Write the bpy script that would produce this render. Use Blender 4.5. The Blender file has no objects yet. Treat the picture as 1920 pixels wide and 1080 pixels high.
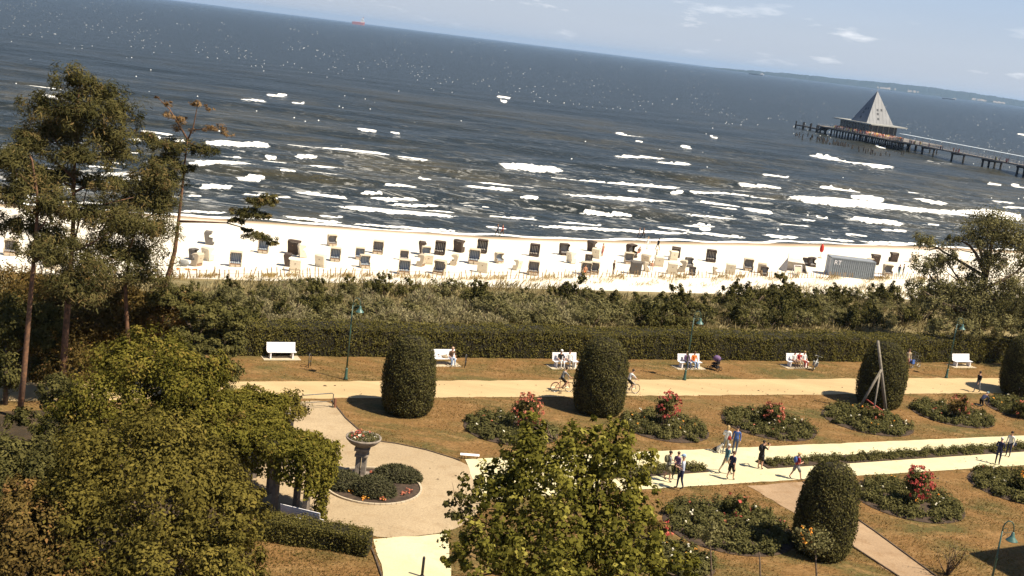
import bpy, math, random
import numpy as np
from mathutils import Vector, Matrix, Euler

rnd = random.Random(7)
RNG = np.random.default_rng(11)
SC = bpy.context.scene
COL = SC.collection
R = math.radians

# ------------------------------------------------------------------ camera
FPX = 2250.0                      # focal length in pixels of a 1920 wide frame
ROLL = math.atan(0.124)
PITCH = math.atan(459.5 / FPX)
CAMZ = 22.5
_F = np.array([0, math.cos(PITCH), -math.sin(PITCH)])
_U = np.array([0, math.sin(PITCH), math.cos(PITCH)])
_X = np.array([1.0, 0, 0])
_CX = math.cos(ROLL) * _X + math.sin(ROLL) * _U
_CY = -math.sin(ROLL) * _X + math.cos(ROLL) * _U
_C = np.array([0, 0, CAMZ])
cam_d = bpy.data.cameras.new('camera')
cam_d.sensor_width = 36.0
cam_d.lens = 36.0 * FPX / 1920.0
cam_d.clip_start = 0.5
cam_d.clip_end = 120000.0
cam = bpy.data.objects.new('camera', cam_d)
COL.objects.link(cam)
cam.matrix_world = Matrix(((_CX[0], _CY[0], -_F[0], 0), (_CX[1], _CY[1], -_F[1], 0), (_CX[2], _CY[2], -_F[2], CAMZ), (0, 0, 0, 1)))
SC.camera = cam

# ------------------------------------------------------------------ light and sky
SUN_EL, SUN_AZ = R(56), R(112)    # azimuth clockwise from +Y
SUN_DIR = Vector((math.sin(SUN_AZ) * math.cos(SUN_EL), math.cos(SUN_AZ) * math.cos(SUN_EL), math.sin(SUN_EL)))
sl = bpy.data.lights.new('sun', 'SUN')
sl.energy = 4.9
sl.angle = R(0.5)
sl.color = (1.0, 0.89, 0.71)
so = bpy.data.objects.new('sun', sl)
COL.objects.link(so)
so.rotation_euler = SUN_DIR.to_track_quat('Z', 'Y').to_euler()
SC.view_settings.view_transform = 'Standard'
SC.view_settings.look = 'None'
SC.view_settings.gamma = 1.0
SC.view_settings.use_curve_mapping = False
SC.view_settings.exposure = 0.95
SC.cycles.volume_bounces = 0
SC.cycles.max_bounces = 6
SC.cycles.transparent_max_bounces = 8

world = bpy.data.worlds.new('World')
SC.world = world
world.use_nodes = True


def build_sky():
    nt = world.node_tree
    for x in list(nt.nodes):
        nt.nodes.remove(x)
    L = nt.links.new
    out = nt.nodes.new('ShaderNodeOutputWorld')
    bg = nt.nodes.new('ShaderNodeBackground')
    bg.inputs['Strength'].default_value = 0.077
    sky = nt.nodes.new('ShaderNodeTexSky')
    sky.sky_type = 'NISHITA'
    sky.sun_disc = False
    sky.sun_elevation = SUN_EL
    sky.sun_rotation = SUN_AZ
    sky.air_density = 1.0
    sky.dust_density = 0.8
    sky.ozone_density = 1.5
    sky.altitude = 20
    # fair weather cumulus low over the horizon, all the way round
    tc = nt.nodes.new('ShaderNodeTexCoord')
    mp = nt.nodes.new('ShaderNodeMapping')
    mp.inputs['Scale'].default_value = (1.0, 1.0, 4.6)
    mp.inputs['Location'].default_value = (0.37, 0.0, 0.0)
    L(tc.outputs['Generated'], mp.inputs['Vector'])
    ns = nt.nodes.new('ShaderNodeTexNoise')
    ns.inputs['Scale'].default_value = 17.0
    ns.inputs['Detail'].default_value = 7.0
    ns.inputs['Roughness'].default_value = 0.56
    L(mp.outputs[0], ns.inputs['Vector'])
    r1 = nt.nodes.new('ShaderNodeValToRGB')
    r1.color_ramp.elements[0].position = 0.60
    r1.color_ramp.elements[1].position = 0.80
    L(ns.outputs['Fac'], r1.inputs['Fac'])
    sep = nt.nodes.new('ShaderNodeSeparateXYZ')
    L(tc.outputs['Generated'], sep.inputs[0])
    r2 = nt.nodes.new('ShaderNodeValToRGB')
    e = r2.color_ramp.elements
    e[0].position = 0.004
    e[0].color = (0, 0, 0, 1)
    e[1].position = 0.012
    e[1].color = (1, 1, 1, 1)
    e2 = e.new(0.030); e2.color = (1, 1, 1, 1)
    e3 = e.new(0.060); e3.color = (0.0, 0.0, 0.0, 1)
    L(sep.outputs['Z'], r2.inputs['Fac'])
    mul = nt.nodes.new('ShaderNodeMath'); mul.operation = 'MULTIPLY'
    L(r1.outputs['Color'], mul.inputs[0]); L(r2.outputs['Color'], mul.inputs[1])
    mul2 = nt.nodes.new('ShaderNodeMath'); mul2.operation = 'MULTIPLY'
    L(mul.outputs[0], mul2.inputs[0]); mul2.inputs[1].default_value = 0.8
    # thin veil of cirrus and haze that pales the low sky
    mv = nt.nodes.new('ShaderNodeMapping')
    mv.inputs['Scale'].default_value = (0.8, 0.8, 6.0)
    mv.inputs['Rotation'].default_value = (0.05, 0.06, 0)
    L(tc.outputs['Generated'], mv.inputs['Vector'])
    nv = nt.nodes.new('ShaderNodeTexNoise')
    nv.inputs['Scale'].default_value = 6.0
    nv.inputs['Detail'].default_value = 5.0
    L(mv.outputs[0], nv.inputs['Vector'])
    rv = nt.nodes.new('ShaderNodeValToRGB')
    rv.color_ramp.elements[0].position = 0.42
    rv.color_ramp.elements[1].position = 0.78
    L(nv.outputs['Fac'], rv.inputs['Fac'])
    vm = nt.nodes.new('ShaderNodeMath'); vm.operation = 'MULTIPLY'; vm.inputs[1].default_value = 0.15
    L(rv.outputs['Color'], vm.inputs[0])
    tint = nt.nodes.new('ShaderNodeMixRGB'); tint.blend_type = 'MULTIPLY'; tint.inputs[0].default_value = 1.0
    tint.inputs[2].default_value = SKY_TINT
    L(sky.outputs[0], tint.inputs[1])
    m1 = nt.nodes.new('ShaderNodeMixRGB'); m1.inputs[2].default_value = (6.4, 7.2, 8.2, 1)
    L(vm.outputs[0], m1.inputs[0]); L(tint.outputs[0], m1.inputs[1])
    m2 = nt.nodes.new('ShaderNodeMixRGB'); m2.inputs[2].default_value = (10.0, 9.8, 9.6, 1)
    L(mul2.outputs[0], m2.inputs[0])
    # the pale band of hazy air that lies on the horizon all round
    rb = nt.nodes.new('ShaderNodeValToRGB')
    q = rb.color_ramp.elements
    q[0].position = 0.0; q[0].color = (0.85, 0.85, 0.85, 1)
    q[1].position = 0.45; q[1].color = (0, 0, 0, 1)
    q2 = q.new(0.12); q2.color = (0.7, 0.7, 0.7, 1)
    L(sep.outputs['Z'], rb.inputs['Fac'])
    rc = nt.nodes.new('ShaderNodeValToRGB')
    q = rc.color_ramp.elements
    q[0].position = 0.0; q[0].color = (4.1, 4.4, 5.0, 1)
    q[1].position = 0.30; q[1].color = (2.2, 3.4, 5.4, 1)
    q3 = q.new(0.035); q3.color = (3.9, 4.4, 5.3, 1)
    q4 = q.new(0.10); q4.color = (3.0, 4.0, 5.6, 1)
    L(sep.outputs['Z'], rc.inputs['Fac'])
    mh = nt.nodes.new('ShaderNodeMixRGB')
    L(rc.outputs['Color'], mh.inputs[2])
    L(rb.outputs['Color'], mh.inputs[0]); L(m1.outputs[0], mh.inputs[1])
    L(mh.outputs[0], m2.inputs[1])
    L(m2.outputs[0], bg.inputs['Color'])
    L(bg.outputs[0], out.inputs['Surface'])


SKY_TINT = (0.60, 0.63, 0.70, 1)
build_sky()

# ------------------------------------------------------------------ where things stand
EA = R(25.3)                                     # the coast's heading
AX = np.array([math.cos(EA), math.sin(EA)])      # along the coast
SX = np.array([-math.sin(EA), math.cos(EA)])     # out to sea
SEA_Z = -4.5
SHA = [-2500, -300, 0, 26, 66, 93, 127, 154, 300, 600, 3000]
SHS = [260, 170, 158.5, 156, 151.6, 154, 159.5, 163, 168, 176, 250]


def shore(a):
    return np.interp(a, SHA, SHS)


def Tas(a, s):
    a = np.asarray(a, float); s = np.asarray(s, float)
    s0 = shore(a)
    dune = np.interp(s, [80, 88, 98, 108, 116], [0, 0.3, 0.0, -1.5, -2.9])
    u = (s - 116) / (s0 - 116)
    beach = np.interp(u, [0, 0.4, 0.8, 1.0], [-2.9, -3.3, -3.95, SEA_Z])
    bed = np.maximum(SEA_Z - 0.05 * (s - s0), -8.5)
    return np.where(s < 116, dune, np.where(s < s0, beach, bed))


def T(x, y):
    return float(Tas(x * AX[0] + y * AX[1], x * SX[0] + y * SX[1]))


def ray(px, py):
    d = (px - 960) * _CX - (py - 540) * _CY + FPX * _F
    return d / np.linalg.norm(d)


def G(px, py, z=0.0):
    d = ray(px, py)
    return _C + d * ((z - CAMZ) / d[2])


def at(px, py, Y):
    d = ray(px, py)
    return _C + d * (Y / d[1])


def P(w):
    r = np.asarray(w, float) - _C
    k = r @ _F
    return 960 + FPX * (r @ _CX) / k, 540 - FPX * (r @ _CY) / k, k / FPX


def GT(px, py):
    d = ray(px, py)
    t = 35.0
    while t < 320:
        q = _C + d * t
        if q[2] <= T(q[0], q[1]):
            break
        t += 0.25
    return np.array([q[0], q[1], T(q[0], q[1])])


def mpp(w):
    return P(w)[2]


def ztop(w, ytop):
    lo, hi = 0.0, 45.0
    for _ in range(40):
        m = (lo + hi) / 2
        if P((w[0], w[1], w[2] + m))[1] > ytop:
            lo = m
        else:
            hi = m
    return lo


def as_xy(a, s):
    return AX * a + SX * s


# ------------------------------------------------------------------ materials
MATS = {}


def pm(name, c1, c2=None, scale=3.0, rough=0.8, bump=0.0, detail=6.0, metal=0.0, spec=0.3, pos=(0.35, 0.65), obj_space=True):
    if name in MATS:
        return MATS[name]
    m = bpy.data.materials.new(name)
    m.use_nodes = True
    nt = m.node_tree
    b = nt.nodes['Principled BSDF']
    b.inputs['Roughness'].default_value = rough
    b.inputs['Metallic'].default_value = metal
    b.inputs['Specular IOR Level'].default_value = spec
    if c2 is None:
        c2 = tuple(x * 0.82 for x in c1)
    tc = nt.nodes.new('ShaderNodeTexCoord')
    ns = nt.nodes.new('ShaderNodeTexNoise')
    ns.inputs['Scale'].default_value = scale
    ns.inputs['Detail'].default_value = detail
    nt.links.new(tc.outputs['Object'], ns.inputs['Vector'])
    rp = nt.nodes.new('ShaderNodeValToRGB')
    rp.color_ramp.elements[0].position = pos[0]
    rp.color_ramp.elements[1].position = pos[1]
    rp.color_ramp.elements[0].color = (*c2, 1)
    rp.color_ramp.elements[1].color = (*c1, 1)
    nt.links.new(ns.outputs['Fac'], rp.inputs['Fac'])
    nt.links.new(rp.outputs['Color'], b.inputs['Base Color'])
    if bump:
        bp = nt.nodes.new('ShaderNodeBump')
        bp.inputs['Strength'].default_value = bump
        bp.inputs['Distance'].default_value = 0.05
        nt.links.new(ns.outputs['Fac'], bp.inputs['Height'])
        nt.links.new(bp.outputs[0], b.inputs['Normal'])
    MATS[name] = m
    return m


def leafm(name, dark, light, trans=0.22, third=None):
    """Leaves: the colour runs from dark to light with the leaf's own tint."""
    if name in MATS:
        return MATS[name]
    m = bpy.data.materials.new(name)
    m.use_nodes = True
    nt = m.node_tree
    L = nt.links.new
    nt.nodes.remove(nt.nodes['Principled BSDF'])
    out = nt.nodes['Material Output']
    at_ = nt.nodes.new('ShaderNodeAttribute')
    at_.attribute_name = 'tint'
    rp = nt.nodes.new('ShaderNodeValToRGB')
    rp.color_ramp.elements[0].color = (*dark, 1)
    rp.color_ramp.elements[1].color = (*light, 1)
    if third:
        rp.color_ramp.elements[1].position = 0.85
        e = rp.color_ramp.elements.new(1.0)
        e.color = (*third, 1)
    L(at_.outputs['Fac'], rp.inputs['Fac'])
    df = nt.nodes.new('ShaderNodeBsdfDiffuse')
    tr = nt.nodes.new('ShaderNodeBsdfTranslucent')
    mx = nt.nodes.new('ShaderNodeMixShader')
    mx.inputs[0].default_value = trans
    L(rp.outputs[0], df.inputs[0]); L(rp.outputs[0], tr.inputs[0])
    L(df.outputs[0], mx.inputs[1]); L(tr.outputs[0], mx.inputs[2])
    L(mx.outputs[0], out.inputs['Surface'])
    MATS[name] = m
    return m


# ------------------------------------------------------------------ mesh helpers
class MB:
    def __init__(self):
        self.v, self.f, self.m = [], [], []

    def add(self, vs, fs, mi=0):
        o = len(self.v)
        self.v += [tuple(x) for x in vs]
        self.f += [tuple(i + o for i in q) for q in fs]
        self.m += [mi] * len(fs)
        return self

    def box(self, c, s, rz=0.0, mi=0, mat=None):
        hx, hy, hz = s[0] / 2, s[1] / 2, s[2] / 2
        vs = [Vector((x, y, z)) for z in (-hz, hz) for y in (-hy, hy) for x in (-hx, hx)]
        if mat is not None:
            vs = [mat @ q for q in vs]
        elif rz:
            r = Matrix.Rotation(rz, 3, 'Z')
            vs = [r @ q for q in vs]
        vs = [q + Vector(c) for q in vs]
        return self.add(vs, [(0, 2, 3, 1), (4, 5, 7, 6), (0, 1, 5, 4), (2, 6, 7, 3), (0, 4, 6, 2), (1, 3, 7, 5)], mi)

    def tube(self, pts, rad, n=8, mi=0, cap=True):
        pts = [Vector(p) for p in pts]
        if not hasattr(rad, '__len__'):
            rad = [rad] * len(pts)
        vs, fs = [], []
        up = None
        for i, p in enumerate(pts):
            d = (pts[min(i + 1, len(pts) - 1)] - pts[max(i - 1, 0)])
            if d.length < 1e-9:
                d = Vector((0, 0, 1))
            d.normalize()
            if up is None:
                up = d.orthogonal().normalized()
            else:
                up = (up - d * up.dot(d))
                up = up.normalized() if up.length > 1e-6 else d.orthogonal().normalized()
            q = d.cross(up)
            for k in range(n):
                t = 2 * math.pi * k / n
                vs.append(p + (up * math.cos(t) + q * math.sin(t)) * rad[i])
        for i in range(len(pts) - 1):
            for k in range(n):
                a, b = i * n + k, i * n + (k + 1) % n
                fs.append((a, b, b + n, a + n))
        if cap:
            fs.append(tuple(range(n - 1, -1, -1)))
            fs.append(tuple(range((len(pts) - 1) * n, len(pts) * n)))
        return self.add(vs, fs, mi)

    def lathe(self, prof, n=16, c=(0, 0, 0), mi=0, cap=True):
        vs, fs = [], []
        for r, z in prof:
            for k in range(n):
                t = 2 * math.pi * k / n
                vs.append((c[0] + r * math.cos(t), c[1] + r * math.sin(t), c[2] + z))
        for i in range(len(prof) - 1):
            for k in range(n):
                a, b = i * n + k, i * n + (k + 1) % n
                fs.append((a, b, b + n, a + n))
        if cap:
            fs.append(tuple(range(n - 1, -1, -1)))
            fs.append(tuple(range((len(prof) - 1) * n, len(prof) * n)))
        return self.add(vs, fs, mi)

    def ell(self, c, r, nu=10, nv=7, mi=0, rot=None):
        vs, fs = [], []
        for j in range(nv + 1):
            ph = math.pi * j / nv
            for k in range(nu):
                t = 2 * math.pi * k / nu
                q = Vector((r[0] * math.sin(ph) * math.cos(t), r[1] * math.sin(ph) * math.sin(t), r[2] * math.cos(ph)))
                if rot is not None:
                    q = rot @ q
                vs.append(q + Vector(c))
        for j in range(nv):
            for k in range(nu):
                a, b = j * nu + k, j * nu + (k + 1) % nu
                fs.append((a, a + nu, b + nu, b))
        return self.add(vs, fs, mi)

    def torus(self, c, R_, r, n=24, m=6, axis='X', mi=0):
        pts = []
        vs, fs = [], []
        for i in range(n):
            t = 2 * math.pi * i / n
            for j in range(m):
                u = 2 * math.pi * j / m
                rr = R_ + r * math.cos(u)
                a, b, w = rr * math.cos(t), rr * math.sin(t), r * math.sin(u)
                q = {'X': (w, a, b), 'Y': (a, w, b), 'Z': (a, b, w)}[axis]
                vs.append((c[0] + q[0], c[1] + q[1], c[2] + q[2]))
        for i in range(n):
            for j in range(m):
                a, b = i * m + j, i * m + (j + 1) % m
                c2, d = ((i + 1) % n) * m + (j + 1) % m, ((i + 1) % n) * m + j
                fs.append((a, b, c2, d))
        return self.add(vs, fs, mi)

    def mesh(self, name, mats, smooth=False):
        me = bpy.data.meshes.new(name)
        me.from_pydata(self.v, [], self.f)
        for m in (mats if isinstance(mats, (list, tuple)) else [mats]):
            me.materials.append(m)
        me.polygons.foreach_set('material_index', self.m)
        if smooth:
            me.polygons.foreach_set('use_smooth', [True] * len(self.f))
        me.update()
        return me


def link(name, me, parent=None, loc=None):
    o = bpy.data.objects.new(name, me)
    COL.objects.link(o)
    if parent is not None:
        o.parent = parent
    if loc is not None:
        o.location = loc
    return o


def part(name, mb, mats, parent, smooth=False, stuff=False, label=None):
    o = link(name, mb.mesh(name, mats, smooth), parent)
    if stuff:
        o['kind'] = 'stuff'
    if label:
        o['label'] = label
    return o


def thing(name, label, cat, loc=(0, 0, 0), rz=0.0, group=None):
    o = bpy.data.objects.new(name, None)
    o.empty_display_size = 0.2
    COL.objects.link(o)
    o.location = loc
    o.rotation_euler = (0, 0, rz)
    o['label'] = label
    o['category'] = cat
    if group:
        o['group'] = group
    return o


def struct(name, me, kind='structure'):
    o = link(name, me)
    o['kind'] = kind
    return o


def dup(root, loc, rz=0.0, label=None, scale=None, only=None):
    """A copy of a thing with copies of its parts and sub-parts."""
    r = root.copy()
    COL.objects.link(r)
    r.location = loc
    r.rotation_euler = (0, 0, rz)
    if label:
        r['label'] = label
    if scale is not None:
        r.scale = scale
    for ch in list(root.children):
        c = ch.copy()
        COL.objects.link(c)
        c.parent = r
        for g in list(ch.children):
            d = g.copy()
            COL.objects.link(d)
            d.parent = c
    return r


def npmesh(name, V, faces_per, nv, tint=None, mats=None, smooth=False, loops=None):
    """Mesh of equal polygons: V (n*nv,3), each nv vertices one face, or LOOPS given."""
    me = bpy.data.meshes.new(name)
    n = len(V)
    me.vertices.add(n)
    me.vertices.foreach_set('co', np.asarray(V, np.float32).ravel())
    if loops is None:
        loops = np.arange(n, dtype=np.int32)
    nf = len(loops) // nv
    me.loops.add(len(loops))
    me.loops.foreach_set('vertex_index', np.asarray(loops, np.int32))
    me.polygons.add(nf)
    me.polygons.foreach_set('loop_start', np.arange(nf, dtype=np.int32) * nv)
    if smooth:
        me.polygons.foreach_set('use_smooth', np.ones(nf, bool))
    if tint is not None:
        a = me.attributes.new('tint', 'FLOAT', 'POINT')
        a.data.foreach_set('value', np.asarray(tint, np.float32))
    for m in (mats or []):
        me.materials.append(m)
    me.update(calc_edges=True)
    return me


def unit(v):
    return v / np.maximum(np.linalg.norm(v, axis=-1, keepdims=True), 1e-9)


def leaf_arrays(Pn, Nn, size, aspect=0.55, tint=None, rng=RNG, axis=None, shape='leaf'):
    """Leaf quads: a rhomb at each point, facing about its normal; returns verts and per-vertex tint."""
    n = len(Pn)
    size = np.broadcast_to(np.asarray(size, float), (n,))[:, None]
    rv = rng.normal(size=(n, 3)) if axis is None else axis + 0.35 * rng.normal(size=(n, 3))
    t = unit(rv - Nn * (rv * Nn).sum(1, keepdims=True))
    b = np.cross(Nn, t)
    if shape == 'leaf':
        k = rng.uniform(-0.15, 0.25, (n, 1))
        q = np.stack([Pn - t * size * .5, Pn + b * size * aspect * .5 + t * size * k, Pn + t * size * .5 - Nn * size * .12, Pn - b * size * aspect * .5 + t * size * k], 1)
    else:
        q = np.stack([Pn - t * size * .5 - b * size * aspect * .5, Pn - t * size * .5 + b * size * aspect * .5, Pn + t * size * .5 + b * size * aspect * .5, Pn + t * size * .5 - b * size * aspect * .5], 1)
    if tint is None:
        tint = rng.random(n)
    return q.reshape(-1, 3), np.repeat(tint, 4)


def leaf_mesh(name, Pn, Nn, size, mat, aspect=0.55, tint=None, rng=RNG, axis=None, shape='leaf'):
    V, tt = leaf_arrays(Pn, Nn, size, aspect, tint, rng, axis, shape)
    return npmesh(name, V, None, 4, tt, [mat])


def clump_cloud(blobs, n, rng, clump=0.26, per=None, shell=(0.55, 1.0), up=0.35, flat=1.0, low=-0.65):
    """Leaf points in clumps spread through the outer part of each blob (centre, radii)."""
    blobs = [(np.asarray(c, float), np.broadcast_to(np.asarray(r, float), (3,))) for c, r in blobs]
    w = np.array([np.prod(r) ** (2 / 3) for _c, r in blobs])
    w = w / w.sum()
    PP, NN, TT = [], [], []
    for (c, r), wi in zip(blobs, w):
        nb = max(30, int(n * wi))
        k = max(6, int(nb / (per or 70)))
        d = unit(rng.normal(size=(k * 3, 3)))
        d = d[d[:, 2] > low][:k]
        k = len(d)
        rad = rng.uniform(shell[0], shell[1], (k, 1))
        cc = c + d * r * rad
        cr = r.mean() * clump * rng.uniform(0.6, 1.35, (k, 1))
        tn = np.clip(rng.normal(0.5, 0.27, k), 0, 1)
        idx = rng.integers(0, k, nb)
        o = unit(rng.normal(size=(nb, 3)))
        rr = rng.random((nb, 1)) ** 0.45
        off = o * rr * cr[idx]
        off[:, 2] *= flat
        PP.append(cc[idx] + off)
        NN.append(unit(o * 0.8 + d[idx] * 0.6 + rng.normal(size=(nb, 3)) * 0.45 + np.array([0, 0, up])))
        TT.append(np.clip(tn[idx] + rng.normal(0, 0.16, nb), 0, 1))
    return np.concatenate(PP), np.concatenate(NN), np.concatenate(TT)


def grid_mesh(name, A, B, fn, mats, smooth=True):
    """Sheet over the grid A x B; fn(a, b) gives x, y, z arrays."""
    aa, bb = np.meshgrid(A, B, indexing='ij')
    x, y, z = fn(aa.ravel(), bb.ravel())
    V = np.stack([x, y, z], 1)
    na, nb = len(A), len(B)
    i = (np.arange(na - 1)[:, None] * nb + np.arange(nb - 1)[None, :]).ravel()
    loops = np.stack([i, i + nb, i + nb + 1, i + 1], 1).ravel()
    return npmesh(name, V, None, 4, None, mats, smooth, loops)


def poly_sheet(name, pts, z, mat, thick=0.0):
    """Flat polygon (world xy) with a little edge."""
    from mathutils.geometry import tessellate_polygon
    vs = [(p[0], p[1], z) for p in pts]
    tri = tessellate_polygon([[Vector(v) for v in vs]])
    mb = MB()
    area = sum(vs[i][0] * vs[(i + 1) % len(vs)][1] - vs[(i + 1) % len(vs)][0] * vs[i][1] for i in range(len(vs)))
    if area < 0:
        vs = vs[::-1]
        tri = tessellate_polygon([[Vector(v) for v in vs]])
    fs = []
    for a, b, c in tri:
        n = (Vector(vs[b]) - Vector(vs[a])).cross(Vector(vs[c]) - Vector(vs[a]))
        fs.append((a, b, c) if n.z > 0 else (a, c, b))
    mb.add(vs, fs)
    return mb.mesh(name, mat)

# ------------------------------------------------------------------ the setting: ground, beach, paths
def ground_mat(name, ca, cb, cc, s1=0.13, s2=1.3, s3=16.0, rough=0.95, bump=0.3, streak=1.0, wet=None, k1=(0.4, 0.62), fine=0.3):
    """Two colours in large patches, a third in smaller ones, fine grain over all."""
    m = bpy.data.materials.new(name)
    m.use_nodes = True
    nt = m.node_tree
    L = nt.links.new
    b = nt.nodes['Principled BSDF']
    b.inputs['Roughness'].default_value = rough
    b.inputs['Specular IOR Level'].default_value = 0.15
    tc = nt.nodes.new('ShaderNodeTexCoord')
    mp = nt.nodes.new('ShaderNodeMapping')
    mp.inputs['Rotation'].default_value = (0, 0, -EA)
    mp.inputs['Scale'].default_value = (1.0, streak, 1.0)
    L(tc.outputs['Object'], mp.inputs[0])

    def noise(sc, det=6.0, ro=0.6, dist=0.0):
        q = nt.nodes.new('ShaderNodeTexNoise')
        q.inputs['Scale'].default_value = sc
        q.inputs['Detail'].default_value = det
        q.inputs['Roughness'].default_value = ro
        q.inputs['Distortion'].default_value = dist
        L(mp.outputs[0], q.inputs['Vector'])
        return q

    def ramp(src, p0, p1):
        r = nt.nodes.new('ShaderNodeMapRange')
        r.inputs['From Min'].default_value = p0
        r.inputs['From Max'].default_value = p1
        L(src.outputs['Fac'], r.inputs['Value'])
        return r

    def mix(f, a, bb, t='MIX'):
        q = nt.nodes.new('ShaderNodeMixRGB')
        q.blend_type = t
        if isinstance(f, float):
            q.inputs[0].default_value = f
        else:
            L(f.outputs[0], q.inputs[0])
        for k, x in ((1, a), (2, bb)):
            if isinstance(x, tuple):
                q.inputs[k].default_value = (*x, 1)
            else:
                L(x.outputs[0], q.inputs[k])
        return q
    n1, n2, n3 = noise(s1, 5, 0.62, 0.4), noise(s2, 7, 0.68), noise(s3, 6, 0.75)
    c = mix(ramp(n1, *k1), ca, cb)
    c = mix(ramp(n2, 0.50, 0.74), c, cc)
    g = nt.nodes.new('ShaderNodeMapRange')
    g.inputs['From Min'].default_value = 0.3
    g.inputs['From Max'].default_value = 0.7
    g.inputs['To Min'].default_value = 1.0 - fine
    g.inputs['To Max'].default_value = 1.0 + fine
    L(n3.outputs['Fac'], g.inputs['Value'])
    cx = nt.nodes.new('ShaderNodeVectorMath'); cx.operation = 'SCALE'
    L(c.outputs[0], cx.inputs[0]); L(g.outputs[0], cx.inputs['Scale'])
    last = cx
    if wet:
        z0, z1, wc = wet
        ge = nt.nodes.new('ShaderNodeNewGeometry')
        sp = nt.nodes.new('ShaderNodeSeparateXYZ')
        L(ge.outputs['Position'], sp.inputs[0])
        ad = nt.nodes.new('ShaderNodeMath'); ad.operation = 'MULTIPLY_ADD'
        L(n1.outputs['Fac'], ad.inputs[0]); ad.inputs[1].default_value = -0.25
        L(sp.outputs['Z'], ad.inputs[2])
        wr = nt.nodes.new('ShaderNodeMapRange')
        wr.interpolation_type = 'SMOOTHSTEP'
        wr.inputs['From Min'].default_value = z1 - 0.12
        wr.inputs['From Max'].default_value = z0 - 0.12
        wr.inputs['To Min'].default_value = 0
        wr.inputs['To Max'].default_value = 1
        L(ad.outputs[0], wr.inputs['Value'])
        last = mix(wr, cx, wc)
    L(last.outputs[0], b.inputs['Base Color'])
    bp = nt.nodes.new('ShaderNodeBump')
    bp.inputs['Strength'].default_value = bump
    bp.inputs['Distance'].default_value = 0.08
    L(n3.outputs['Fac'], bp.inputs['Height'])
    L(bp.outputs[0], b.inputs['Normal'])
    MATS[name] = m
    return m


m_lawn = ground_mat('dry_lawn', (0.086, 0.071, 0.023), (0.162, 0.090, 0.032), (0.265, 0.158, 0.066), s1=0.19, s2=0.62, s3=5.0, streak=1.7, fine=0.6, bump=.6, k1=(0.38, 0.58))
m_dune = ground_mat('dune_soil', (0.13, 0.11, 0.05), (0.22, 0.17, 0.08), (0.30, 0.24, 0.13), s1=0.2, s2=0.8, s3=6.0)
m_sand = ground_mat('beach_sand', (0.68, 0.62, 0.51), (0.73, 0.67, 0.56), (0.62, 0.55, 0.43), s1=0.07, s2=0.5, s3=5.0, bump=0.6, wet=(-4.42, -4.12, (0.30, 0.215, 0.13)), fine=0.12)
m_prom = ground_mat('sandy_path', (0.38, 0.275, 0.145), (0.45, 0.335, 0.18), (0.41, 0.295, 0.16), s1=0.12, s2=0.7, s3=12.0, streak=3.0, bump=0.15, fine=0.10)
m_pave = ground_mat('pale_paving', (0.50, 0.44, 0.27), (0.55, 0.49, 0.31), (0.46, 0.39, 0.24), s1=0.3, s2=1.2, s3=12.0, bump=0.12, fine=0.08)
m_brick = ground_mat('worn_path', (0.27, 0.185, 0.112), (0.33, 0.23, 0.14), (0.20, 0.12, 0.06), s1=0.25, s2=0.8, s3=9.0, bump=0.3, fine=0.16)


def cobble_mat():
    m = ground_mat('cobbles', (0.33, 0.25, 0.155), (0.385, 0.295, 0.185), (0.28, 0.20, 0.115), s1=0.2, s2=0.9, s3=10.0, bump=0.2, fine=0.12)
    nt = m.node_tree
    L = nt.links.new
    b = nt.nodes['Principled BSDF']
    src = b.inputs['Base Color'].links[0].from_socket
    tc = nt.nodes.new('ShaderNodeTexCoord')
    vo = nt.nodes.new('ShaderNodeTexVoronoi')
    vo.feature = 'DISTANCE_TO_EDGE'
    vo.inputs['Scale'].default_value = 7.0
    L(tc.outputs['Object'], vo.inputs['Vector'])
    mr = nt.nodes.new('ShaderNodeMapRange')
    mr.inputs['From Min'].default_value = 0.0
    mr.inputs['From Max'].default_value = 0.09
    mr.inputs['To Min'].default_value = 0.78
    mr.inputs['To Max'].default_value = 1.0
    L(vo.outputs['Distance'], mr.inputs['Value'])
    vm = nt.nodes.new('ShaderNodeVectorMath'); vm.operation = 'SCALE'
    L(src, vm.inputs[0]); L(mr.outputs[0], vm.inputs['Scale'])
    L(vm.outputs[0], b.inputs['Base Color'])
    bp = nt.nodes.new('ShaderNodeBump')
    bp.inputs['Distance'].default_value = 0.03
    bp.inputs['Strength'].default_value = 0.3
    L(mr.outputs[0], bp.inputs['Height'])
    L(bp.outputs[0], b.inputs['Normal'])
    return m


m_cobble = cobble_mat()


def as_fn(a, s):
    z = Tas(a, s)
    return AX[0] * a + SX[0] * s, AX[1] * a + SX[1] * s, z


struct('lawn', grid_mesh('lawn', np.array([-900, -300, -100, -40, 0, 40, 80, 120, 200, 400, 900.]), np.array([-700, -200, -50, 0, 30, 50, 65, 80.]), as_fn, [m_lawn]))
struct('dune', grid_mesh('dune', np.concatenate([[-900, -300], np.arange(-150, 260, 2.5), [400, 900]]), np.linspace(80, 103, 24), as_fn, [m_dune]))


def beach_fn(a, s):
    x, y, z = as_fn(a, s)
    w = np.sin(a * 1.7 + s * 0.9) * np.sin(a * 0.63 - s * 1.31) * 0.05 + np.sin(a * 0.31 + 2 * np.sin(s * 0.4)) * 0.05
    k = np.clip((s - 105) / 6, 0, 1) * np.clip((shore(a) - 8 - s) / 10, 0, 1)
    return x, y, z + w * k


struct('beach', grid_mesh('beach', np.concatenate([[-900, -400, -220], np.arange(-120, 260, 1.5), [300, 400, 900]]), np.concatenate([np.arange(103, 172, 1.0), [180, 200, 240]]), beach_fn, [m_sand]))


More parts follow.
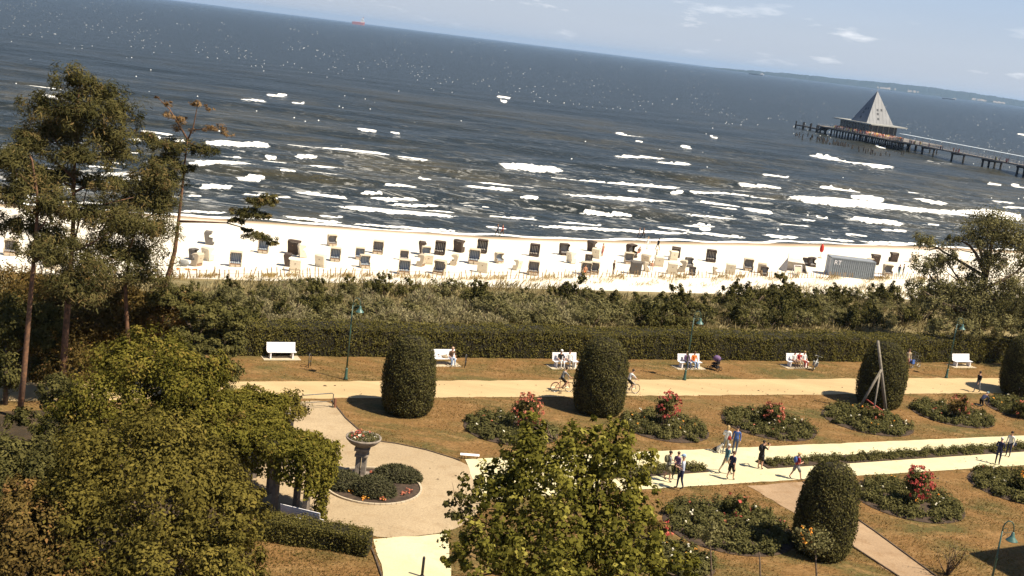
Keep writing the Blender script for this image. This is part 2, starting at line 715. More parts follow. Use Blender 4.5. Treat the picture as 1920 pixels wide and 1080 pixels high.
def worn(pts, seed=1, amp=.05, step=.7):
    """The outline with small irregularities, as a trodden edge has."""
    rg = np.random.default_rng(seed)
    out = []
    for p, q in zip(pts, list(pts[1:]) + [pts[0]]):
        p, q = np.array(p[:2]), np.array(q[:2])
        L = np.linalg.norm(q - p)
        k = int(min(max(1, L / step), 260))
        nrm = np.array([-(q - p)[1], (q - p)[0]]) / max(L, 1e-6)
        for i in range(k):
            out.append(tuple(p + (q - p) * i / k + nrm * (rg.normal(0, amp) if i else 0)))
    return out


def rounded(pts, it=2):
    for _ in range(it):
        o = []
        for p, q in zip(pts, list(pts[1:]) + [pts[0]]):
            o += [(p[0] * .75 + q[0] * .25, p[1] * .75 + q[1] * .25), (p[0] * .25 + q[0] * .75, p[1] * .25 + q[1] * .75)]
        pts = o
    return pts


def gp(pts, z=0.0):
    return [tuple(G(x, y, z)[:2]) for x, y in pts]


def ext(p, q, t0, t1):
    p, q = np.array(p), np.array(q)
    return tuple(p + (q - p) * t0), tuple(p + (q - p) * t1)


# the sandy promenade in front of the hedge
pt = ext(G(450, 716)[:2], G(1900, 709)[:2], -.9, 1.6)
pb = ext(G(560, 748)[:2], G(1900, 737)[:2], -.9, 1.6)
struct('promenade', poly_sheet('promenade', worn([pb[0], pb[1], pt[1], pt[0]], 2, .06), 0.020, m_prom))
# the round cobbled place and the short way up to the promenade
PLAZA = [(556, 752), (622, 752), (648, 785), (694, 826), (745, 833), (800, 845), (862, 864), (905, 890), (925, 930), (885, 975), (838, 1001), (700, 1012), (690, 990), (640, 986), (560, 980), (470, 930), (400, 860), (440, 790), (520, 770)]
struct('cobbled_plaza', poly_sheet('cobbled_plaza', worn(rounded(gp(PLAZA)), 3, .025), 0.024, m_cobble))
APRON = [(700, 1012), (838, 1001), (842, 1040), (862, 1300), (860, 1500), (700, 1500), (720, 1200), (718, 1075)]
struct('paved_walk', poly_sheet('paved_walk', worn(gp(APRON), 6, .03), 0.028, m_pave))
da = ext(G(872, 862)[:2], G(1920, 817)[:2], 0, 2.5)
db = ext(G(900, 938)[:2], G(1920, 873)[:2], 0, 2.5)
struct('double_walk', poly_sheet('double_walk', worn([db[0], db[1], da[1], da[0]], 4, .03), 0.032, m_pave))
DIAG = [(1400, 911), (1505, 904), (1640, 997), (1760, 1085), (1900, 1200), (1820, 1240), (1690, 1085), (1590, 1020)]
struct('garden_path', poly_sheet('garden_path', worn(gp(DIAG), 5, .07, .5), 0.016, m_brick))
m_floor = ground_mat('shade_dark_litter', (0.035, 0.026, 0.016), (0.055, 0.038, 0.022), (0.075, 0.050, 0.028), s1=0.3, s2=1.4, s3=9.0, bump=.5)  # dark sheet under the left trees, their shade painted into its litter brown
struct('shade_dark_floor', poly_sheet('shade_dark_floor', gp([(-400, 790), (0, 772), (130, 768), (260, 800), (400, 870), (478, 950), (470, 1100), (380, 1400), (-500, 1400)]), 0.012, m_floor))
m_edge = pm('edging_iron', (0.10, 0.07, 0.045), (0.05, 0.035, 0.025), 6, 0.8)


def edging(name, pts, w=0.07, h=0.07):
    mb = MB()
    q = gp(pts)
    for (x0, y0), (x1, y1) in zip(q[:-1], q[1:]):
        d = math.hypot(x1 - x0, y1 - y0)
        mb.box(((x0 + x1) / 2, (y0 + y1) / 2, h / 2), (d - 0.004, w, h), math.atan2(y1 - y0, x1 - x0))
    o = struct(name, mb.mesh(name, m_edge))
    return o


edging('path_edging', [(622, 752), (648, 785), (694, 826), (745, 833), (800, 845), (862, 864)])
edging('path_edging', [(690, 1012), (703, 1045), (722, 1100), (730, 1200)])
edging('path_edging', [(1505, 904), (1640, 997), (1760, 1085)])
edging('path_edging', [(1596, 1024), (1690, 1085), (1800, 1170)])


def litter():
    rg = np.random.default_rng(31)
    n = 260
    x = rg.uniform(430, 1920, n)
    y = np.where(rg.random(n) < .6, rg.uniform(719, 744, n), rg.uniform(850, 905, n))
    C_ = np.array([G(a, b, .045) for a, b in zip(x, y)])
    me = leaf_mesh('fallen_leaves', C_, unit(rg.normal(0, .25, (n, 3)) + [0, 0, 1]), rg.lognormal(-2.3, .45, n), pm('dead_leaf', (.10, .065, .035), (.05, .035, .02), 3, .9), .7, None, rg)
    struct('fallen_leaves', me, 'stuff')


litter()


# ------------------------------------------------------------------ the sea
def sea_mat():
    m = bpy.data.materials.new('sea_water')
    m.use_nodes = True
    nt = m.node_tree
    L = nt.links.new
    b = nt.nodes['Principled BSDF']
    out = nt.nodes['Material Output']
    b.inputs['Roughness'].default_value = 0.28
    b.inputs['IOR'].default_value = 1.33
    b.inputs['Specular IOR Level'].default_value = 0.17
    tc = nt.nodes.new('ShaderNodeTexCoord')
    mp = nt.nodes.new('ShaderNodeMapping')
    mp.inputs['Rotation'].default_value = (0, 0, -R(10))
    mp.inputs['Scale'].default_value = (0.62, 1.0, 1.0)
    L(tc.outputs['Object'], mp.inputs[0])

    def noise(sc, det, ro, dist=0.0):
        q = nt.nodes.new('ShaderNodeTexNoise')
        q.inputs['Scale'].default_value = sc
        q.inputs['Detail'].default_value = det
        q.inputs['Roughness'].default_value = ro
        q.inputs['Distortion'].default_value = dist
        L(mp.outputs[0], q.inputs['Vector'])
        return q
    n_big = noise(0.012, 4, 0.55)
    n_mid = noise(0.16, 5, 0.6, 0.6)
    n_small = noise(0.62, 5, 0.68, 0.3)
    n_foam = noise(1.7, 7, 0.75, 1.0)
    n_wisp = noise(0.30, 8, 0.72, 1.8)
    foam = nt.nodes.new('ShaderNodeAttribute'); foam.attribute_name = 'foam'
    surf = nt.nodes.new('ShaderNodeAttribute'); surf.attribute_name = 'surf'
    # water body: slate offshore, sand stirred up in green-brown patches towards the beach
    ad = nt.nodes.new('ShaderNodeMath'); ad.operation = 'MULTIPLY_ADD'
    L(n_mid.outputs['Fac'], ad.inputs[0]); ad.inputs[1].default_value = 0.7; L(n_big.outputs['Fac'], ad.inputs[2])
    rr = nt.nodes.new('ShaderNodeMapRange')
    rr.inputs['From Min'].default_value = 0.80
    rr.inputs['From Max'].default_value = 1.02
    L(ad.outputs[0], rr.inputs['Value'])
    sm = nt.nodes.new('ShaderNodeMath'); sm.operation = 'MULTIPLY'
    shal = nt.nodes.new('ShaderNodeAttribute'); shal.attribute_name = 'shallow'
    L(rr.outputs[0], sm.inputs[0]); L(shal.outputs['Fac'], sm.inputs[1])
    mc = nt.nodes.new('ShaderNodeMixRGB')
    mc.inputs[1].default_value = (0.015, 0.018, 0.014, 1)
    mc.inputs[2].default_value = (0.060, 0.050, 0.022, 1)
    L(sm.outputs[0], mc.inputs[0])
    L(mc.outputs[0], b.inputs['Base Color'])
    # relief
    a1 = nt.nodes.new('ShaderNodeMath'); a1.operation = 'MULTIPLY_ADD'
    L(n_small.outputs['Fac'], a1.inputs[0]); a1.inputs[1].default_value = 0.55; L(n_mid.outputs['Fac'], a1.inputs[2])
    bp = nt.nodes.new('ShaderNodeBump')
    bp.inputs['Strength'].default_value = 1.0
    bp.inputs['Distance'].default_value = 1.5
    L(a1.outputs[0], bp.inputs['Height'])
    L(bp.outputs[0], b.inputs['Normal'])
    # foam
    f1 = nt.nodes.new('ShaderNodeMath'); f1.operation = 'MULTIPLY_ADD'
    L(n_foam.outputs['Fac'], f1.inputs[0]); f1.inputs[1].default_value = 0.9; L(foam.outputs['Fac'], f1.inputs[2])
    r1 = nt.nodes.new('ShaderNodeMapRange'); r1.interpolation_type = 'SMOOTHSTEP'
    r1.inputs['From Min'].default_value = 0.80
    r1.inputs['From Max'].default_value = 1.04
    L(f1.outputs[0], r1.inputs['Value'])
    r2 = nt.nodes.new('ShaderNodeMapRange')
    r2.inputs['From Min'].default_value = 0.54
    r2.inputs['From Max'].default_value = 0.74
    L(n_wisp.outputs['Fac'], r2.inputs['Value'])
    w2 = nt.nodes.new('ShaderNodeMath'); w2.operation = 'MULTIPLY'
    L(r2.outputs[0], w2.inputs[0]); L(surf.outputs['Fac'], w2.inputs[1])
    mx = nt.nodes.new('ShaderNodeMath'); mx.operation = 'MAXIMUM'
    L(r1.outputs[0], mx.inputs[0]); L(w2.outputs[0], mx.inputs[1])
    df = nt.nodes.new('ShaderNodeBsdfDiffuse')
    df.inputs['Color'].default_value = (0.86, 0.85, 0.80, 1)
    ms = nt.nodes.new('ShaderNodeMixShader')
    L(mx.outputs[0], ms.inputs[0]); L(b.outputs[0], ms.inputs[1]); L(df.outputs[0], ms.inputs[2])
    L(ms.outputs[0], out.inputs['Surface'])
    return m


# breaking crests as they lie in the photograph: ends (px) and thickness
CRESTS = [
    (45, 163, 130, 172, 5), (75, 177, 135, 186, 7), (447, 186, 502, 190, 9), (497, 179, 540, 182, 5), (545, 190, 572, 193, 3),
    (235, 264, 305, 262, 10), (372, 270, 512, 278, 13), (410, 292, 455, 292, 8), (495, 292, 520, 296, 6), (532, 276, 600, 283, 4),
    (588, 280, 738, 292, 10), (550, 294, 598, 297, 8), (572, 311, 652, 316, 9), (738, 298, 805, 305, 7), (340, 313, 497, 315, 10),
    (438, 333, 492, 340, 13), (375, 349, 440, 353, 4), (190, 309, 245, 311, 6), (150, 330, 240, 332, 5), (548, 357, 655, 369, 9), (690, 368, 750, 377, 7),
    (610, 389, 868, 410, 11), (520, 404, 650, 419, 9), (640, 418, 870, 434, 7), (330, 396, 430, 400, 6), (0, 285, 60, 288, 7), (20, 330, 90, 334, 7), (0, 365, 80, 372, 8),
    (928, 310, 1062, 323, 13), (975, 327, 1290, 354, 13), (888, 342, 1012, 356, 9), (1040, 370, 1240, 383, 8), (1080, 392, 1195, 401, 5),
    (970, 424, 1310, 440, 8), (1308, 429, 1334, 433, 10), (1505, 288, 1684, 319, 11), (1530, 348, 1622, 360, 11), (1428, 362, 1490, 367, 9),
    (1325, 360, 1460, 381, 12), (1450, 373, 1835, 405, 17), (1588, 369, 1662, 378, 11), (1386, 390, 1454, 400, 10), (1528, 402, 1556, 406, 5),
    (1582, 405, 1702, 418, 8), (1320, 388, 1385, 394, 5), (1280, 404, 1388, 413, 5), (1450, 419, 1522, 425, 4), (1648, 433, 1702, 437, 4), (1738, 419, 1762, 422, 4),
    (1280, 435, 1405, 447, 6), (1425, 441, 1500, 447, 9), (1530, 446, 1605, 453, 5), (1600, 452, 1770, 459, 6), (1705, 376, 1780, 389, 8),
    (1848, 342, 1882, 347, 6), (1893, 345, 1925, 353, 6), (1856, 379, 1904, 385, 6), (1800, 395, 1925, 410, 10), (930, 180, 958, 184, 5), (937, 188, 951, 191, 4),
    (666, 246, 708, 252, 7), (730, 252, 751, 256, 5), (778, 335, 810, 341, 6), (1274, 273, 1298, 278, 6), (1330, 256, 1346, 260, 4),
    (1150, 248, 1212, 257, 4), (1190, 264, 1206, 268, 5), (560, 330, 640, 338, 3), (760, 345, 830, 352, 3),
    (1905, 250, 1930, 254, 4), (1730, 300, 1790, 308, 3), (1640, 272, 1662, 277, 3),
]


_rc = random.Random(19)
for _ in range(62):          # thin broken lines of the smaller breakers between them
    _x = _rc.uniform(-40, 1900)
    _sh = 405 + (_x - 350) * .048 if _x < 900 else 440 + (_x - 900) * .022
    _y = _sh - abs(_rc.gauss(0, 1)) * 62 - 10
    _l = _rc.uniform(22, 110)
    CRESTS.append((_x, _y, _x + _l, _y + _l * _rc.uniform(.05, .12), _rc.uniform(3, 6)))


def build_sea():
    h = np.linspace(-1180, 1180, 1050)
    dl = np.concatenate([np.arange(432, 40, -2.0), [38, 34, 30, 26, 22, 18, 14, 11, 8, 6, 4.5, 3.2, 2.4, 2.0]])
    hh, dd = np.meshgrid(h, dl, indexing='ij')
    d = -FPX * math.tan(PITCH) + dd
    wy = FPX * math.cos(PITCH) - d * math.sin(PITCH)
    wz = -FPX * math.sin(PITCH) - d * math.cos(PITCH)
    t = (SEA_Z - CAMZ) / wz
    x, y = hh * t, wy * t
    # pixel of each vertex
    px = 960 + hh * math.cos(ROLL) - d * math.sin(ROLL)
    py = 540 + hh * math.sin(ROLL) + d * math.cos(ROLL)
    a, s = x * AX[0] + y * AX[1], x * SX[0] + y * SX[1]
    off = s - shore(a)
    # a little disorder in the outlines of the crests
    wob = 2.2 * np.sin(px * 0.11 + 1.3 * np.sin(py * 0.2)) + 1.5 * np.sin(px * 0.31 + py * 0.4) + 1.0 * np.sin(px * 0.73 - py * 0.23)
    foam = np.zeros_like(x)
    trail = np.zeros_like(x)
    lift = np.zeros_like(x)
    for (x0, y0, x1, y1, th) in CRESTS:
        L2 = (x1 - x0)
        u = (px - x0) / L2
        yl = y0 + u * (y1 - y0)
        tap = np.clip(np.minimum(u * 3.0, (1 - u) * 4.5) + 0.10, 0, 1) * ((u > -0.02) & (u < 1.02))
        half = np.maximum(th * 0.26 * (0.15 + 0.85 * tap), 1.15)
        dv = (py - yl + wob * min(1.0, th / 9.0) * 0.28) / half
        # crisp on the sea side, ragged on the beach side
        v = np.where(dv < 0, 1 - np.abs(dv) ** 3, 1.0 - 0.42 * np.abs(dv) ** 1.3)
        foam = np.maximum(foam, np.clip(v, 0, 1) * np.clip(tap * 1.6, 0, 1))
        trail = np.maximum(trail, .85 * np.exp(-((py - yl - half * 2.0) / (half * 3.2)) ** 2) * np.clip(tap * 1.5, 0, 1))
        lift = np.maximum(lift, np.exp(-((py - yl + half * .4) / (half * 1.3)) ** 2) * np.clip(tap, 0, 1) * min(0.2, 0.014 * th))
    foam = np.maximum(foam, 0.80 * np.exp(-((off - 0.8 - 0.8 * np.sin(a * .21) - 0.5 * np.sin(a * .57)) / 1.0) ** 2))
    # waves
    row = np.abs(np.gradient(y, axis=1))
    amp = np.clip((off - 2) / 30, 0.04, 1.0)
    z = np.zeros_like(x)
    rg = np.random.default_rng(3)
    for lam, A in ((44, .34), (31, .26), (23, .22), (17, .17), (12.5, .13), (9, .10), (6.5, .07), (4.6, .05)):
        th = R(10 + rg.normal(0, 9))
        kx, ky = math.sin(-th) * 2 * math.pi / lam, math.cos(th) * 2 * math.pi / lam
        warp = 1.2 * np.sin(x * 0.9 / lam + rg.uniform(0, 6)) + 0.8 * np.sin(y * .7 / lam + x * .35 / lam + rg.uniform(0, 6))
        fade = np.clip((lam - 2.6 * row) / (1.5 * row + 1e-6), 0, 1)
        sn = np.sin(kx * x + ky * y + warp + rg.uniform(0, 6))
        z += A * fade * (sn + 0.3 * (1 - sn * sn))
    z = SEA_Z + z * amp + lift * np.clip((off - 1) / 10, 0.1, 1)
    surf = np.clip(1 - np.abs(off - 22) / 26, 0, 1) * 0.85 + np.clip(1 - np.abs(off - 62) / 45, 0, 1) * 0.5 + np.clip(1 - np.abs(off - 150) / 110, 0, 1) * 0.12
    surf = np.maximum(surf, trail)
    near = np.exp(-((py - (300 + (px - 960) * 0.02)) / 60.0) ** 2)
    shal = np.clip(1.15 - off / 420, 0, 1) ** 1.2
    # columns that carry the water far to both sides
    def side(sg, c):
        i = 0 if sg < 0 else -1
        return x[i] * 1.25 + sg * c
    xs = [side(-1, 6000), side(-1, 1200), side(-1, 250)] + [x[i] for i in range(len(h))] + [side(1, 250), side(1, 1200), side(1, 6000)]
    X = np.stack(xs, 0)
    pad = lambda q, v=None: np.concatenate([np.repeat(q[:1] if v is None else np.full_like(q[:1], v), 3, 0), q, np.repeat(q[-1:] if v is None else np.full_like(q[-1:], v), 3, 0)], 0)
    Y, Z = pad(y), pad(z, SEA_Z)
    F, S, H = pad(foam, 0), pad(surf, 0), pad(shal)
    V = np.stack([X, Y, Z], -1).reshape(-1, 3)
    na, nb = X.shape
    i = (np.arange(na - 1)[:, None] * nb + np.arange(nb - 1)[None, :]).ravel()
    loops = np.stack([i, i + nb, i + nb + 1, i + 1], 1).ravel()
    me = npmesh('sea', V, None, 4, None, [sea_mat()], True, loops)
    for nm, q in (('foam', F), ('surf', S), ('shallow', H)):
        at_ = me.attributes.new(nm, 'FLOAT', 'POINT')
        at_.data.foreach_set('value', q.ravel().astype(np.float32))
    struct('sea', me)


build_sea()

m_foam = pm('foam_white', (0.74, 0.75, 0.74), (0.46, 0.48, 0.48), 1.5, 1.0)


def whitecaps():
    rg = np.random.default_rng(5)
    V, Ld = [], []
    nu = 7
    n = 0
    while n < 1350:
        d = rg.uniform(7, 300) ** 1.0
        if rg.random() > (1.0 if d < 110 else 0.10 if d < 200 else 0.03):
            continue
        hx = rg.uniform(-1150, 1150)
        if math.sin(hx * .011 + d * .05) * math.sin(hx * .023 - d * .09 + 1) + .5 * math.sin(hx * .057 + d * .17) < rg.uniform(-.7, .5):
            continue
        dv = -FPX * math.tan(PITCH) + d
        wy = FPX * math.cos(PITCH) - dv * math.sin(PITCH)
        wz = -FPX * math.sin(PITCH) - dv * math.cos(PITCH)
        t = (SEA_Z - CAMZ) / wz
        x, y = hx * t, wy * t
        m = t
        w = min(max(rg.lognormal(0.1, 0.6) * m * 0.66, 0.4), 8.0)
        hh = min(max(m * rg.uniform(0.06, 0.26), 0.04), 0.7, w * .22)
        dep = hh * rg.uniform(0.8, 1.6)
        ang = R(10) + rg.normal(0, .2)
        k = np.arange(nu) / (nu - 1) * 2 - 1
        pr = np.sqrt(np.clip(1 - k * k, 0, 1)) * rg.uniform(0.6, 1.1, nu)
        lx = np.concatenate([k, k, k]) * w / 2
        ly = np.concatenate([-pr, pr * 0.1, pr * 0.8]) * dep
        lz = np.concatenate([0 * pr, pr, 0 * pr]) * hh + np.concatenate([np.full(nu, -.25), np.zeros(nu), np.full(nu, -.25)])
        X = x + lx * math.cos(ang) - ly * math.sin(ang)
        Y = y + lx * math.sin(ang) + ly * math.cos(ang)
        o = n * 3 * nu
        V.append(np.stack([X, Y, SEA_Z + 0.15 + lz], 1))
        for r_ in range(2):
            for j in range(nu - 1):
                q = o + r_ * nu + j
                Ld += [q, q + 1, q + nu + 1, q + nu]
        n += 1
    me = npmesh('whitecap_foam', np.concatenate(V), None, 4, None, [m_foam], True, np.array(Ld))
    struct('whitecap_foam', me, 'stuff')


whitecaps()


# ------------------------------------------------------------------ the far coast
def headland():
    m = ground_mat('far_woods', (0.018, 0.030, 0.030), (0.026, 0.036, 0.034), (0.036, 0.040, 0.036), s1=0.004, s2=0.012, s3=0.03, bump=0.0, fine=0.3)
    mc = pm('cliff_sand', (0.24, 0.21, 0.17), (0.10, 0.09, 0.08), 0.02, 0.95)
    xs = np.arange(1320, 2240, 2.5)
    hp = np.interp(xs, [1320, 1400, 1480, 1560, 1600, 1700, 1780, 1850, 1920, 2100, 2240], [0.3, 4.5, 8.5, 10, 11.5, 15, 15, 13.5, 12, 8, 2])
    rg = np.random.default_rng(8)
    jit = np.cumsum(rg.normal(0, .35, len(xs)))
    jit = (jit - np.convolve(jit, np.ones(25) / 25, 'same')) * 0.8 + rg.normal(0, .18, len(xs))
    hp = np.maximum(hp + jit, 0.2)
    D = 13500.0
    prof = [(-250, -0.02), (-120, 0.10), (0, 0.34), (350, 0.72), (900, 1.0), (2200, 0.6), (3200, -0.02)]
    V = []
    for x, q in zip(xs, hp):
        dr = ray(x, 77 + 0.124 * (x - 960))
        for k, f in prof:
            y = D + k
            px = dr[0] / dr[1] * y
            V.append((px, y, SEA_Z + f * q * D / FPX + (rg.normal(0, 2.5) if 0.2 < f < .9 else 0)))
    nb = len(prof)
    mb = MB()
    fs, ms = [], []
    for i in range(len(xs) - 1):
        for j in range(nb - 1):
            fs.append((i * nb + j, (i + 1) * nb + j, (i + 1) * nb + j + 1, i * nb + j + 1))
            cl = j == 1 and (1640 < xs[i] < 1680 or 1700 < xs[i] < 1728 or 1820 < xs[i] < 1850 or 1862 < xs[i] < 1884) and rg.random() < 0.8
            ms.append(1 if cl else 0)
    mb.add(V, fs)
    mb.m = ms
    struct('headland_hills', mb.mesh('headland_hills', [m, mc], True))


headland()


def haze():
    m = bpy.data.materials.new('sea_air')
    m.use_nodes = True
    nt = m.node_tree
    nt.nodes.remove(nt.nodes['Principled BSDF'])
    v = nt.nodes.new('ShaderNodeVolumePrincipled')
    v.inputs['Color'].default_value = (0.48, 0.70, 1.0, 1)
    v.inputs['Density'].default_value = 3.8e-5
    v.inputs['Anisotropy'].default_value = 0.2
    nt.links.new(v.outputs[0], nt.nodes['Material Output'].inputs['Volume'])
    mb = MB()
    x0, x1, y0, y1, z0, z1 = -38000, 38000, -3000, 34000, -10.5, 130
    mb.box(((x0 + x1) / 2, (y0 + y1) / 2, (z0 + z1) / 2), (x1 - x0, y1 - y0, z1 - z0))
    struct('haze', mb.mesh('haze', m), 'stuff')


haze()

# ------------------------------------------------------------------ plants
m_bark = pm('bark', (0.14, 0.095, 0.06), (0.055, 0.04, 0.028), 7, 0.95, 0.5)
m_pine_bark = pm('pine_bark', (0.21, 0.105, 0.055), (0.085, 0.05, 0.033), 5, 0.95, 0.5)
m_dead = pm('bare_wood', (0.34, 0.25, 0.17), (0.18, 0.125, 0.08), 6, 0.95, 0.3)
m_yew = leafm('yew_leaf', (0.036, 0.036, 0.013), (0.155, 0.135, 0.048), 0.22)
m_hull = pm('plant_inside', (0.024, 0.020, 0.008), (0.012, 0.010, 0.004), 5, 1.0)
m_hedge = leafm('hedge_leaf', (0.042, 0.041, 0.012), (0.150, 0.126, 0.036), 0.2)
m_olive = leafm('olive_leaf', (0.062, 0.053, 0.013), (0.165, 0.134, 0.030), 0.28, (0.20, 0.155, 0.036))
m_green = leafm('green_leaf', (0.058, 0.056, 0.010), (0.185, 0.160, 0.030), 0.30, (0.21, 0.15, 0.035))
m_maple = leafm('maple_leaf', (0.056, 0.055, 0.010), (0.185, 0.165, 0.030), 0.32, (0.31, 0.27, 0.06))
m_brown = leafm('brown_leaf', (0.055, 0.036, 0.012), (0.150, 0.105, 0.032), 0.2, (0.22, 0.12, 0.045))
m_needle = leafm('pine_needle', (0.036, 0.036, 0.013), (0.110, 0.095, 0.034), 0.16, (0.16, 0.11, 0.045))
m_dry_needle = leafm('dry_needle', (0.12, 0.070, 0.028), (0.25, 0.16, 0.075), 0.15)
m_silver = leafm('silver_leaf', (0.15, 0.135, 0.066), (0.33, 0.285, 0.155), 0.3)
m_dark = leafm('dark_leaf', (0.038, 0.038, 0.013), (0.130, 0.115, 0.038), 0.22)
m_scrub = leafm('scrub_leaf', (0.078, 0.073, 0.028), (0.225, 0.200, 0.088), 0.3)
m_straw = leafm('straw_blade', (0.17, 0.135, 0.06), (0.34, 0.275, 0.14), 0.2)
m_rose = leafm('rose_leaf', (0.052, 0.052, 0.018), (0.155, 0.138, 0.052), 0.24)
m_red = leafm('red_petal', (0.30, 0.040, 0.035), (0.50, 0.13, 0.10), 0.2)
m_coral = leafm('coral_petal', (0.36, 0.09, 0.055), (0.52, 0.21, 0.13), 0.2)
m_orange = leafm('orange_petal', (0.65, 0.22, 0.03), (0.75, 0.40, 0.08), 0.2)
m_white_petal = leafm('white_petal', (0.70, 0.62, 0.45), (0.80, 0.76, 0.62), 0.2)
m_lavender = leafm('lavender_leaf', (0.050, 0.052, 0.026), (0.125, 0.115, 0.058), 0.18)
m_soil = pm('bed_soil', (0.070, 0.046, 0.030), (0.035, 0.024, 0.017), 4, 1.0, 0.5)


def limb_pts(p, q, rg, sag=0.08, n=6):
    p, q = np.asarray(p, float), np.asarray(q, float)
    L = np.linalg.norm(q - p)
    out = []
    b = rg.normal(0, sag, 3) * L
    for i in range(n):
        t = i / (n - 1)
        out.append(tuple(p + (q - p) * t + b * math.sin(math.pi * t)))
    return out


def tree(name, label, base, blobs, leaf_mat, n, size, seed, bark=None, trunk_r=0.28, group=None, needle=False, clump=0.26, per=70, shell=(0.55, 1.0),
         bare=False, twigs=0, extra_limbs=(), aspect=0.55, up=0.35, flat=1.0, trunk_path=None, cat='tree', auto=True):
    """One tree: trunk (with its limbs as sub-parts) and a crown of leaves."""
    rg = np.random.default_rng(seed)
    base = np.asarray(base, float)
    t = thing(name, label, cat, tuple(base), group=group)
    bl = [(np.asarray(c, float) - base, np.broadcast_to(np.asarray(r, float), (3,)).copy()) for c, r in blobs]
    top = max(bl, key=lambda b: b[0][2])
    bark = bark or m_bark
    mb = MB()
    if trunk_path is None:
        trunk_path = [np.zeros(3), top[0] * np.array([.15, .15, .35]), top[0] * np.array([.5, .5, .7]), top[0]]
    else:
        trunk_path = [np.asarray(q, float) - base for q in trunk_path]
    k = len(trunk_path)
    trunk_path[0] = trunk_path[0] + np.array([0, 0, -0.15])
    mb.tube([tuple(q) for q in trunk_path], [trunk_r * (1 - 0.86 * i / (k - 1)) for i in range(k)], 9)
    tr = part('trunk', mb, bark, t, True)
    tp = np.array(trunk_path)
    zz = tp[:, 2]

    def on_trunk(z):
        return np.array([np.interp(z, zz, tp[:, j]) for j in range(3)])
    for c, r in bl:
        if c is top[0] or not auto:
            continue
        z = min(max(c[2] * (rg.uniform(.86, .97) if needle else rg.uniform(.55, .8)), zz[0] + .3), zz[-1])
        lb = MB()
        pts = limb_pts(on_trunk(z), c, rg)
        lb.tube(pts, [trunk_r * 0.42 * (1 - .8 * i / 5) for i in range(6)], 6)
        for _ in range(twigs):
            d = unit(rg.normal(size=3)) * r * rg.uniform(.6, 1.0)
            lb.tube(limb_pts(pts[rg.integers(2, 5)], c + d, rg, .1, 4), [trunk_r * .15, trunk_r * .1, trunk_r * .06, .01], 4)
        part('limb', lb, bark, tr, True)
    for pts, r0 in extra_limbs:
        lb = MB()
        pts = [np.asarray(q) - base for q in pts]
        lb.tube([tuple(q) for q in pts], [r0 * (1 - .75 * i / (len(pts) - 1)) for i in range(len(pts))], 6)
        part('limb', lb, bark, tr, True)
    if n:
        PP, NN, TT = clump_cloud(bl, n, rg, clump, per, shell, up, flat)
        if needle:
            me = leaf_mesh('crown', PP, NN, size * rg.uniform(.6, 1.4, len(PP)), leaf_mat, 0.17, TT, rg, shape='quad')
        else:
            me = leaf_mesh('crown', PP, NN, size * rg.uniform(.6, 1.3, len(PP)), leaf_mat, aspect, TT, rg)
        link('crown', me, t)
    return t


def bl(px, py, Y, rx, ry=None, rd=None):
    """A blob of crown from where it shows: centre, distance, and radii in pixels of the photograph."""
    c = at(px, py, Y)
    m = mpp(c)
    ry = ry or rx
    return (c, (rx * m, (rd or (rx + ry) / 2) * m, ry * m))


def foot(px, py):
    g = GT(px, py)
    return g


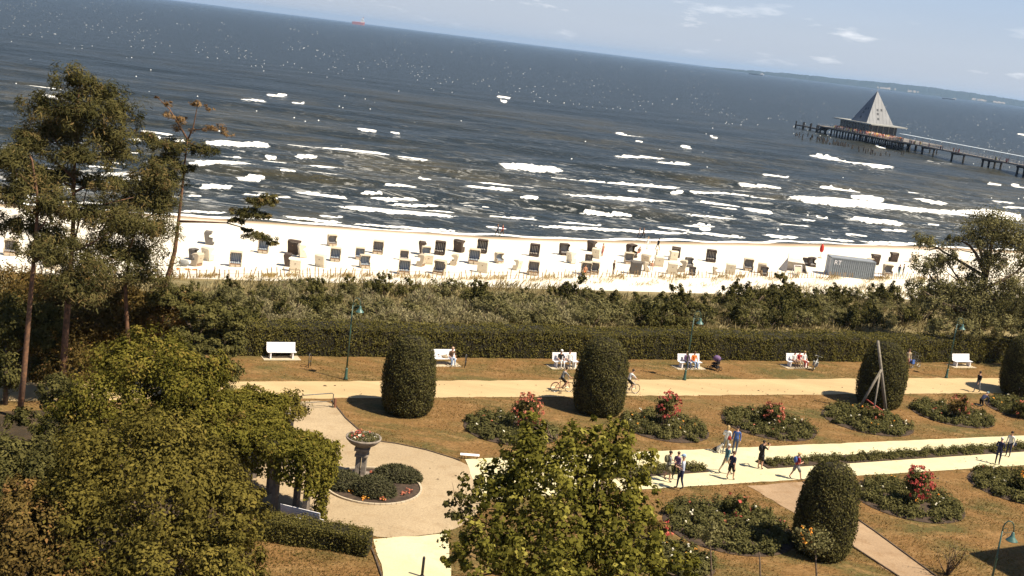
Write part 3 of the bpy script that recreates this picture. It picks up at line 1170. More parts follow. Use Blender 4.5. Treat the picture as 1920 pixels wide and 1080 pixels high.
# ---- clipped hedge behind the benches
def hedge_run(name, label, p0, p1, depth, height, n, leaf, size, seed, wob=0.06, group=None):
    rg = np.random.default_rng(seed)
    p0, p1 = np.array(p0), np.array(p1)
    L = np.linalg.norm(p1 - p0)
    ang = math.atan2(p1[1] - p0[1], p1[0] - p0[0])
    t = thing(name, label, 'hedge', (p0[0], p0[1], 0), ang, group)
    # inner body
    nx = max(8, int(L / 0.6))
    us = np.linspace(0, L, nx)
    prof = [(0.08, 0.0), (0.04, height * .5), (0.10, height * .93), (0.30, height * 0.97), (depth - .3, height * 0.97), (depth - .1, height * .9), (depth - .05, 0.0)]
    V = []
    for u in us:
        w = wob * math.sin(u * 0.9 + seed) + wob * .7 * math.sin(u * 2.3)
        hz = 1 + wob * .5 * math.sin(u * .45 + 1) + 0.02 * rg.normal()
        for d, z in prof:
            V.append((u, d + w * .6 + rg.normal(0, .02), z * hz))
    k = len(prof)
    mb = MB()
    fs = []
    for i in range(nx - 1):
        for j in range(k - 1):
            fs.append((i * k + j, (i + 1) * k + j, (i + 1) * k + j + 1, i * k + j + 1))
    fs.append(tuple(range(k)))
    fs.append(tuple((nx - 1) * k + q for q in range(k - 1, -1, -1)))
    mb.add(V, fs)
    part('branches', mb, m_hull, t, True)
    # leaves over front, top, ends
    fr = height / (height + depth * 0.8 + .6)
    nf = int(n * fr)
    nt_ = int(n * 0.38)
    ne = int(n * .02) + 60
    P1 = np.stack([rg.uniform(0, L, nf), np.full(nf, 0.02), rg.uniform(0.0, 1, nf) ** .9 * height], 1)
    N1 = np.tile([0, -1.0, .25], (nf, 1))
    P2 = np.stack([rg.uniform(0, L, nt_), rg.uniform(0, depth, nt_), np.full(nt_, height)], 1)
    N2 = np.tile([0, -.05, 1.0], (nt_, 1))
    P3 = np.stack([np.where(rg.random(ne) < .5, 0.0, L), rg.uniform(0, depth, ne), rg.uniform(0, height, ne)], 1)
    N3 = np.stack([np.where(P3[:, 0] > 1, 1.0, -1.0), np.zeros(ne), np.full(ne, .2)], 1)
    PP, NN = np.concatenate([P1, P2, P3]), np.concatenate([N1, N2, N3])
    u = PP[:, 0]
    PP[:, 1] += (wob * np.sin(u * 0.9 + seed) + wob * .7 * np.sin(u * 2.3)) * .6
    PP[:, 2] *= 1 + wob * .5 * np.sin(u * .45 + 1)
    # tufts: leaves in and out by a slow and a fast rhythm
    kc = max(60, len(PP) // 26)
    ci = rg.integers(0, len(PP), kc)
    ow = rg.integers(0, kc, len(PP))
    ow = np.where(rg.random(len(PP)) < .5, ow, -1)
    Pc, Nc = PP[ci].copy(), NN[ci].copy()
    on = ow >= 0
    PP[on] = Pc[ow[on]] + rg.normal(0, .13, (on.sum(), 3)) * np.where(np.abs(Nc[ow[on]]) > .5, .25, 1.0)
    NN[on] = Nc[ow[on]]
    tu = np.where(on, rg.normal(0, 1.1, kc)[ow], 0.0) + .6 * np.sin(u * .8 + 2 * np.sin(u * .31))
    PP += NN * (0.045 * tu[:, None] + rg.normal(0, .035, (len(PP), 1)))
    NN = unit(NN + rg.normal(0, .55, NN.shape))
    tint = np.clip(0.45 + .14 * tu + rg.normal(0, .2, len(PP)), 0, 1)
    link('foliage', leaf_mesh('foliage', PP, NN, size * rg.uniform(.6, 1.4, len(PP)), leaf, .6, tint, rg), t)
    return t


hp0, hp1 = G(440, 667)[:2], G(1960, 682)[:2]
hd = (np.array(hp1) - hp0); hd = hd / np.linalg.norm(hd)
hedge_run('long_hedge', 'long clipped dark green hedge running behind the white benches', hp0 - hd * 22, hp1 + hd * 8, 2.6, 1.95, 95000, m_hedge, 0.13, 3)
hedge_run('low_hedge', 'short knee-high hedge at the edge of the round cobbled place, above the brown grass', G(478, 1012)[:2], G(686, 1046)[:2], 1.25, 0.85, 14000, m_hedge, 0.085, 5, 0.08)


# ---- yews clipped to blunt domes
def topiary(label, cx, cybase, ytop, wpx, seed):
    rg = np.random.default_rng(seed)
    b = G(cx, cybase)
    m = mpp(b)
    b = b + np.array([0, 1.0, 0]) * (wpx * m * .36)
    hgt = ztop(b, ytop)
    rad = wpx * m / 2
    t = thing('topiary', label, 'topiary', tuple(b), group='clipped yew domes on the lawn')
    pz = np.array([0.0, .03, .12, .3, .5, .68, .82, .92, .98, 1.0])
    pr = np.array([.70, .84, .95, 1.0, .985, .90, .775, .60, .34, .0])
    mb = MB()
    mb.tube([(0, 0, -.1), (0, 0, hgt * .5)], [.16, .1], 8)
    part('trunk', mb, m_bark, t, True)
    z = np.linspace(0, 1, 30)
    mb = MB()
    mb.lathe([(max(0.01, np.interp(q, pz, pr)) * (rad - .07), q * (hgt - .08) + .02) for q in z], 28)
    n = 15000
    q = rg.random(n * 2)
    keep = rg.random(n * 2) < np.interp(q, pz, pr) * .9 + .16
    q = q[keep][:n]
    n = len(q)
    th = rg.uniform(0, 2 * math.pi, n)
    rr = np.interp(q, pz, pr) * rad
    sl_ = (np.interp(q + .02, pz, pr) - np.interp(q - .02, pz, pr)) * rad / (.04 * hgt)
    lump = 1 + .025 * np.sin(th * 3 + seed) * np.sin(q * 7 + seed) + .016 * np.sin(th * 8 + q * 19 + seed) + .012 * np.sin(th * 17 - q * 31)
    PP = np.stack([rr * lump * np.cos(th), rr * lump * np.sin(th), q * hgt], 1)
    NN = unit(np.stack([np.cos(th), np.sin(th), -sl_], 1))
    PP += NN * np.where(rg.random((n, 1)) < .08, rg.uniform(.03, .13, (n, 1)), rg.normal(0, .03, (n, 1)))
    NN = unit(NN + rg.normal(0, .55, (n, 3)))
    tint = np.clip(.45 + .16 * np.sin(th * 3 + q * 9 + seed) * np.sin(q * 13 - th * 2 + seed) + .14 * np.sin(th * 11 + q * 29 + 3 * np.sin(th * 5 + q * 7)) + rg.normal(0, .2, n), 0, 1)
    V, tt = leaf_arrays(PP, NN, 0.12 * rg.uniform(.6, 1.3, n), .5, tint, rg)
    cr = link('crown', leaf_mesh('crown', PP, NN, 0.12 * rg.uniform(.6, 1.3, n), m_yew, .5, tint, rg), t)
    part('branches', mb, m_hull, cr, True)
    return t


topiary('clipped yew dome between the green lamp post and the second white bench', 757, 783, 627, 100, 1)
topiary('clipped yew dome with a cyclist on either side', 1121, 782, 631, 99, 2)
topiary('clipped yew dome with a wooden tripod leaning in front', 1654, 768, 639, 88, 3)
topiary('largest clipped yew dome, beside the worn path to the double walk', 1546, 1054, 866, 113, 4)
topiary('clipped yew dome at the seaward end of the lawn, cut by the picture edge', 1921, 748, 628, 78, 5)

# ---- scrub on the dune: a few bushes, each copied with its own place, size and turn
def bush_proto(kind, seed):
    rg = np.random.default_rng(seed)
    if kind == 0:     # dark, rounded, upright
        blobs = [((0, 0, 1.0), (.95, .95, .95)), ((.7, .3, .7), (.7, .7, .65)), ((-.6, -.3, .8), (.75, .7, .75)), ((.1, -.2, 1.75), (.5, .5, .6))]
        PP, NN, TT = clump_cloud(blobs, 1900, rg, .33, 50, (.5, 1.0), .4)
        me = leaf_mesh('foliage', PP, NN, .17 * rg.uniform(.6, 1.3, len(PP)), m_dark, .55, TT, rg)
    elif kind == 1:   # olive green and loose
        blobs = [((0, 0, .9), (1.2, 1.1, .85)), ((.9, 0, .7), (.8, .7, .6)), ((-.8, .4, .8), (.8, .8, .7)), ((.2, .3, 1.5), (.6, .6, .5))]
        PP, NN, TT = clump_cloud(blobs, 2000, rg, .34, 45, (.5, 1.05), .4)
        me = leaf_mesh('foliage', PP, NN, .16 * rg.uniform(.6, 1.3, len(PP)), m_scrub, .5, TT, rg)
    else:             # pale, feathery, upright twigs
        n = 1700
        a = rg.uniform(0, 6.28, n)
        r = np.sqrt(rg.random(n)) * 1.25
        z = rg.random(n) ** .8 * (1.5 - .5 * r) * (.8 + .25 * np.sin(a * 3 + seed))
        PP = np.stack([r * np.cos(a), r * np.sin(a), z], 1)
        NN = unit(rg.normal(size=(n, 3)) + np.array([0, -.3, .35]))
        axis = np.stack([.35 * np.cos(a), .35 * np.sin(a), np.ones(n)], 1)
        me = leaf_mesh('foliage', PP, NN, .34 * rg.uniform(.6, 1.3, n), m_silver, .2, np.clip(rg.normal(.3 + .35 * z, .22), 0, 1), rg, axis)
    st = MB()
    for _ in range(7):
        a = rg.uniform(0, 6.28)
        st.tube([(0.1 * math.cos(a), .1 * math.sin(a), -.2), (.4 * math.cos(a), .4 * math.sin(a), .6), (.75 * math.cos(a), .75 * math.sin(a), 1.15)], [.04, .03, .012], 5)
    return me, st.mesh('stem', m_bark, True)


BUSH = [bush_proto(k % 3, 40 + k) for k in range(6)]
BUSH_LABEL = ['dark leafy bush in the dune scrub behind the long hedge', 'olive green loose bush in the dune scrub behind the long hedge', 'pale feathery bush in the dune scrub behind the long hedge']


MARKS = [(-200, 'west of the crooked pine'), (360, 'east of the crooked pine'), (480, 'behind the empty bench'), (600, 'behind the west lamp post'), (700, 'behind the first yew'), (820, 'behind the bench of the lone man'),
         (910, 'between the lone man and the second yew'), (1000, 'behind the bench by the second yew'), (1090, 'behind the second yew'), (1190, 'east of the second yew'), (1265, 'behind the sitter in orange'), (1340, 'behind the pushchair'),
         (1440, 'behind the three sitters'), (1540, 'in front of the container'), (1620, 'behind the tripod yew'), (1720, 'behind the east lamp post'), (1800, 'under the open crowned tree'), (1900, 'behind the last yew')]


def bush_label(k, x, dy, y, size):
    look = ('dark leafy bush', 'loose olive bush', 'pale feathery bush')[k]
    look = ('taller ' if size > 1.12 else 'low ' if size < .85 else '') + look
    row = 'on the sandy rim' if dy < 14 else ('by the long hedge' if y > 600 else 'in the mid scrub')
    return look + ' ' + row + ', ' + [w for q, w in MARKS if q <= x][-1]


def scrub():
    rg = np.random.default_rng(21)
    xs = [-150, 340, 430, 520, 620, 700, 800, 900, 960, 1060, 1140, 1230, 1300, 1350, 1420, 1520, 1600, 1700, 1800, 2100]
    yt = [550, 552, 540, 540, 536, 540, 546, 548, 545, 548, 566, 570, 572, 566, 548, 548, 546, 552, 560, 560]
    placed = []
    tries = 0
    while len(placed) < 262 and tries < 6000:
        tries += 1
        x = rg.uniform(-120, 2040)
        y0 = np.interp(x, xs, yt) + 16
        y = rg.uniform(y0, 622)
        if any(abs(x - q[0]) < 20 and abs(y - q[1]) < 7 for q in placed):
            continue
        placed.append((x, y, y - y0))
    for i, (x, y, dy) in enumerate(placed):
        w = GT(x, y)
        # pale feathery stretch in the middle, dark leafy bushes to the east and along the seaward rim
        pale = math.exp(-((x - 620) / 260) ** 2) * .6 + math.exp(-((x - 980) / 260) ** 2) * .5
        if dy < 14 and rg.random() < .55:
            k = 0
        elif rg.random() < pale:
            k = 2
        else:
            k = 0 if rg.random() < (.55 if x > 1180 else .3) else 1
        me, st = BUSH[k + 3 * int(rg.random() < .5)]
        sc = rg.uniform(.75, 1.25) * (1.12 if k == 0 else 1.0) * (0.85 if x < 700 else 1.0)
        t = thing('bush', bush_label(k, x, dy, y, sc), 'bush', (w[0], w[1], w[2] - .05), rg.uniform(0, 6.28), 'bushes in the dune scrub')
        t.scale = (sc * rg.uniform(.85, 1.2), sc * rg.uniform(.85, 1.2), sc * rg.uniform(.7, 1.15))
        link('foliage', me, t)
        link('stem', st, t)
    # long pale grass between them, thinning out onto the sand
    n = 42000
    x = rg.uniform(-140, 2060, n)
    y = np.interp(x, xs, yt) - 6 + (rg.random(n) ** 1.3) * 95
    keep = y < 632
    x, y = x[keep], y[keep]
    pts = np.array([GT(a, b) for a, b in zip(x[::14], y[::14])])
    rep = 14
    base = np.repeat(pts, rep, 0)
    base[:, :2] += rg.normal(0, .55, (len(base), 2))
    n = len(base)
    hgt = rg.uniform(.35, .95, n)
    base[:, 2] += hgt * .45
    NN = unit(rg.normal(size=(n, 3)) * np.array([1, 1, .3]))
    ax = np.stack([rg.normal(.25, .2, n), rg.normal(0, .2, n), np.ones(n)], 1)
    me = leaf_mesh('dune_grass', base, NN, hgt, m_straw, .10, rg.random(n), rg, ax)
    o = link('dune_grass', me)
    o['kind'] = 'stuff'


scrub()

# ---- short dry blades over the lawn, so that it has a nap and ragged edges
def inside(poly, x, y):
    r = np.zeros(len(x), bool)
    q = np.array([p[:2] for p in poly])
    for (x0, y0), (x1, y1) in zip(q, np.roll(q, -1, 0)):
        if y0 != y1:
            c = ((y0 > y) != (y1 > y)) & (x < (x1 - x0) * (y - y0) / (y1 - y0) + x0)
            r ^= c
    return r


def lawn_blades():
    rg = np.random.default_rng(77)
    n = 150000
    px, py = rg.uniform(380, 1960, n), rg.uniform(676, 1110, n)
    d = (px - 960)[:, None] * _CX - (py - 540)[:, None] * _CY + FPX * _F
    w = _C + d * ((0 - CAMZ) / d[:, 2])[:, None]
    x, y = w[:, 0], w[:, 1]
    out = inside([pb[0], pb[1], pt[1], pt[0]], x, y) | inside(rounded(gp(PLAZA)), x, y) | inside([db[0], db[1], da[1], da[0]], x, y) | inside(gp(DIAG), x, y) | inside(gp(APRON), x, y) | (x * SX[0] + y * SX[1] > 78)
    # thinner where the ground is worn
    k = np.sin(x * .9 + 1.7 * np.sin(y * .6)) * np.sin(y * 1.3 + np.sin(x * .4)) + .8 * np.sin(x * .31 + y * .47)
    keep = ~out & (rg.random(n) < .55 + .35 * k)
    x, y, k = x[keep], y[keep], k[keep]
    n = len(x)
    h = rg.uniform(.06, .15, n)
    ax = np.stack([rg.normal(0, .7, n), rg.normal(0, .7, n), np.full(n, .8)], 1)
    tint = np.clip(.5 - .22 * k + rg.normal(0, .22, n), 0, 1)
    m = leafm('lawn_blade', (0.080, 0.070, 0.020), (0.235, 0.120, 0.040), 0.2, (0.33, 0.20, 0.08))
    me = leaf_mesh('lawn_grass', np.stack([x, y, h * .35], 1), unit(rg.normal(size=(n, 3)) * [1, 1, .6] + [0, 0, .5]), h, m, .28, tint, rg, ax)
    struct('lawn_grass', me, 'stuff')


lawn_blades()

# ---- trees
UND = 'broadleaf trees below the hotel'
tree('broadleaf_tree', 'largest olive green broadleaf tree, filling the corner below the pergola', foot(300, 1220),
     [bl(285, 905, 42, 190, 130), bl(180, 1000, 41, 150, 110), bl(400, 990, 42, 95, 120), bl(300, 1080, 40, 200, 100), bl(360, 880, 43, 110, 80), bl(220, 850, 43, 110, 70), bl(430, 1080, 40, 75, 90), bl(455, 960, 42, 55, 70), bl(140, 930, 42, 80, 70), bl(100, 1060, 40, 90, 70)],
     m_olive, 62000, .165, 51, clump=.24, per=130, group=UND)
tree('broadleaf_tree', 'brighter green broadleaf tree in front of the pine trunks', foot(250, 900),
     [bl(280, 710, 53, 120, 75), bl(205, 760, 52, 95, 60), bl(355, 735, 53, 80, 65), bl(290, 655, 54, 70, 45), bl(235, 690, 54, 70, 50), bl(330, 800, 52, 110, 50), bl(395, 765, 53, 60, 50), bl(150, 800, 52, 70, 70), bl(420, 830, 52, 60, 45), bl(180, 850, 51, 90, 50), bl(380, 690, 54, 60, 40)],
     m_green, 48000, .165, 52, clump=.27, per=100, group=UND)
tree('broadleaf_tree', 'brownish tree in the lower corner below the pines', foot(40, 1240),
     [bl(60, 1000, 40, 105, 70), bl(10, 1070, 39, 110, 80), bl(50, 930, 41, 50, 40), bl(120, 1075, 39, 80, 50)],
     m_brown, 24000, .165, 53, clump=.27, per=80, group=UND)
tree('conifer', 'dark cedar with flat layered branches beside the west end of the long hedge', foot(385, 745),
     [bl(395, 590, 68, 75, 28), bl(360, 640, 67, 55, 32), bl(425, 640, 68, 45, 35), bl(390, 690, 66, 60, 35), bl(330, 560, 69, 60, 22), bl(440, 600, 69, 30, 22), bl(400, 730, 65, 45, 25)],
     m_dark, 24000, .19, 54, clump=.27, per=60, up=.7, flat=.5)
tree('shrub', 'brown leaved shrub under the pergola', foot(430, 880), [bl(425, 815, 54, 55, 45), bl(380, 790, 54, 45, 35)], m_brown, 4500, .18, 55, trunk_r=.12, cat='shrub')
tree('shrub', 'dark bushy undergrowth at the foot of the leaning pine', foot(215, 700), [bl(215, 600, 70, 80, 45), bl(300, 600, 70, 60, 40), bl(150, 640, 69, 70, 45), bl(250, 560, 71, 50, 25)], m_brown, 16000, .19, 56, trunk_r=.15, cat='shrub')
tree('shrub', 'shady bush against the picture edge beside the first pine', foot(10, 760), [bl(10, 610, 63, 60, 60), bl(-10, 700, 62, 60, 50), bl(80, 620, 64, 50, 50), bl(90, 690, 64, 40, 40)], m_dark, 15000, .19, 57, trunk_r=.15, cat='shrub')
tree('shrub', 'dark undergrowth in the deep shade below the pines', foot(70, 960), [bl(60, 900, 48, 90, 60), bl(-10, 880, 48, 70, 60), bl(110, 820, 51, 60, 40), bl(120, 880, 49, 70, 70), bl(30, 850, 50, 60, 35), bl(140, 950, 47, 60, 50), bl(60, 790, 53, 50, 25), bl(110, 740, 55, 50, 40)], m_dark, 26000, .17, 58, trunk_r=.12, cat='shrub')

tree('shrub', 'brown green undergrowth filling the gap between the pine trunks', foot(170, 720), [bl(120, 545, 72, 75, 45), bl(60, 555, 71, 70, 40), bl(200, 560, 72, 60, 40), bl(20, 525, 73, 60, 30), bl(330, 575, 71, 50, 30), bl(170, 610, 70, 90, 45), bl(60, 640, 67, 60, 50), bl(130, 690, 64, 70, 50)],
     m_brown, 26000, .17, 59, trunk_r=.15, clump=.34, per=40, cat='shrub')
# pines
PG = 'tall pines by the promenade'


def pine(label, base_px, Y, path, blobs, n, seed, r0=.3, limbs=(), auto=True, mat=None, size=.2):
    b = at(base_px[0], base_px[1], Y)
    b = np.array([b[0], b[1], 0.0])
    tp = [b] + [at(x, y, Y) for x, y in path]
    el = [([at(x, y, Y + k) for x, y, k in pts], r) for pts, r in limbs]
    return tree('pine_tree', label, b, [bl(x, y, Y + dy, rx * 1.12, ry * 1.1) for x, y, rx, ry, dy in blobs], mat or m_needle, int(n * 1.05), size, seed, m_pine_bark, r0, PG, True, .40, 55, (.1, 1.25),
                twigs=2 if auto else 0, extra_limbs=el, up=.5, trunk_path=tp, auto=auto)


pine('slim pine with the bare lower trunk at the picture edge', (36, 790), 60, [(45, 700), (57, 560), (66, 460), (72, 380), (60, 300), (40, 262)],
     [(20, 300, 45, 32, 0), (70, 345, 55, 28, 1), (20, 370, 40, 28, -1), (95, 390, 45, 25, 0), (45, 425, 50, 22, 1), (75, 470, 45, 25, -1), (110, 450, 35, 20, 1), (50, 265, 25, 15, 0)], 22000, 61, .17)
pine('tallest dense pine with a rounded crown', (112, 800), 63, [(122, 640), (131, 520), (137, 430), (139, 330), (143, 230), (150, 150)],
     [(140, 150, 36, 22, 0), (185, 175, 45, 28, 1), (85, 200, 38, 26, 0), (140, 215, 55, 30, -1), (215, 205, 42, 32, 0), (95, 245, 65, 28, 1), (190, 250, 60, 30, 0), (60, 270, 35, 25, 0), (145, 290, 60, 24, -1), (215, 285, 40, 24, 1),
      (105, 330, 50, 20, 1), (190, 340, 50, 18, 0), (165, 400, 60, 25, 0), (110, 480, 45, 28, 1), (180, 500, 60, 32, 0), (130, 545, 60, 30, -1), (230, 420, 50, 28, 2)], 46000, 62, .21,
     limbs=[([(139, 400, 0), (165, 392, 0), (215, 378, 1), (250, 370, 1)], .07), ([(140, 450, 0), (152, 400, 0), (165, 345, 0), (190, 380, 1)], .06)])
pine('dense middle pine leaning on the thin topped one', (245, 790), 68, [(240, 640), (235, 540), (245, 460), (265, 400), (285, 330)],
     [(285, 330, 45, 28, 0), (260, 375, 50, 30, 0), (305, 380, 35, 30, 1), (230, 425, 50, 30, 0), (290, 430, 45, 28, -1), (250, 475, 60, 30, 1), (200, 465, 45, 25, 0), (270, 520, 45, 22, 0)], 26000, 63, .15)
CROOKED = pine('crooked thin topped pine with a long branch out over the beach', (298, 690), 72, [(302, 600), (306, 545), (318, 508), (328, 470), (334, 420), (341, 360), (347, 300), (352, 262)],
     [(345, 320, 22, 12, 0), (325, 275, 45, 14, 0), (275, 262, 26, 12, 0), (395, 285, 30, 8, 0), (300, 345, 40, 28, 0), (310, 300, 35, 14, 0)], 9000, 64, .22,
     limbs=[([(352, 262, 0), (336, 235, 0), (318, 205, 0), (293, 180, 0)], .07), ([(352, 262, 0), (362, 240, 0), (367, 215, 0), (372, 188, 0)], .06), ([(365, 244, 0), (390, 240, 0), (425, 240, 0)], .035),
            ([(350, 275, 0), (310, 272, 0), (265, 262, 0), (245, 245, 0)], .05), ([(336, 415, 0), (380, 416, 0), (425, 418, 0), (450, 400, 0)], .09), ([(425, 418, 0), (460, 428, 0), (490, 445, 0)], .05),
            ([(450, 400, 0), (475, 388, 0), (505, 372, 0)], .03), ([(306, 545, 0), (285, 525, 0), (270, 490, 0)], .08), ([(345, 262, 0), (370, 275, 0), (400, 280, 0)], .03)], auto=False)
_rg = np.random.default_rng(66)
for _b, _n, _m, _z in (([bl(310, 195, 72, 16, 9), bl(325, 217, 72, 24, 9), bl(370, 195, 72, 22, 11), bl(390, 207, 72, 14, 7), bl(405, 242, 72, 40, 8), bl(425, 252, 72, 18, 7), bl(350, 243, 72, 30, 8), bl(338, 228, 72, 26, 11), bl(295, 183, 72, 9, 5), bl(270, 250, 72, 24, 6)], 1500, m_dry_needle, .17),
                       ([bl(460, 400, 72, 38, 13), bl(490, 378, 72, 36, 13), bl(445, 414, 72, 22, 8), bl(495, 405, 72, 24, 7), bl(505, 370, 72, 18, 8), bl(490, 445, 72, 34, 8), bl(465, 432, 72, 20, 6), bl(515, 456, 72, 18, 6)], 5200, m_needle, .2)):
    _o = np.array(CROOKED.location)
    PP, NN, TT = clump_cloud([(np.array(c) - _o, r) for c, r in _b], _n, _rg, .34, 30, (.2, 1.0), .5, .6)
    link('crown', leaf_mesh('crown', PP, NN, _z * _rg.uniform(.7, 1.3, len(PP)), _m, .2, TT, _rg, shape='quad'), CROOKED)

# tree by the dune at the east end
rt = foot(1822, 662)
RY = rt[1]
tree('broadleaf_tree', 'open crowned tree with gaps, standing behind the hedge against the beach', rt,
     [bl(1865, 420, RY, 52, 32), bl(1830, 445, RY, 40, 30), bl(1900, 450, RY, 50, 35), bl(1860, 490, RY, 40, 35), bl(1830, 530, RY, 38, 40), bl(1850, 580, RY, 45, 45), bl(1900, 540, RY, 45, 40), bl(1935, 580, RY, 45, 40), bl(1740, 455, RY, 36, 16),
      bl(1735, 500, RY, 34, 22), bl(1775, 490, RY, 36, 24), bl(1770, 540, RY, 46, 28), bl(1715, 535, RY - 2, 28, 14), bl(1800, 580, RY - 1, 42, 34), bl(1750, 570, RY - 2, 40, 18), bl(1930, 490, RY + 1, 30, 30), bl(1790, 450, RY, 24, 12)],
     m_scrub, 42000, .20, 71, trunk_r=.45, clump=.36, per=45, shell=(.3, 1.05), twigs=3)
tree('shrub', 'dense olive bush under the open crowned tree, beside the hedge end', foot(1900, 655), [bl(1900, 620, 103, 50, 26), bl(1790, 612, 103, 60, 22), bl(1950, 600, 103, 50, 30)], m_scrub, 6000, .24, 72, trunk_r=.15, cat='shrub')

# tree below the window, large yellow-green lobed leaves
tree('maple_tree', 'yellow green tree with large leaves rising between the cobbles and the rose beds', (3.6, 41.5, 0),
     [bl(1040, 900, 43, 120, 90), bl(1150, 880, 43.5, 80, 70), bl(1110, 830, 44, 70, 45), bl(1160, 800, 44.5, 32, 32), bl(985, 850, 43.5, 60, 45), bl(930, 930, 42.5, 80, 60), bl(1180, 960, 42.5, 70, 70), bl(1040, 1010, 41.5, 150, 80),
      bl(900, 1030, 41, 75, 60), bl(1190, 1050, 41, 80, 70), bl(1060, 1090, 40.5, 170, 70), bl(1000, 800, 44, 36, 26), bl(865, 1060, 41, 35, 30), bl(1270, 1080, 40.5, 50, 40)],
     m_maple, 27000, .185, 81, trunk_r=.3, clump=.19, per=26, shell=(.4, 1.12), aspect=.75, twigs=2)
sp = at(905, 960, 42)
tree('maple_tree', 'few-leaved side shoot of the yellow green tree, over the cobbles', (sp[0] + .6, sp[1], 0), [bl(840, 945, 42, 12, 10), bl(862, 930, 42, 14, 8), bl(878, 955, 42, 12, 10), bl(855, 968, 42, 20, 10), bl(845, 925, 42, 6, 5), bl(885, 935, 42, 10, 6)],
     m_dark, 420, .16, 82, trunk_r=.04, clump=.5, per=12, shell=(.2, 1.0), trunk_path=[(sp[0] + .6, sp[1], 0), tuple(at(900, 1010, 42)), tuple(at(880, 975, 42)), tuple(at(855, 940, 42)), tuple(at(848, 905, 42))], aspect=.8)


# ---- pergola grown over, along the west side of the round place
def pergola():
    pts = [(-7.75, 51.7), (-9.2, 52.3), (-10.9, 53.6), (-12.2, 55.6), (-12.4, 57.6), (-11.7, 59.3)]
    t = thing('pergola', 'leaf covered curved pergola round the west side of the cobbled place', 'pergola', (pts[3][0], pts[3][1], 0))
    base = np.array([pts[3][0], pts[3][1], 0])
    P2 = np.array([(p[0], p[1]) for p in pts]) - base[:2]
    rg = np.random.default_rng(91)
    m_wood = pm('pergola_wood', (0.22, 0.16, 0.11), (0.12, 0.085, 0.06), 8, .9, .2)
    m_post = pm('pergola_pillar', (0.20, 0.165, 0.13), (0.13, 0.105, 0.085), 5, .95, .3)
    H = 3.0
    for i in range(len(P2)):
        d = P2[min(i + 1, len(P2) - 1)] - P2[max(i - 1, 0)]
        d = d / np.linalg.norm(d)
        nrm = np.array([-d[1], d[0]])
        for sg in (-1, 1):
            q = P2[i] + nrm * sg * .75
            mb = MB().box((q[0], q[1], H / 2), (.24, .24, H), math.atan2(d[1], d[0]))
            part('pillar', mb, m_post, t)
        a, b = P2[i] - nrm * 1.05, P2[i] + nrm * 1.05
        mb = MB().tube([(a[0], a[1], H + .12), (b[0], b[1], H + .12)], .07, 4)
        part('beam', mb, m_wood, t)
    L = []
    for i in range(len(P2) - 1):
        for k in range(10):
            L.append(P2[i] + (P2[i + 1] - P2[i]) * k / 10)
    L = np.array(L)
    D = np.gradient(L, axis=0)
    D = D / np.linalg.norm(D, axis=1, keepdims=True)
    n = 24000
    i = rg.integers(0, len(L), n)
    nr = np.stack([-D[i, 1], D[i, 0]], 1)
    w = rg.uniform(-1.3, 1.3, n)
    side = rg.random(n) < .5
    w = np.where(side, np.where(rg.random(n) < .5, -1.3, 1.3) + rg.normal(0, .08, n), w)
    bump = .16 * np.sin(i * .9) * np.sin(w * 2.2) + .12 * np.sin(i * .37 + w)
    drop = np.where(i > len(L) * .55, 2.6, 1.5)
    z = np.where(side, H + .4 - rg.random(n) ** 1.35 * drop, H + .45 + bump + rg.normal(0, .07, n))
    xy = L[i] + nr * w[:, None] + rg.normal(0, .08, (n, 2))
    sn = np.sign(w)[:, None] * nr
    NN = np.where(side[:, None], np.concatenate([sn, np.full((n, 1), .3)], 1), np.array([0, 0, 1.0]))
    NN = unit(NN + rg.normal(0, .5, (n, 3)))
    PP = np.concatenate([xy, z[:, None]], 1)
    # the end that droops onto its pillar like a column of leaves
    m = 1500
    e = P2[0]
    zz = rg.random(m) * 3.2
    a = rg.uniform(0, 6.28, m)
    r = .28 + .35 * np.clip((zz - 1.6) / 1.6, 0, 1) + rg.normal(0, .06, m)
    off = np.array([[.25, .1]])
    PP = np.concatenate([PP, np.stack([e[0] + off[0, 0] + r * np.cos(a), e[1] + off[0, 1] + r * np.sin(a), zz], 1)])
    NN = np.concatenate([NN, unit(np.stack([np.cos(a), np.sin(a), np.full(m, .3)], 1) + rg.normal(0, .4, (m, 3)))])
    tint = np.clip(.5 + .2 * np.sin(PP[:, 0] * 2.1) * np.sin(PP[:, 1] * 1.7) + rg.normal(0, .2, len(PP)), 0, 1)
    link('foliage', leaf_mesh('foliage', PP + np.array([0, 0, 0]), NN, .17 * rg.uniform(.6, 1.3, len(PP)), m_green, .6, tint, rg), t)
    # leaves closing the near end
    m = 2600
    w_ = rg.uniform(-1.25, 1.25, m)
    nr = np.array([-D[0, 1], D[0, 0]])
    q = L[0] - D[0] * (.10 + .25 * rg.random((m, 1))) + nr * w_[:, None]
    PE = np.stack([q[:, 0], q[:, 1], H + .45 - rg.random(m) ** 1.3 * 1.9], 1) + rg.normal(0, .08, (m, 3))
    NE = unit(np.stack([np.full(m, -D[0, 0]), np.full(m, -D[0, 1]), np.full(m, .4)], 1) + rg.normal(0, .5, (m, 3)))
    link('foliage', leaf_mesh('foliage', PE, NE, .17 * rg.uniform(.6, 1.3, m), m_green, .6, None, rg), t)
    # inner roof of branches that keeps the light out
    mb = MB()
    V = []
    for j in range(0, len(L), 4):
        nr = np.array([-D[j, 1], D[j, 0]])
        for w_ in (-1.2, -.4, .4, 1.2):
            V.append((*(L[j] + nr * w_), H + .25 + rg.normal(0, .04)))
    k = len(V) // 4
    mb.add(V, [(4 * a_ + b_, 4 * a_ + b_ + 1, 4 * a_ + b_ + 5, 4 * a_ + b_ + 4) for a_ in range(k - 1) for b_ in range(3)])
    part('branches', mb, m_hull, t)
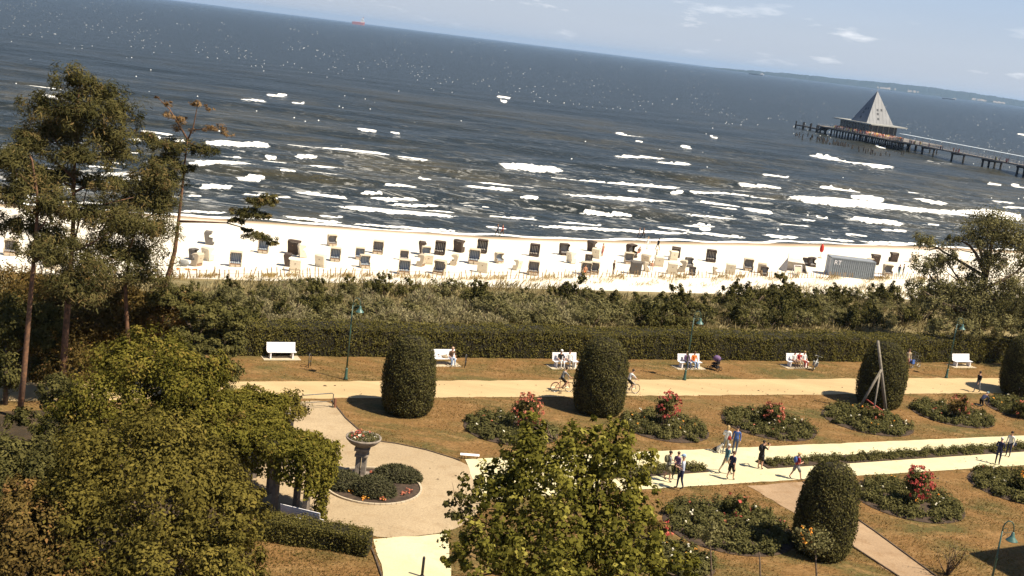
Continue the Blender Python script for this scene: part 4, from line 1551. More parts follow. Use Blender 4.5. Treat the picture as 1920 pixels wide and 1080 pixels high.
    # rounded outgrowth at the seaward end
    PP, NN, TT = clump_cloud([(np.array([*(P2[-1] + np.array([.7, .3])), 2.7]), (1.4, 1.1, .8)), (np.array([*(P2[-1] + np.array([-.8, .5])), 2.6]), (1.3, 1.2, .9)), (np.array([*(P2[-1] + np.array([.3, -.4])), 1.5]), (1.0, .9, 1.2))], 5500, rg, .3, 60)
    link('foliage', leaf_mesh('foliage', PP, NN, .17, m_olive, .6, TT, rg), t)


pergola()


# ---- flower beds
def flower_bed(label, cx, cy, rpx, seed, hgt=.5, n=13000, ex=1.0, dots=14):
    rg = np.random.default_rng(seed)
    c = G(cx, cy)
    r = rpx * mpp(c)
    t = thing('flower_bed', label, 'flower bed', (c[0], c[1], 0), EA, 'round flower beds on the lawn')
    mb = MB()
    k = 36
    mb.lathe([(r * 1.02, 0.0), (r * 1.02, .03), (r * .985, .06), (.02, .10)], k)
    part('soil', mb, m_soil, t, False)
    # plants in rings
    m = max(60, int(r * r * 17))
    a = rg.uniform(0, 6.283, m)
    q = np.sqrt(rg.random(m)) * (r - .10)
    cc = np.stack([q * np.cos(a), q * np.sin(a), np.full(m, .08)], 1)
    hh = hgt * rg.uniform(.7, 1.2, m)
    i = rg.integers(0, m, n)
    o = unit(rg.normal(size=(n, 3)))
    o[:, 2] = np.abs(o[:, 2])
    rr = rg.random((n, 1)) ** .5
    PP = cc[i] + o * rr * np.stack([np.full(n, .34), np.full(n, .34), hh[i]], 1)
    tn = np.clip(rg.normal(.5, .2, m), 0, 1)
    TT = np.clip(tn[i] + rg.normal(0, .15, n), 0, 1)
    link('foliage', leaf_mesh('foliage', PP, unit(o + rg.normal(0, .4, (n, 3)) + [0, 0, .3]), .15 * rg.uniform(.6, 1.3, n), m_rose, .6, TT, rg), t)
    a = rg.uniform(0, 6.283, dots)
    q = np.sqrt(rg.random(dots)) * (r - .3)
    mats = [m_white_petal, m_white_petal, m_coral, m_orange]
    for kk in range(2):
        sel = np.arange(dots) % 2 == kk
        C_ = np.stack([q[sel] * np.cos(a[sel]), q[sel] * np.sin(a[sel]), np.full(sel.sum(), hgt * 1.05)], 1)
        C_ = np.repeat(C_, 4, 0) + rg.normal(0, .03, (sel.sum() * 4, 3))
        o_ = link('blossom', leaf_mesh('blossom', C_, unit(rg.normal(0, .5, C_.shape) + [0, 0, 1]), .11, mats[kk * 2 + seed % 2], .9, None, rg), t)
        o_['kind'] = 'stuff'
    return t


BEDS = [('flower bed on the sea side of the walk, nearest the plant bowl', 958, 806, 88), ('flower bed above the walk, behind the two men with backpack and cap', 1246, 802, 82),
        ('flower bed above the walk, behind the standing couple', 1441, 797, 87), ('flower bed in front of the yew with the tripod', 1626, 790, 83),
        ('flower bed beside the kneeling gardener', 1784, 778, 75), ('flower bed at the picture edge in front of the last yew', 1924, 770, 72),
        ('broad flower bed below the walk, to the west of the largest yew', 1366, 990, 122), ('flower bed around the bush with the brightest red blossoms', 1702, 940, 101),
        ('flower bed below the walk at the picture edge, dotted with white', 1912, 916, 92), ('flower bed half hidden by the yellow green tree', 1268, 1055, 72)]
for i, (lb, x, y, r) in enumerate(BEDS):
    flower_bed(lb, x, y, r, 100 + i, .6 if i in (6, 9) else .5, 20000 if i == 6 else 14500)


def rose_bush(label, px, py, ytop, wpx, seed, red=60, mat=None, leaf=None, dens=1.0):
    rg = np.random.default_rng(seed)
    c = G(px, py)
    h = ztop(c, ytop)
    r = wpx * mpp(c) / 2
    t = thing('rose_bush', label, 'shrub', tuple(c), group='rose bushes in the middle of the beds')
    mb = MB()
    for k in range(4):
        a = k * 1.6
        mb.tube([(0.05 * math.cos(a), .05 * math.sin(a), -.05), (r * .3 * math.cos(a), r * .3 * math.sin(a), h * .4), (r * .5 * math.cos(a), r * .5 * math.sin(a), h * .75)], [.035, .025, .012], 5)
    part('trunk', mb, m_bark, t, True)
    blobs = [((0, 0, h * .55), (r * .8, r * .8, h * .42)), ((r * .3, -.1, h * .72), (r * .55, r * .55, h * .27)), ((-r * .35, 0, h * .5), (r * .55, r * .55, h * .35))]
    PP, NN, TT = clump_cloud(blobs, int(1900 * dens), rg, .38, 40, (.4, 1.0))
    link('crown', leaf_mesh('crown', PP, NN, .14 * rg.uniform(.6, 1.3, len(PP)), leaf or m_dark, .6, TT, rg), t)
    if red:
        d = unit(rg.normal(size=(red * 3, 3)))
        d = d[(d[:, 2] > -.5) & (d[:, 0] * .7 - d[:, 1] * .3 + d[:, 2] * .3 > -.35)][:red]
        C_ = d * np.array([r, r, h * .47]) * rg.uniform(.92, 1.05, (len(d), 1)) + np.array([r * .05, 0, h * .56])
        sz = np.repeat(rg.uniform(.10, .17, len(d)), 6)
        N_ = np.repeat(d, 6, 0)
        C_ = np.repeat(C_, 6, 0) + rg.normal(0, .045, (len(d) * 6, 3))
        o = link('blossom', leaf_mesh('blossom', C_, unit(N_ + rg.normal(0, .5, N_.shape)), sz, mat or m_red, .9, None, rg), t)
        o['kind'] = 'stuff'
    return t


rose_bush('rose bush full of coral red blossoms, nearest the plant bowl', 981, 810, 740, 66, 131, 75, m_coral)
rose_bush('tall narrow rose bush with red blossoms behind the second bed', 1245, 802, 735, 50, 132, 60, m_red)
rose_bush('low rounded rose bush with coral blossoms behind the standing couple', 1443, 800, 755, 46, 133, 46, m_coral)
rose_bush('nearly flowerless low rose bush in front of the tripod', 1631, 792, 764, 44, 134, 10, m_coral)
rose_bush('faded brown rose bush beside the gardener', 1792, 788, 740, 46, 135, 22, m_coral, m_brown)
rose_bush('small rose bush with few blossoms in the broad bed', 1372, 972, 928, 60, 136, 9, m_red)
rose_bush('rose bush with the brightest red blossoms, below the walk', 1710, 950, 876, 62, 137, 85, m_red)
rose_bush('brownish rose bush with one red cluster, beside the yellow green tree', 1228, 1020, 975, 56, 138, 9, m_red, m_brown)
rose_bush('dark rose bush in the bed at the picture edge', 1912, 925, 885, 50, 139, 6, m_orange)
rose_bush('dark rose bush below the last yew', 1908, 783, 752, 34, 140, 4, m_coral)


# ---- low planting down the middle of the double walk
def border(label, p0, p1, w, seed, n):
    rg = np.random.default_rng(seed)
    a, b = G(*p0)[:2], G(*p1)[:2]
    d = b - a
    L = np.linalg.norm(d)
    t = thing('lavender_border', label, 'border', (a[0], a[1], 0.03), math.atan2(d[1], d[0]), 'planted borders in the double walk')
    part('soil', MB().box((L / 2, w / 2, .03), (L, w, .07)), m_soil, t)
    m = int(L * 11)
    cc = np.stack([rg.uniform(.2, L - .2, m), rg.choice([.2, .4, .6, .8], m) * w + rg.normal(0, .05, m), np.full(m, .05)], 1)
    i = rg.integers(0, m, n)
    o = unit(rg.normal(size=(n, 3)))
    o[:, 2] = np.abs(o[:, 2])
    hh = rg.uniform(.28, .5, m)
    PP = cc[i] + o * rg.random((n, 1)) ** .5 * np.stack([np.full(n, .26), np.full(n, .24), hh[i]], 1)
    tn = np.clip(rg.normal(.5, .2, m), 0, 1)
    link('foliage', leaf_mesh('foliage', PP, unit(o + rg.normal(0, .4, (n, 3)) + [0, 0, .3]), .13 * rg.uniform(.6, 1.3, n), m_rose, .5, np.clip(tn[i] + rg.normal(0, .15, n), 0, 1), rg), t)


border('short planted border behind the man with the backpack', (1110, 902), (1330, 886), 1.15, 151, 6500)
border('long planted border running east between the two pale walks', (1440, 880), (1990, 843), 1.2, 152, 17000)


# ---- young plants on stakes below the window
def sapling(label, px, Y, cy, rpx, seed, mat, n, dots=0, stake=True, rx=None, aspect=.6, size=.13):
    rg = np.random.default_rng(seed)
    c = at(px, 1200, Y)
    top = at(px + 6, cy, Y)
    t = thing('sapling', label, 'sapling', (c[0], c[1], 0), group='young standard plants below the hotel')
    mb = MB()
    dx = top[0] - c[0]
    mb.tube([(0, 0, -.1), (dx * .45, 0, top[2] * .5), (dx, 0, top[2])], [.05, .045, .03], 7)
    part('trunk', mb, m_bark, t, True)
    if n:
        r = rpx * mpp(top)
        PP, NN, TT = clump_cloud([((dx, 0, top[2] + r * .2), ((rx or rpx) * mpp(top), r, r))], n, rg, .4, 20, (.3, 1.0))
        link('crown', leaf_mesh('crown', PP, NN, size * rg.uniform(.6, 1.3, len(PP)), mat, aspect, TT, rg), t)
    if dots:
        r = rpx * mpp(top)
        C_ = np.array([dx - r * .5, -.2, top[2] + r * .4]) + rg.normal(0, .22, (dots, 3)) * np.array([.7, .5, 1.1])
        o = link('blossom', leaf_mesh('blossom', np.repeat(C_, 4, 0) + rg.normal(0, .03, (dots * 4, 3)), unit(rg.normal(0, .6, (dots * 4, 3)) + [0, -.5, 1]), .11, m_orange, .9, None, rg), t)
        o['kind'] = 'stuff'


sapling('thin stemmed young plant below the broad flower bed', 1325, 47.5, 1008, 30, 161, m_scrub, 420)
sapling('bare dark stake between two young plants', 1418, 47.5, 1035, 10, 162, m_scrub, 0)
sapling('young plant with orange blossoms in front of the largest yew', 1522, 48.5, 1020, 42, 163, m_scrub, 800, 9)


def bare_shrub():
    rg = np.random.default_rng(170)
    c = G(1775, 1078)
    t = thing('bare_shrub', 'thin leafed brown shrub on the dry lawn, beside the dark shadow', 'shrub', tuple(c))
    mb = MB()
    tips = []
    for k in range(16):
        a = rg.uniform(0, 6.28)
        tip = np.array([math.cos(a) * rg.uniform(.2, 1.1), math.sin(a) * rg.uniform(.2, .8), rg.uniform(.8, 1.9)])
        tips.append(tip)
        mb.tube(limb_pts((0, 0, -.05), tip, rg, .1, 5), [.035, .03, .02, .012, .006], 5)
    part('trunk', mb, m_bark, t, True)
    PP = np.repeat(np.array(tips), 12, 0) * rg.uniform(.6, 1.05, (192, 1)) + rg.normal(0, .1, (192, 3))
    link('crown', leaf_mesh('crown', PP, unit(rg.normal(size=(192, 3))), .11, m_brown, .6, None, rg), t)


bare_shrub()

# ------------------------------------------------------------------ people
m_skin = pm('skin', (0.56, 0.33, 0.22), (0.48, 0.27, 0.18), 9, .6)
m_skin_tan = pm('skin_tan', (0.44, 0.21, 0.115), (0.36, 0.17, 0.09), 9, .6)
m_face = pm('face_detail', (0.06, 0.035, 0.03), (0.04, 0.02, 0.02), 9, .7)
CL = {}


def cloth(nm, c, c2=None):
    if nm not in CL:
        CL[nm] = pm('cloth_' + nm, c, c2 or tuple(x * .72 for x in c), 7, .9, .15)
    return CL[nm]


WHITE, GREY, BLUE, NAVY = cloth('white', (.72, .71, .68)), cloth('grey', (.25, .25, .24)), cloth('blue', (.06, .12, .34)), cloth('navy', (.025, .03, .07))
BLACK, RED, ORANGE, TAN = cloth('black', (.018, .017, .018)), cloth('red', (.34, .035, .03)), cloth('orange', (.72, .19, .035)), cloth('tan', (.42, .33, .22))
KHAKI, TEAL, LBLUE, DENIM = cloth('khaki', (.19, .17, .10)), cloth('teal', (.07, .17, .20)), cloth('pale_blue', (.30, .42, .60)), cloth('denim', (.07, .10, .18))
PURPLE, BROWN, GREEN, YELLOW = cloth('purple', (.16, .10, .20)), cloth('brown', (.13, .075, .045)), cloth('green', (.06, .13, .05)), cloth('yellow', (.80, .65, .08))
CHECK = cloth('check', (.30, .36, .50), (.62, .63, .66))
H_GREY, H_DARK, H_BLOND, H_BROWN = pm('hair_grey', (.55, .53, .50), None, 20), pm('hair_dark', (.025, .018, .014), None, 20), pm('hair_blond', (.42, .29, .13), None, 20), pm('hair_brown', (.10, .055, .03), None, 20)
m_shoe = pm('shoe', (.06, .05, .045), None, 9, .7)

_tmp = bpy.data.scenes.new('figure_workshop')
_vl = _tmp.view_layers[0]


def skin_mesh(J, R_, E, root, sub=1):
    """One continuous body grown over a skeleton."""
    keys = list(J)
    ix = {k: i for i, k in enumerate(keys)}
    me = bpy.data.meshes.new('skeleton')
    me.from_pydata([tuple(J[k]) for k in keys], [(ix[a], ix[b]) for a, b in E], [])
    o = bpy.data.objects.new('skeleton', me)
    _tmp.collection.objects.link(o)
    md = o.modifiers.new('s', 'SKIN')
    md.use_smooth_shade = True
    sv = me.skin_vertices[0].data
    for k in keys:
        r = R_[k]
        sv[ix[k]].radius = r if hasattr(r, '__len__') else (r, r)
        sv[ix[k]].use_root = (k == root)
    sb = o.modifiers.new('u', 'SUBSURF')
    sb.levels = sub
    sb.render_levels = sub
    _vl.update()
    dg = _vl.depsgraph
    out = bpy.data.meshes.new_from_object(o.evaluated_get(dg), depsgraph=dg)
    bpy.data.objects.remove(o)
    bpy.data.meshes.remove(me)
    return out


def V3(*a):
    return Vector(a)


def pose_joints(pose, st=.28, arm='swing', lean=0.0):
    J = {}
    L, S = ('l', -1), ('r', 1)
    if pose in ('stand', 'walk'):
        J['pelvis'] = V3(0, 0, .94)
        for k, s in (L, S):
            f = st * s if pose == 'walk' else 0.03 * s
            lift = .10 if (pose == 'walk' and f < 0) else 0.0
            J['hip' + k] = V3(.09 * s, 0, .90)
            J['knee' + k] = V3(.10 * s, f * .55 + (.05 if pose == 'walk' else .015), .50 + lift * .2)
            J['ankle' + k] = V3(.10 * s, f, .085 + lift)
            J['toe' + k] = V3(.11 * s, f + .15, .035 + lift * .35)
        up = V3(0, lean, 1).normalized()
    elif pose in ('sit', 'recline'):
        ph = .50
        J['pelvis'] = V3(0, 0, ph)
        for k, s in (L, S):
            ext_ = .25 if pose == 'recline' else 0.0
            J['hip' + k] = V3(.09 * s, .02, ph - .01)
            J['knee' + k] = V3(.12 * s, .44, ph - .02 + ext_ * .1)
            J['ankle' + k] = V3(.12 * s, .46 + ext_, .09 + ext_ * .4)
            J['toe' + k] = V3(.13 * s, .60 + ext_, .045 + ext_ * .7)
        up = V3(0, lean - (.25 if pose == 'recline' else 0), 1).normalized()
    elif pose == 'cycle':
        J['pelvis'] = V3(0, -.12, .98)
        for k, s in (L, S):
            J['hip' + k] = V3(.09 * s, -.10, .95)
            J['knee' + k] = V3(.10 * s, .26, .72 if s > 0 else .60)
            J['ankle' + k] = V3(.10 * s, .10 + .05 * s, .44 if s > 0 else .24)
            J['toe' + k] = V3(.11 * s, .25 + .05 * s, .41 if s > 0 else .20)
        up = V3(0, .42, 1).normalized()
    else:  # kneel, bent over
        J['pelvis'] = V3(0, 0, .50)
        for k, s in (L, S):
            J['hip' + k] = V3(.09 * s, 0, .47)
            J['knee' + k] = V3(.11 * s, .14, .07)
            J['ankle' + k] = V3(.10 * s, -.28, .09)
            J['toe' + k] = V3(.10 * s, -.42, .05)
        up = V3(0, 1.6, 1).normalized()
    p = J['pelvis']
    J['waist'] = p + up * .15
    J['chest'] = p + up * .36
    J['neckb'] = p + up * .51
    fw = V3(0, 1, 0)
    J['neck'] = J['neckb'] + up * .06 + fw * .012
    hd = (up * .6 + V3(0, 0, .8)).normalized()
    J['head'] = J['neck'] + hd * .10 + fw * .015
    J['crown'] = J['head'] + hd * .095
    for k, s in (L, S):
        sh = J['neckb'] - up * .055 + V3(.185 * s, 0, 0)
        J['sh' + k] = sh
        if arm == 'swing':
            f = -st * s if pose == 'walk' else .0
            J['el' + k] = sh + V3(.045 * s, f * .35 - .02, -.28)
            J['wr' + k] = sh + V3(.06 * s, f * .8 + .07, -.51)
            J['ha' + k] = sh + V3(.06 * s, f * .95 + .10, -.60)
        elif arm == 'camera':
            J['el' + k] = sh + V3(.06 * s, .17, -.16)
            J['wr' + k] = sh + V3(-.03 * s, .36, .04)
            J['ha' + k] = sh + V3(-.07 * s, .40, .11)
        elif arm == 'lap':
            J['el' + k] = sh + V3(.06 * s, .06, -.27)
            J['wr' + k] = sh + V3(-.02 * s, .27, -.36)
            J['ha' + k] = sh + V3(-.06 * s, .35, -.37)
        elif arm == 'bar':
            J['el' + k] = sh + V3(.06 * s, .20, -.20)
            J['wr' + k] = sh + V3(.03 * s, .40, -.34)
            J['ha' + k] = sh + V3(.02 * s, .47, -.37)
        elif arm == 'front':     # forearms bent forward
            J['el' + k] = sh + V3(.05 * s, .0, -.28)
            J['wr' + k] = sh + V3(-.03 * s, .23, -.25)
            J['ha' + k] = sh + V3(-.06 * s, .31, -.22)
        elif arm == 'ground':
            J['el' + k] = sh + V3(.06 * s, .10, -.24)
            J['wr' + k] = V3(sh.x, sh.y + .18, .14)
            J['ha' + k] = V3(sh.x, sh.y + .22, .05)
    return J


RAD = dict(pelvis=(.155, .115), waist=(.138, .105), chest=(.165, .115), neckb=(.085, .075), neck=.055, head=(.078, .092), crown=(.06, .066))
for _k in 'lr':
    RAD.update({'hip' + _k: .088, 'knee' + _k: .058, 'ankle' + _k: .040, 'toe' + _k: (.042, .032), 'sh' + _k: .062, 'el' + _k: .044, 'wr' + _k: .030, 'ha' + _k: (.036, .022)})
EDG = [('pelvis', 'waist'), ('waist', 'chest'), ('chest', 'neckb'), ('neckb', 'neck'), ('neck', 'head'), ('head', 'crown')]
for _k in 'lr':
    EDG += [('pelvis', 'hip' + _k), ('hip' + _k, 'knee' + _k), ('knee' + _k, 'ankle' + _k), ('ankle' + _k, 'toe' + _k), ('chest', 'sh' + _k), ('sh' + _k, 'el' + _k), ('el' + _k, 'wr' + _k), ('wr' + _k, 'ha' + _k)]


def person(label, pos, deg, pose='stand', shirt=None, legs=None, hair=None, skin=None, arm=None, st=.28, size=1.0, sleeve=True, shorts=False, pack=None, hat=None, long_hair=False, dress=False,
           group=None, lean=0.0, bare=False, lift=0.0):
    shirt, legs, hair, skin = shirt or WHITE, legs or DENIM, hair or H_BROWN, skin or m_skin
    arm = arm or {'sit': 'lap', 'recline': 'lap', 'cycle': 'bar', 'kneel': 'ground'}.get(pose, 'swing')
    J = pose_joints(pose, st, arm, lean)
    me = skin_mesh(J, RAD, EDG, 'pelvis')
    mats = [skin, shirt, legs, m_shoe]
    for m in mats:
        me.materials.append(m)
    reg = []
    for a, b in EDG:
        if a in ('neckb', 'neck', 'head') or b in ('neck',):
            r = 0
        elif a in ('waist', 'chest') and not b.startswith('sh'):
            r = 0 if bare else 1
        elif b.startswith('sh') or a.startswith('sh'):
            r = 0 if bare else 1
        elif a.startswith('el') or a.startswith('wr'):
            r = 1 if (sleeve and a.startswith('el') and not bare) else 0
        elif a.startswith('ankle'):
            r = 0 if bare else 3
        elif a.startswith('knee'):
            r = 0 if (shorts or dress or bare) else 2
        elif a == 'pelvis' and b == 'waist':
            r = 0 if bare else 1
        else:
            r = 1 if dress else 2
        reg.append((np.array(J[a]), np.array(J[b]), r))
    nf = len(me.polygons)
    cen = np.empty(nf * 3, np.float32)
    me.polygons.foreach_get('center', cen)
    cen = cen.reshape(-1, 3)
    best, mi = np.full(nf, 9.0), np.zeros(nf, int)
    for a, b, r in reg:
        d = b - a
        t = np.clip(((cen - a) @ d) / (d @ d), 0, 1)
        q = np.linalg.norm(cen - a - t[:, None] * d, axis=1)
        w = q < best
        best[w], mi[w] = q[w], r
    # five fingers and a thumb side, joined to the same mesh
    mb = MB()
    for k, s in (('l', -1), ('r', 1)):
        d = (J['ha' + k] - J['wr' + k]).normalized()
        side = d.cross(V3(0, 0, 1))
        side = side.normalized() if side.length > .05 else V3(1, 0, 0)
        side = (side if abs(side.x) < .5 else V3(0, 1, 0) - d * d.y).normalized()
        nrm = d.cross(side)
        for f in range(4):
            b0 = J['ha' + k] + side * (-.024 + .016 * f)
            ln = (.06, .072, .068, .052)[f]
            mb.tube([b0, b0 + d * ln * .5, b0 + (d * .92 + nrm * .25 * s).normalized() * ln], [.0085, .008, .006], 4)
        b0 = J['wr' + k] + d * .04 + side * .025
        mb.tube([b0, b0 + side * .03 + d * .025, b0 + side * .035 + d * .055], [.010, .009, .007], 4)
    nv0 = len(me.vertices)
    import bmesh
    bm = bmesh.new()
    bm.from_mesh(me)
    bm.faces.ensure_lookup_table()
    for f, q in zip(bm.faces, mi):
        f.material_index = int(q)
    vs = [bm.verts.new(v) for v in mb.v]
    for f in mb.f:
        nf_ = bm.faces.new([vs[i] for i in f])
        nf_.smooth = True
    # nose
    h = J['head']
    bm.to_mesh(me)
    bm.free()
    t = thing('person', label, 'person', (pos[0], pos[1], pos[2] + lift), R(deg), group)
    t.scale = (size,) * 3
    me.name = 'body'
    link('body', me, t)
    hd = (J['crown'] - J['neck']).normalized()
    fwd = (V3(0, 1, 0) - hd * hd.y).normalized()
    rot = Matrix((V3(1, 0, 0), fwd, hd)).transposed()
    fc = MB()
    c = h + hd * .01
    fc.ell(tuple(c + fwd * .097 - hd * .012), (.014, .02, .024), 6, 4, 1, rot)
    for s in (-1, 1):
        fc.ell(tuple(c + fwd * .086 + V3(.032 * s, 0, 0) + hd * .018), (.011, .008, .007), 6, 4, 0, rot)
        fc.ell(tuple(c + V3(.082 * s, 0, 0)), (.012, .022, .032), 6, 4, 1, rot)
    fc.ell(tuple(c + fwd * .088 - hd * .052), (.024, .007, .006), 6, 4, 0, rot)
    part('face', fc, [m_face, skin], t, True)
    hb = MB()
    hb.ell(tuple(c + hd * .055 - fwd * .018), (.092, .108, .085), 10, 6, 0, rot)
    if long_hair:
        hb.ell(tuple(c - fwd * .07 - hd * .05), (.085, .055, .15), 8, 6, 0, rot)
    part('hair', hb, hair, t, True)
    if hat:
        hm = MB()
        q = c + hd * .095
        hm.ell(tuple(q), (.104, .118, .075), 10, 5, 0, rot)
        hm.ell(tuple(q + fwd * .10 - hd * .015), (.075, .085, .012), 8, 4, 0, rot)
        part('cap', hm, hat, t, True)
    if dress:
        sk = MB()
        pz = J['pelvis'].z
        sk.lathe([(.15, pz + .14), (.19, pz - .05), (.25, pz - .42)], 12, (J['pelvis'].x, J['pelvis'].y, 0), cap=False)
        part('skirt', sk, shirt, t, True)
    if shorts and not bare and pose in ('stand', 'walk'):
        sk = MB()
        for k in 'lr':
            a, b = J['hip' + k], J['knee' + k]
            sk.tube([a, a + (b - a) * .85], [.105, .095], 8)
        part('trouser_leg', sk, legs, t, True)
    if pack:
        pk = MB()
        up = (J['neckb'] - J['pelvis']).normalized()
        back = V3(0, -1, 0) + up * up.y
        q = J['chest'] + back.normalized() * .19
        pk.ell(tuple(q), (.15, .10, .22), 8, 6)
        for s in (-1, 1):
            pk.tube([q + V3(.1 * s, .02, .16), J['neckb'] + V3(.11 * s, .03, .03), J['chest'] + V3(.12 * s, .12, 0), q + V3(.12 * s, .05, -.14)], .018, 5)
        part('backpack', pk, pack, t, True)
    return t


PH = math.degrees(EA)             # heading of the coast
EAST, WEST = PH - 90, PH + 90     # facing along the walk


def gp3(x, y, z=.033):
    g = G(x, y, z)
    return (g[0], g[1], z)


# on the double walk
WG = 'people on the walks'
person('man with grey backpack and shorts walking east past the short planted border', gp3(1249, 903), EAST - 10, 'walk', GREY, KHAKI, H_DARK, arm='front', shorts=True, pack=KHAKI, st=.12, size=1.02, group=WG)
person('man in white cap, checked shirt and dark trousers on the edge of the walk', gp3(1274, 918), EAST + 150, 'walk', CHECK, NAVY, H_GREY, hat=LBLUE, st=.14, size=1.14, arm='front', sleeve=False, group=WG)
person('woman in purple top and black trousers just behind the man in the white cap', gp3(1265, 900), EAST + 25, 'walk', PURPLE, BLACK, H_BROWN, st=.16, size=.95, group=WG)
person('blond woman in white top and grey jeans holding a red bag, standing beside the dog', gp3(1358, 851), EAST + 40, 'stand', WHITE, GREY, H_BLOND, long_hair=True, arm='front', size=1.02, group=WG)
person('man in blue jumper and dark jeans, standing with the blond woman', gp3(1376, 851), PH + 140, 'stand', BLUE, DENIM, H_DARK, size=1.0, group=WG)
person('fair haired man in teal shirt and tan trousers striding along the walk', gp3(1358, 889), EAST + 5, 'walk', TEAL, TAN, H_GREY, st=.34, size=1.04, group=WG)
person('woman in dark waistcoat and shorts beside the striding man', gp3(1368, 900), EAST + 20, 'walk', NAVY, BLACK, H_BROWN, shorts=True, st=.18, size=.98, sleeve=False, arm='swing', group=WG)
person('person in dark clothes with a black backpack, holding up a camera', gp3(1424, 879), EAST + 12, 'stand', BLACK, BLACK, H_DARK, arm='camera', shorts=True, pack=BLACK, size=1.0, group=WG, sleeve=False)
person('hiker with a blue backpack and red shirt striding east alone', gp3(1490, 899), EAST - 4, 'walk', RED, GREY, H_BLOND, st=.36, pack=BLUE, size=.93, sleeve=False, arm='front', shorts=True, group=WG)
person('man in navy jacket and trousers near the picture edge', gp3(1869, 871), EAST + 30, 'stand', NAVY, NAVY, H_GREY, size=1.05, arm='front', group=WG)
person('woman in white top with a dark bag on her hip, near the picture edge', gp3(1889, 856), EAST + 200, 'stand', WHITE, NAVY, H_DARK, size=1.0, group=WG)
person('woman in dark clothes walking on the sandy promenade near the last yew', gp3(1831, 736, .022), WEST, 'walk', BLACK, GREY, H_DARK, st=.2, size=1.0, group=WG)
person('person in pale top standing before the last yew', (*G(1911, 747)[:2], 0.0), PH + 170, 'stand', LBLUE, TAN, H_GREY, size=1.0, group=WG)
person('gardener in dark work clothes kneeling bent over the bed edge', (*G(1838, 761)[:2], 0.0), EAST + 8, 'kneel', NAVY, BLACK, H_GREY, hat=TEAL, size=1.05)


def bag(label, pos, mat, s=(.22, .12, .26)):
    t = thing('handbag', label, 'bag', pos)
    hx, hy, hz = s
    part('pouch', MB().ell((0, 0, hz / 2), (hx / 2, hy / 2, hz / 2), 10, 6), mat, t, True)
    part('strap', MB().tube([(-hx * .35, 0, hz * .8), (-hx * .2, 0, hz * 1.35), (hx * .2, 0, hz * 1.35), (hx * .35, 0, hz * .8)], .012, 5), m_shoe, t, True)


q = gp3(1358, 851)
bag('red handbag held in front of the blond woman', (q[0] + .10, q[1] - .27, 1.0), RED)
q = gp3(1889, 856)
bag('dark handbag on the hip of the woman in white', (q[0] + .27, q[1] - .1, .80), NAVY)
# camera in the raised hands
q = gp3(1424, 879)
_a = R(EAST + 12)
cmt = thing('camera', 'small black camera held up by the person with the black backpack', 'camera', (q[0] - math.sin(_a) * .44, q[1] + math.cos(_a) * .44, 1.47), _a)
part('camera_body', MB().box((0, 0, .05), (.14, .06, .09)), BLACK, cmt)
part('lens', MB().tube([(0, .03, .05), (0, .10, .05)], .035, 8), BLACK, cmt)


def dog():
    J = dict(hips=V3(0, -.20, .17), belly=V3(0, -.05, .27), chest=V3(0, .10, .36), neck=V3(0, .16, .50), head=V3(0, .20, .60), muzzle=V3(0, .33, .57), t1=V3(0, -.36, .10), t2=V3(.04, -.50, .09))
    Rr = dict(hips=.13, belly=.12, chest=.12, neck=.075, head=.08, muzzle=.038, t1=.03, t2=.02)
    Ed = [('hips', 'belly'), ('belly', 'chest'), ('chest', 'neck'), ('neck', 'head'), ('head', 'muzzle'), ('hips', 't1'), ('t1', 't2')]
    for k, s in (('l', -1), ('r', 1)):
        J['e' + k], Rr['e' + k] = V3(.045 * s, .185, .68), .022
        J['ef' + k], Rr['ef' + k] = V3(.06 * s, .17, .735), .010
        J['fs' + k], Rr['fs' + k] = V3(.075 * s, .12, .25), .05
        J['fw' + k], Rr['fw' + k] = V3(.075 * s, .14, .10), .032
        J['fp' + k], Rr['fp' + k] = V3(.075 * s, .19, .03), .035
        J['hk' + k], Rr['hk' + k] = V3(.13 * s, .02, .20), .06
        J['hh' + k], Rr['hh' + k] = V3(.13 * s, -.17, .06), .035
        J['hp' + k], Rr['hp' + k] = V3(.13 * s, .03, .03), .033
        Ed += [('head', 'e' + k), ('e' + k, 'ef' + k), ('chest', 'fs' + k), ('fs' + k, 'fw' + k), ('fw' + k, 'fp' + k), ('hips', 'hk' + k), ('hk' + k, 'hh' + k), ('hh' + k, 'hp' + k)]
    me = skin_mesh(J, Rr, Ed, 'belly')
    wm, bm_ = pm('dog_white', (.74, .72, .66), (.62, .58, .5), 9), pm('dog_black', (.03, .025, .022), None, 9)
    me.materials.append(wm); me.materials.append(bm_)
    n = len(me.polygons)
    c = np.empty(n * 3, np.float32); me.polygons.foreach_get('center', c); c = c.reshape(-1, 3)
    blk = ((c[:, 1] < -.02) & (c[:, 2] > .12)) | ((c[:, 2] > .60) & (np.abs(c[:, 0]) > .025)) | (c[:, 1] < -.34)
    me.polygons.foreach_set('material_index', blk.astype(np.int32))
    t = thing('dog', 'black and white dog sitting beside the standing couple', 'dog', (*G(1345, 849)[:2], .0), R(EAST - 60))
    link('body', me, t)
    nb = MB().ell((0, .365, .575), (.018, .014, .014), 6, 4)
    for s in (-1, 1):
        nb.ell((.035 * s, .265, .625), (.011, .01, .011), 6, 4)
    part('face', nb, m_face, t, True)


dog()

# ------------------------------------------------------------------ bicycles
m_tyre = pm('tyre', (.022, .02, .02), None, 20, .8)
m_metal = pm('bare_metal', (.45, .44, .42), None, 20, .35, metal=.8)
WR = .345


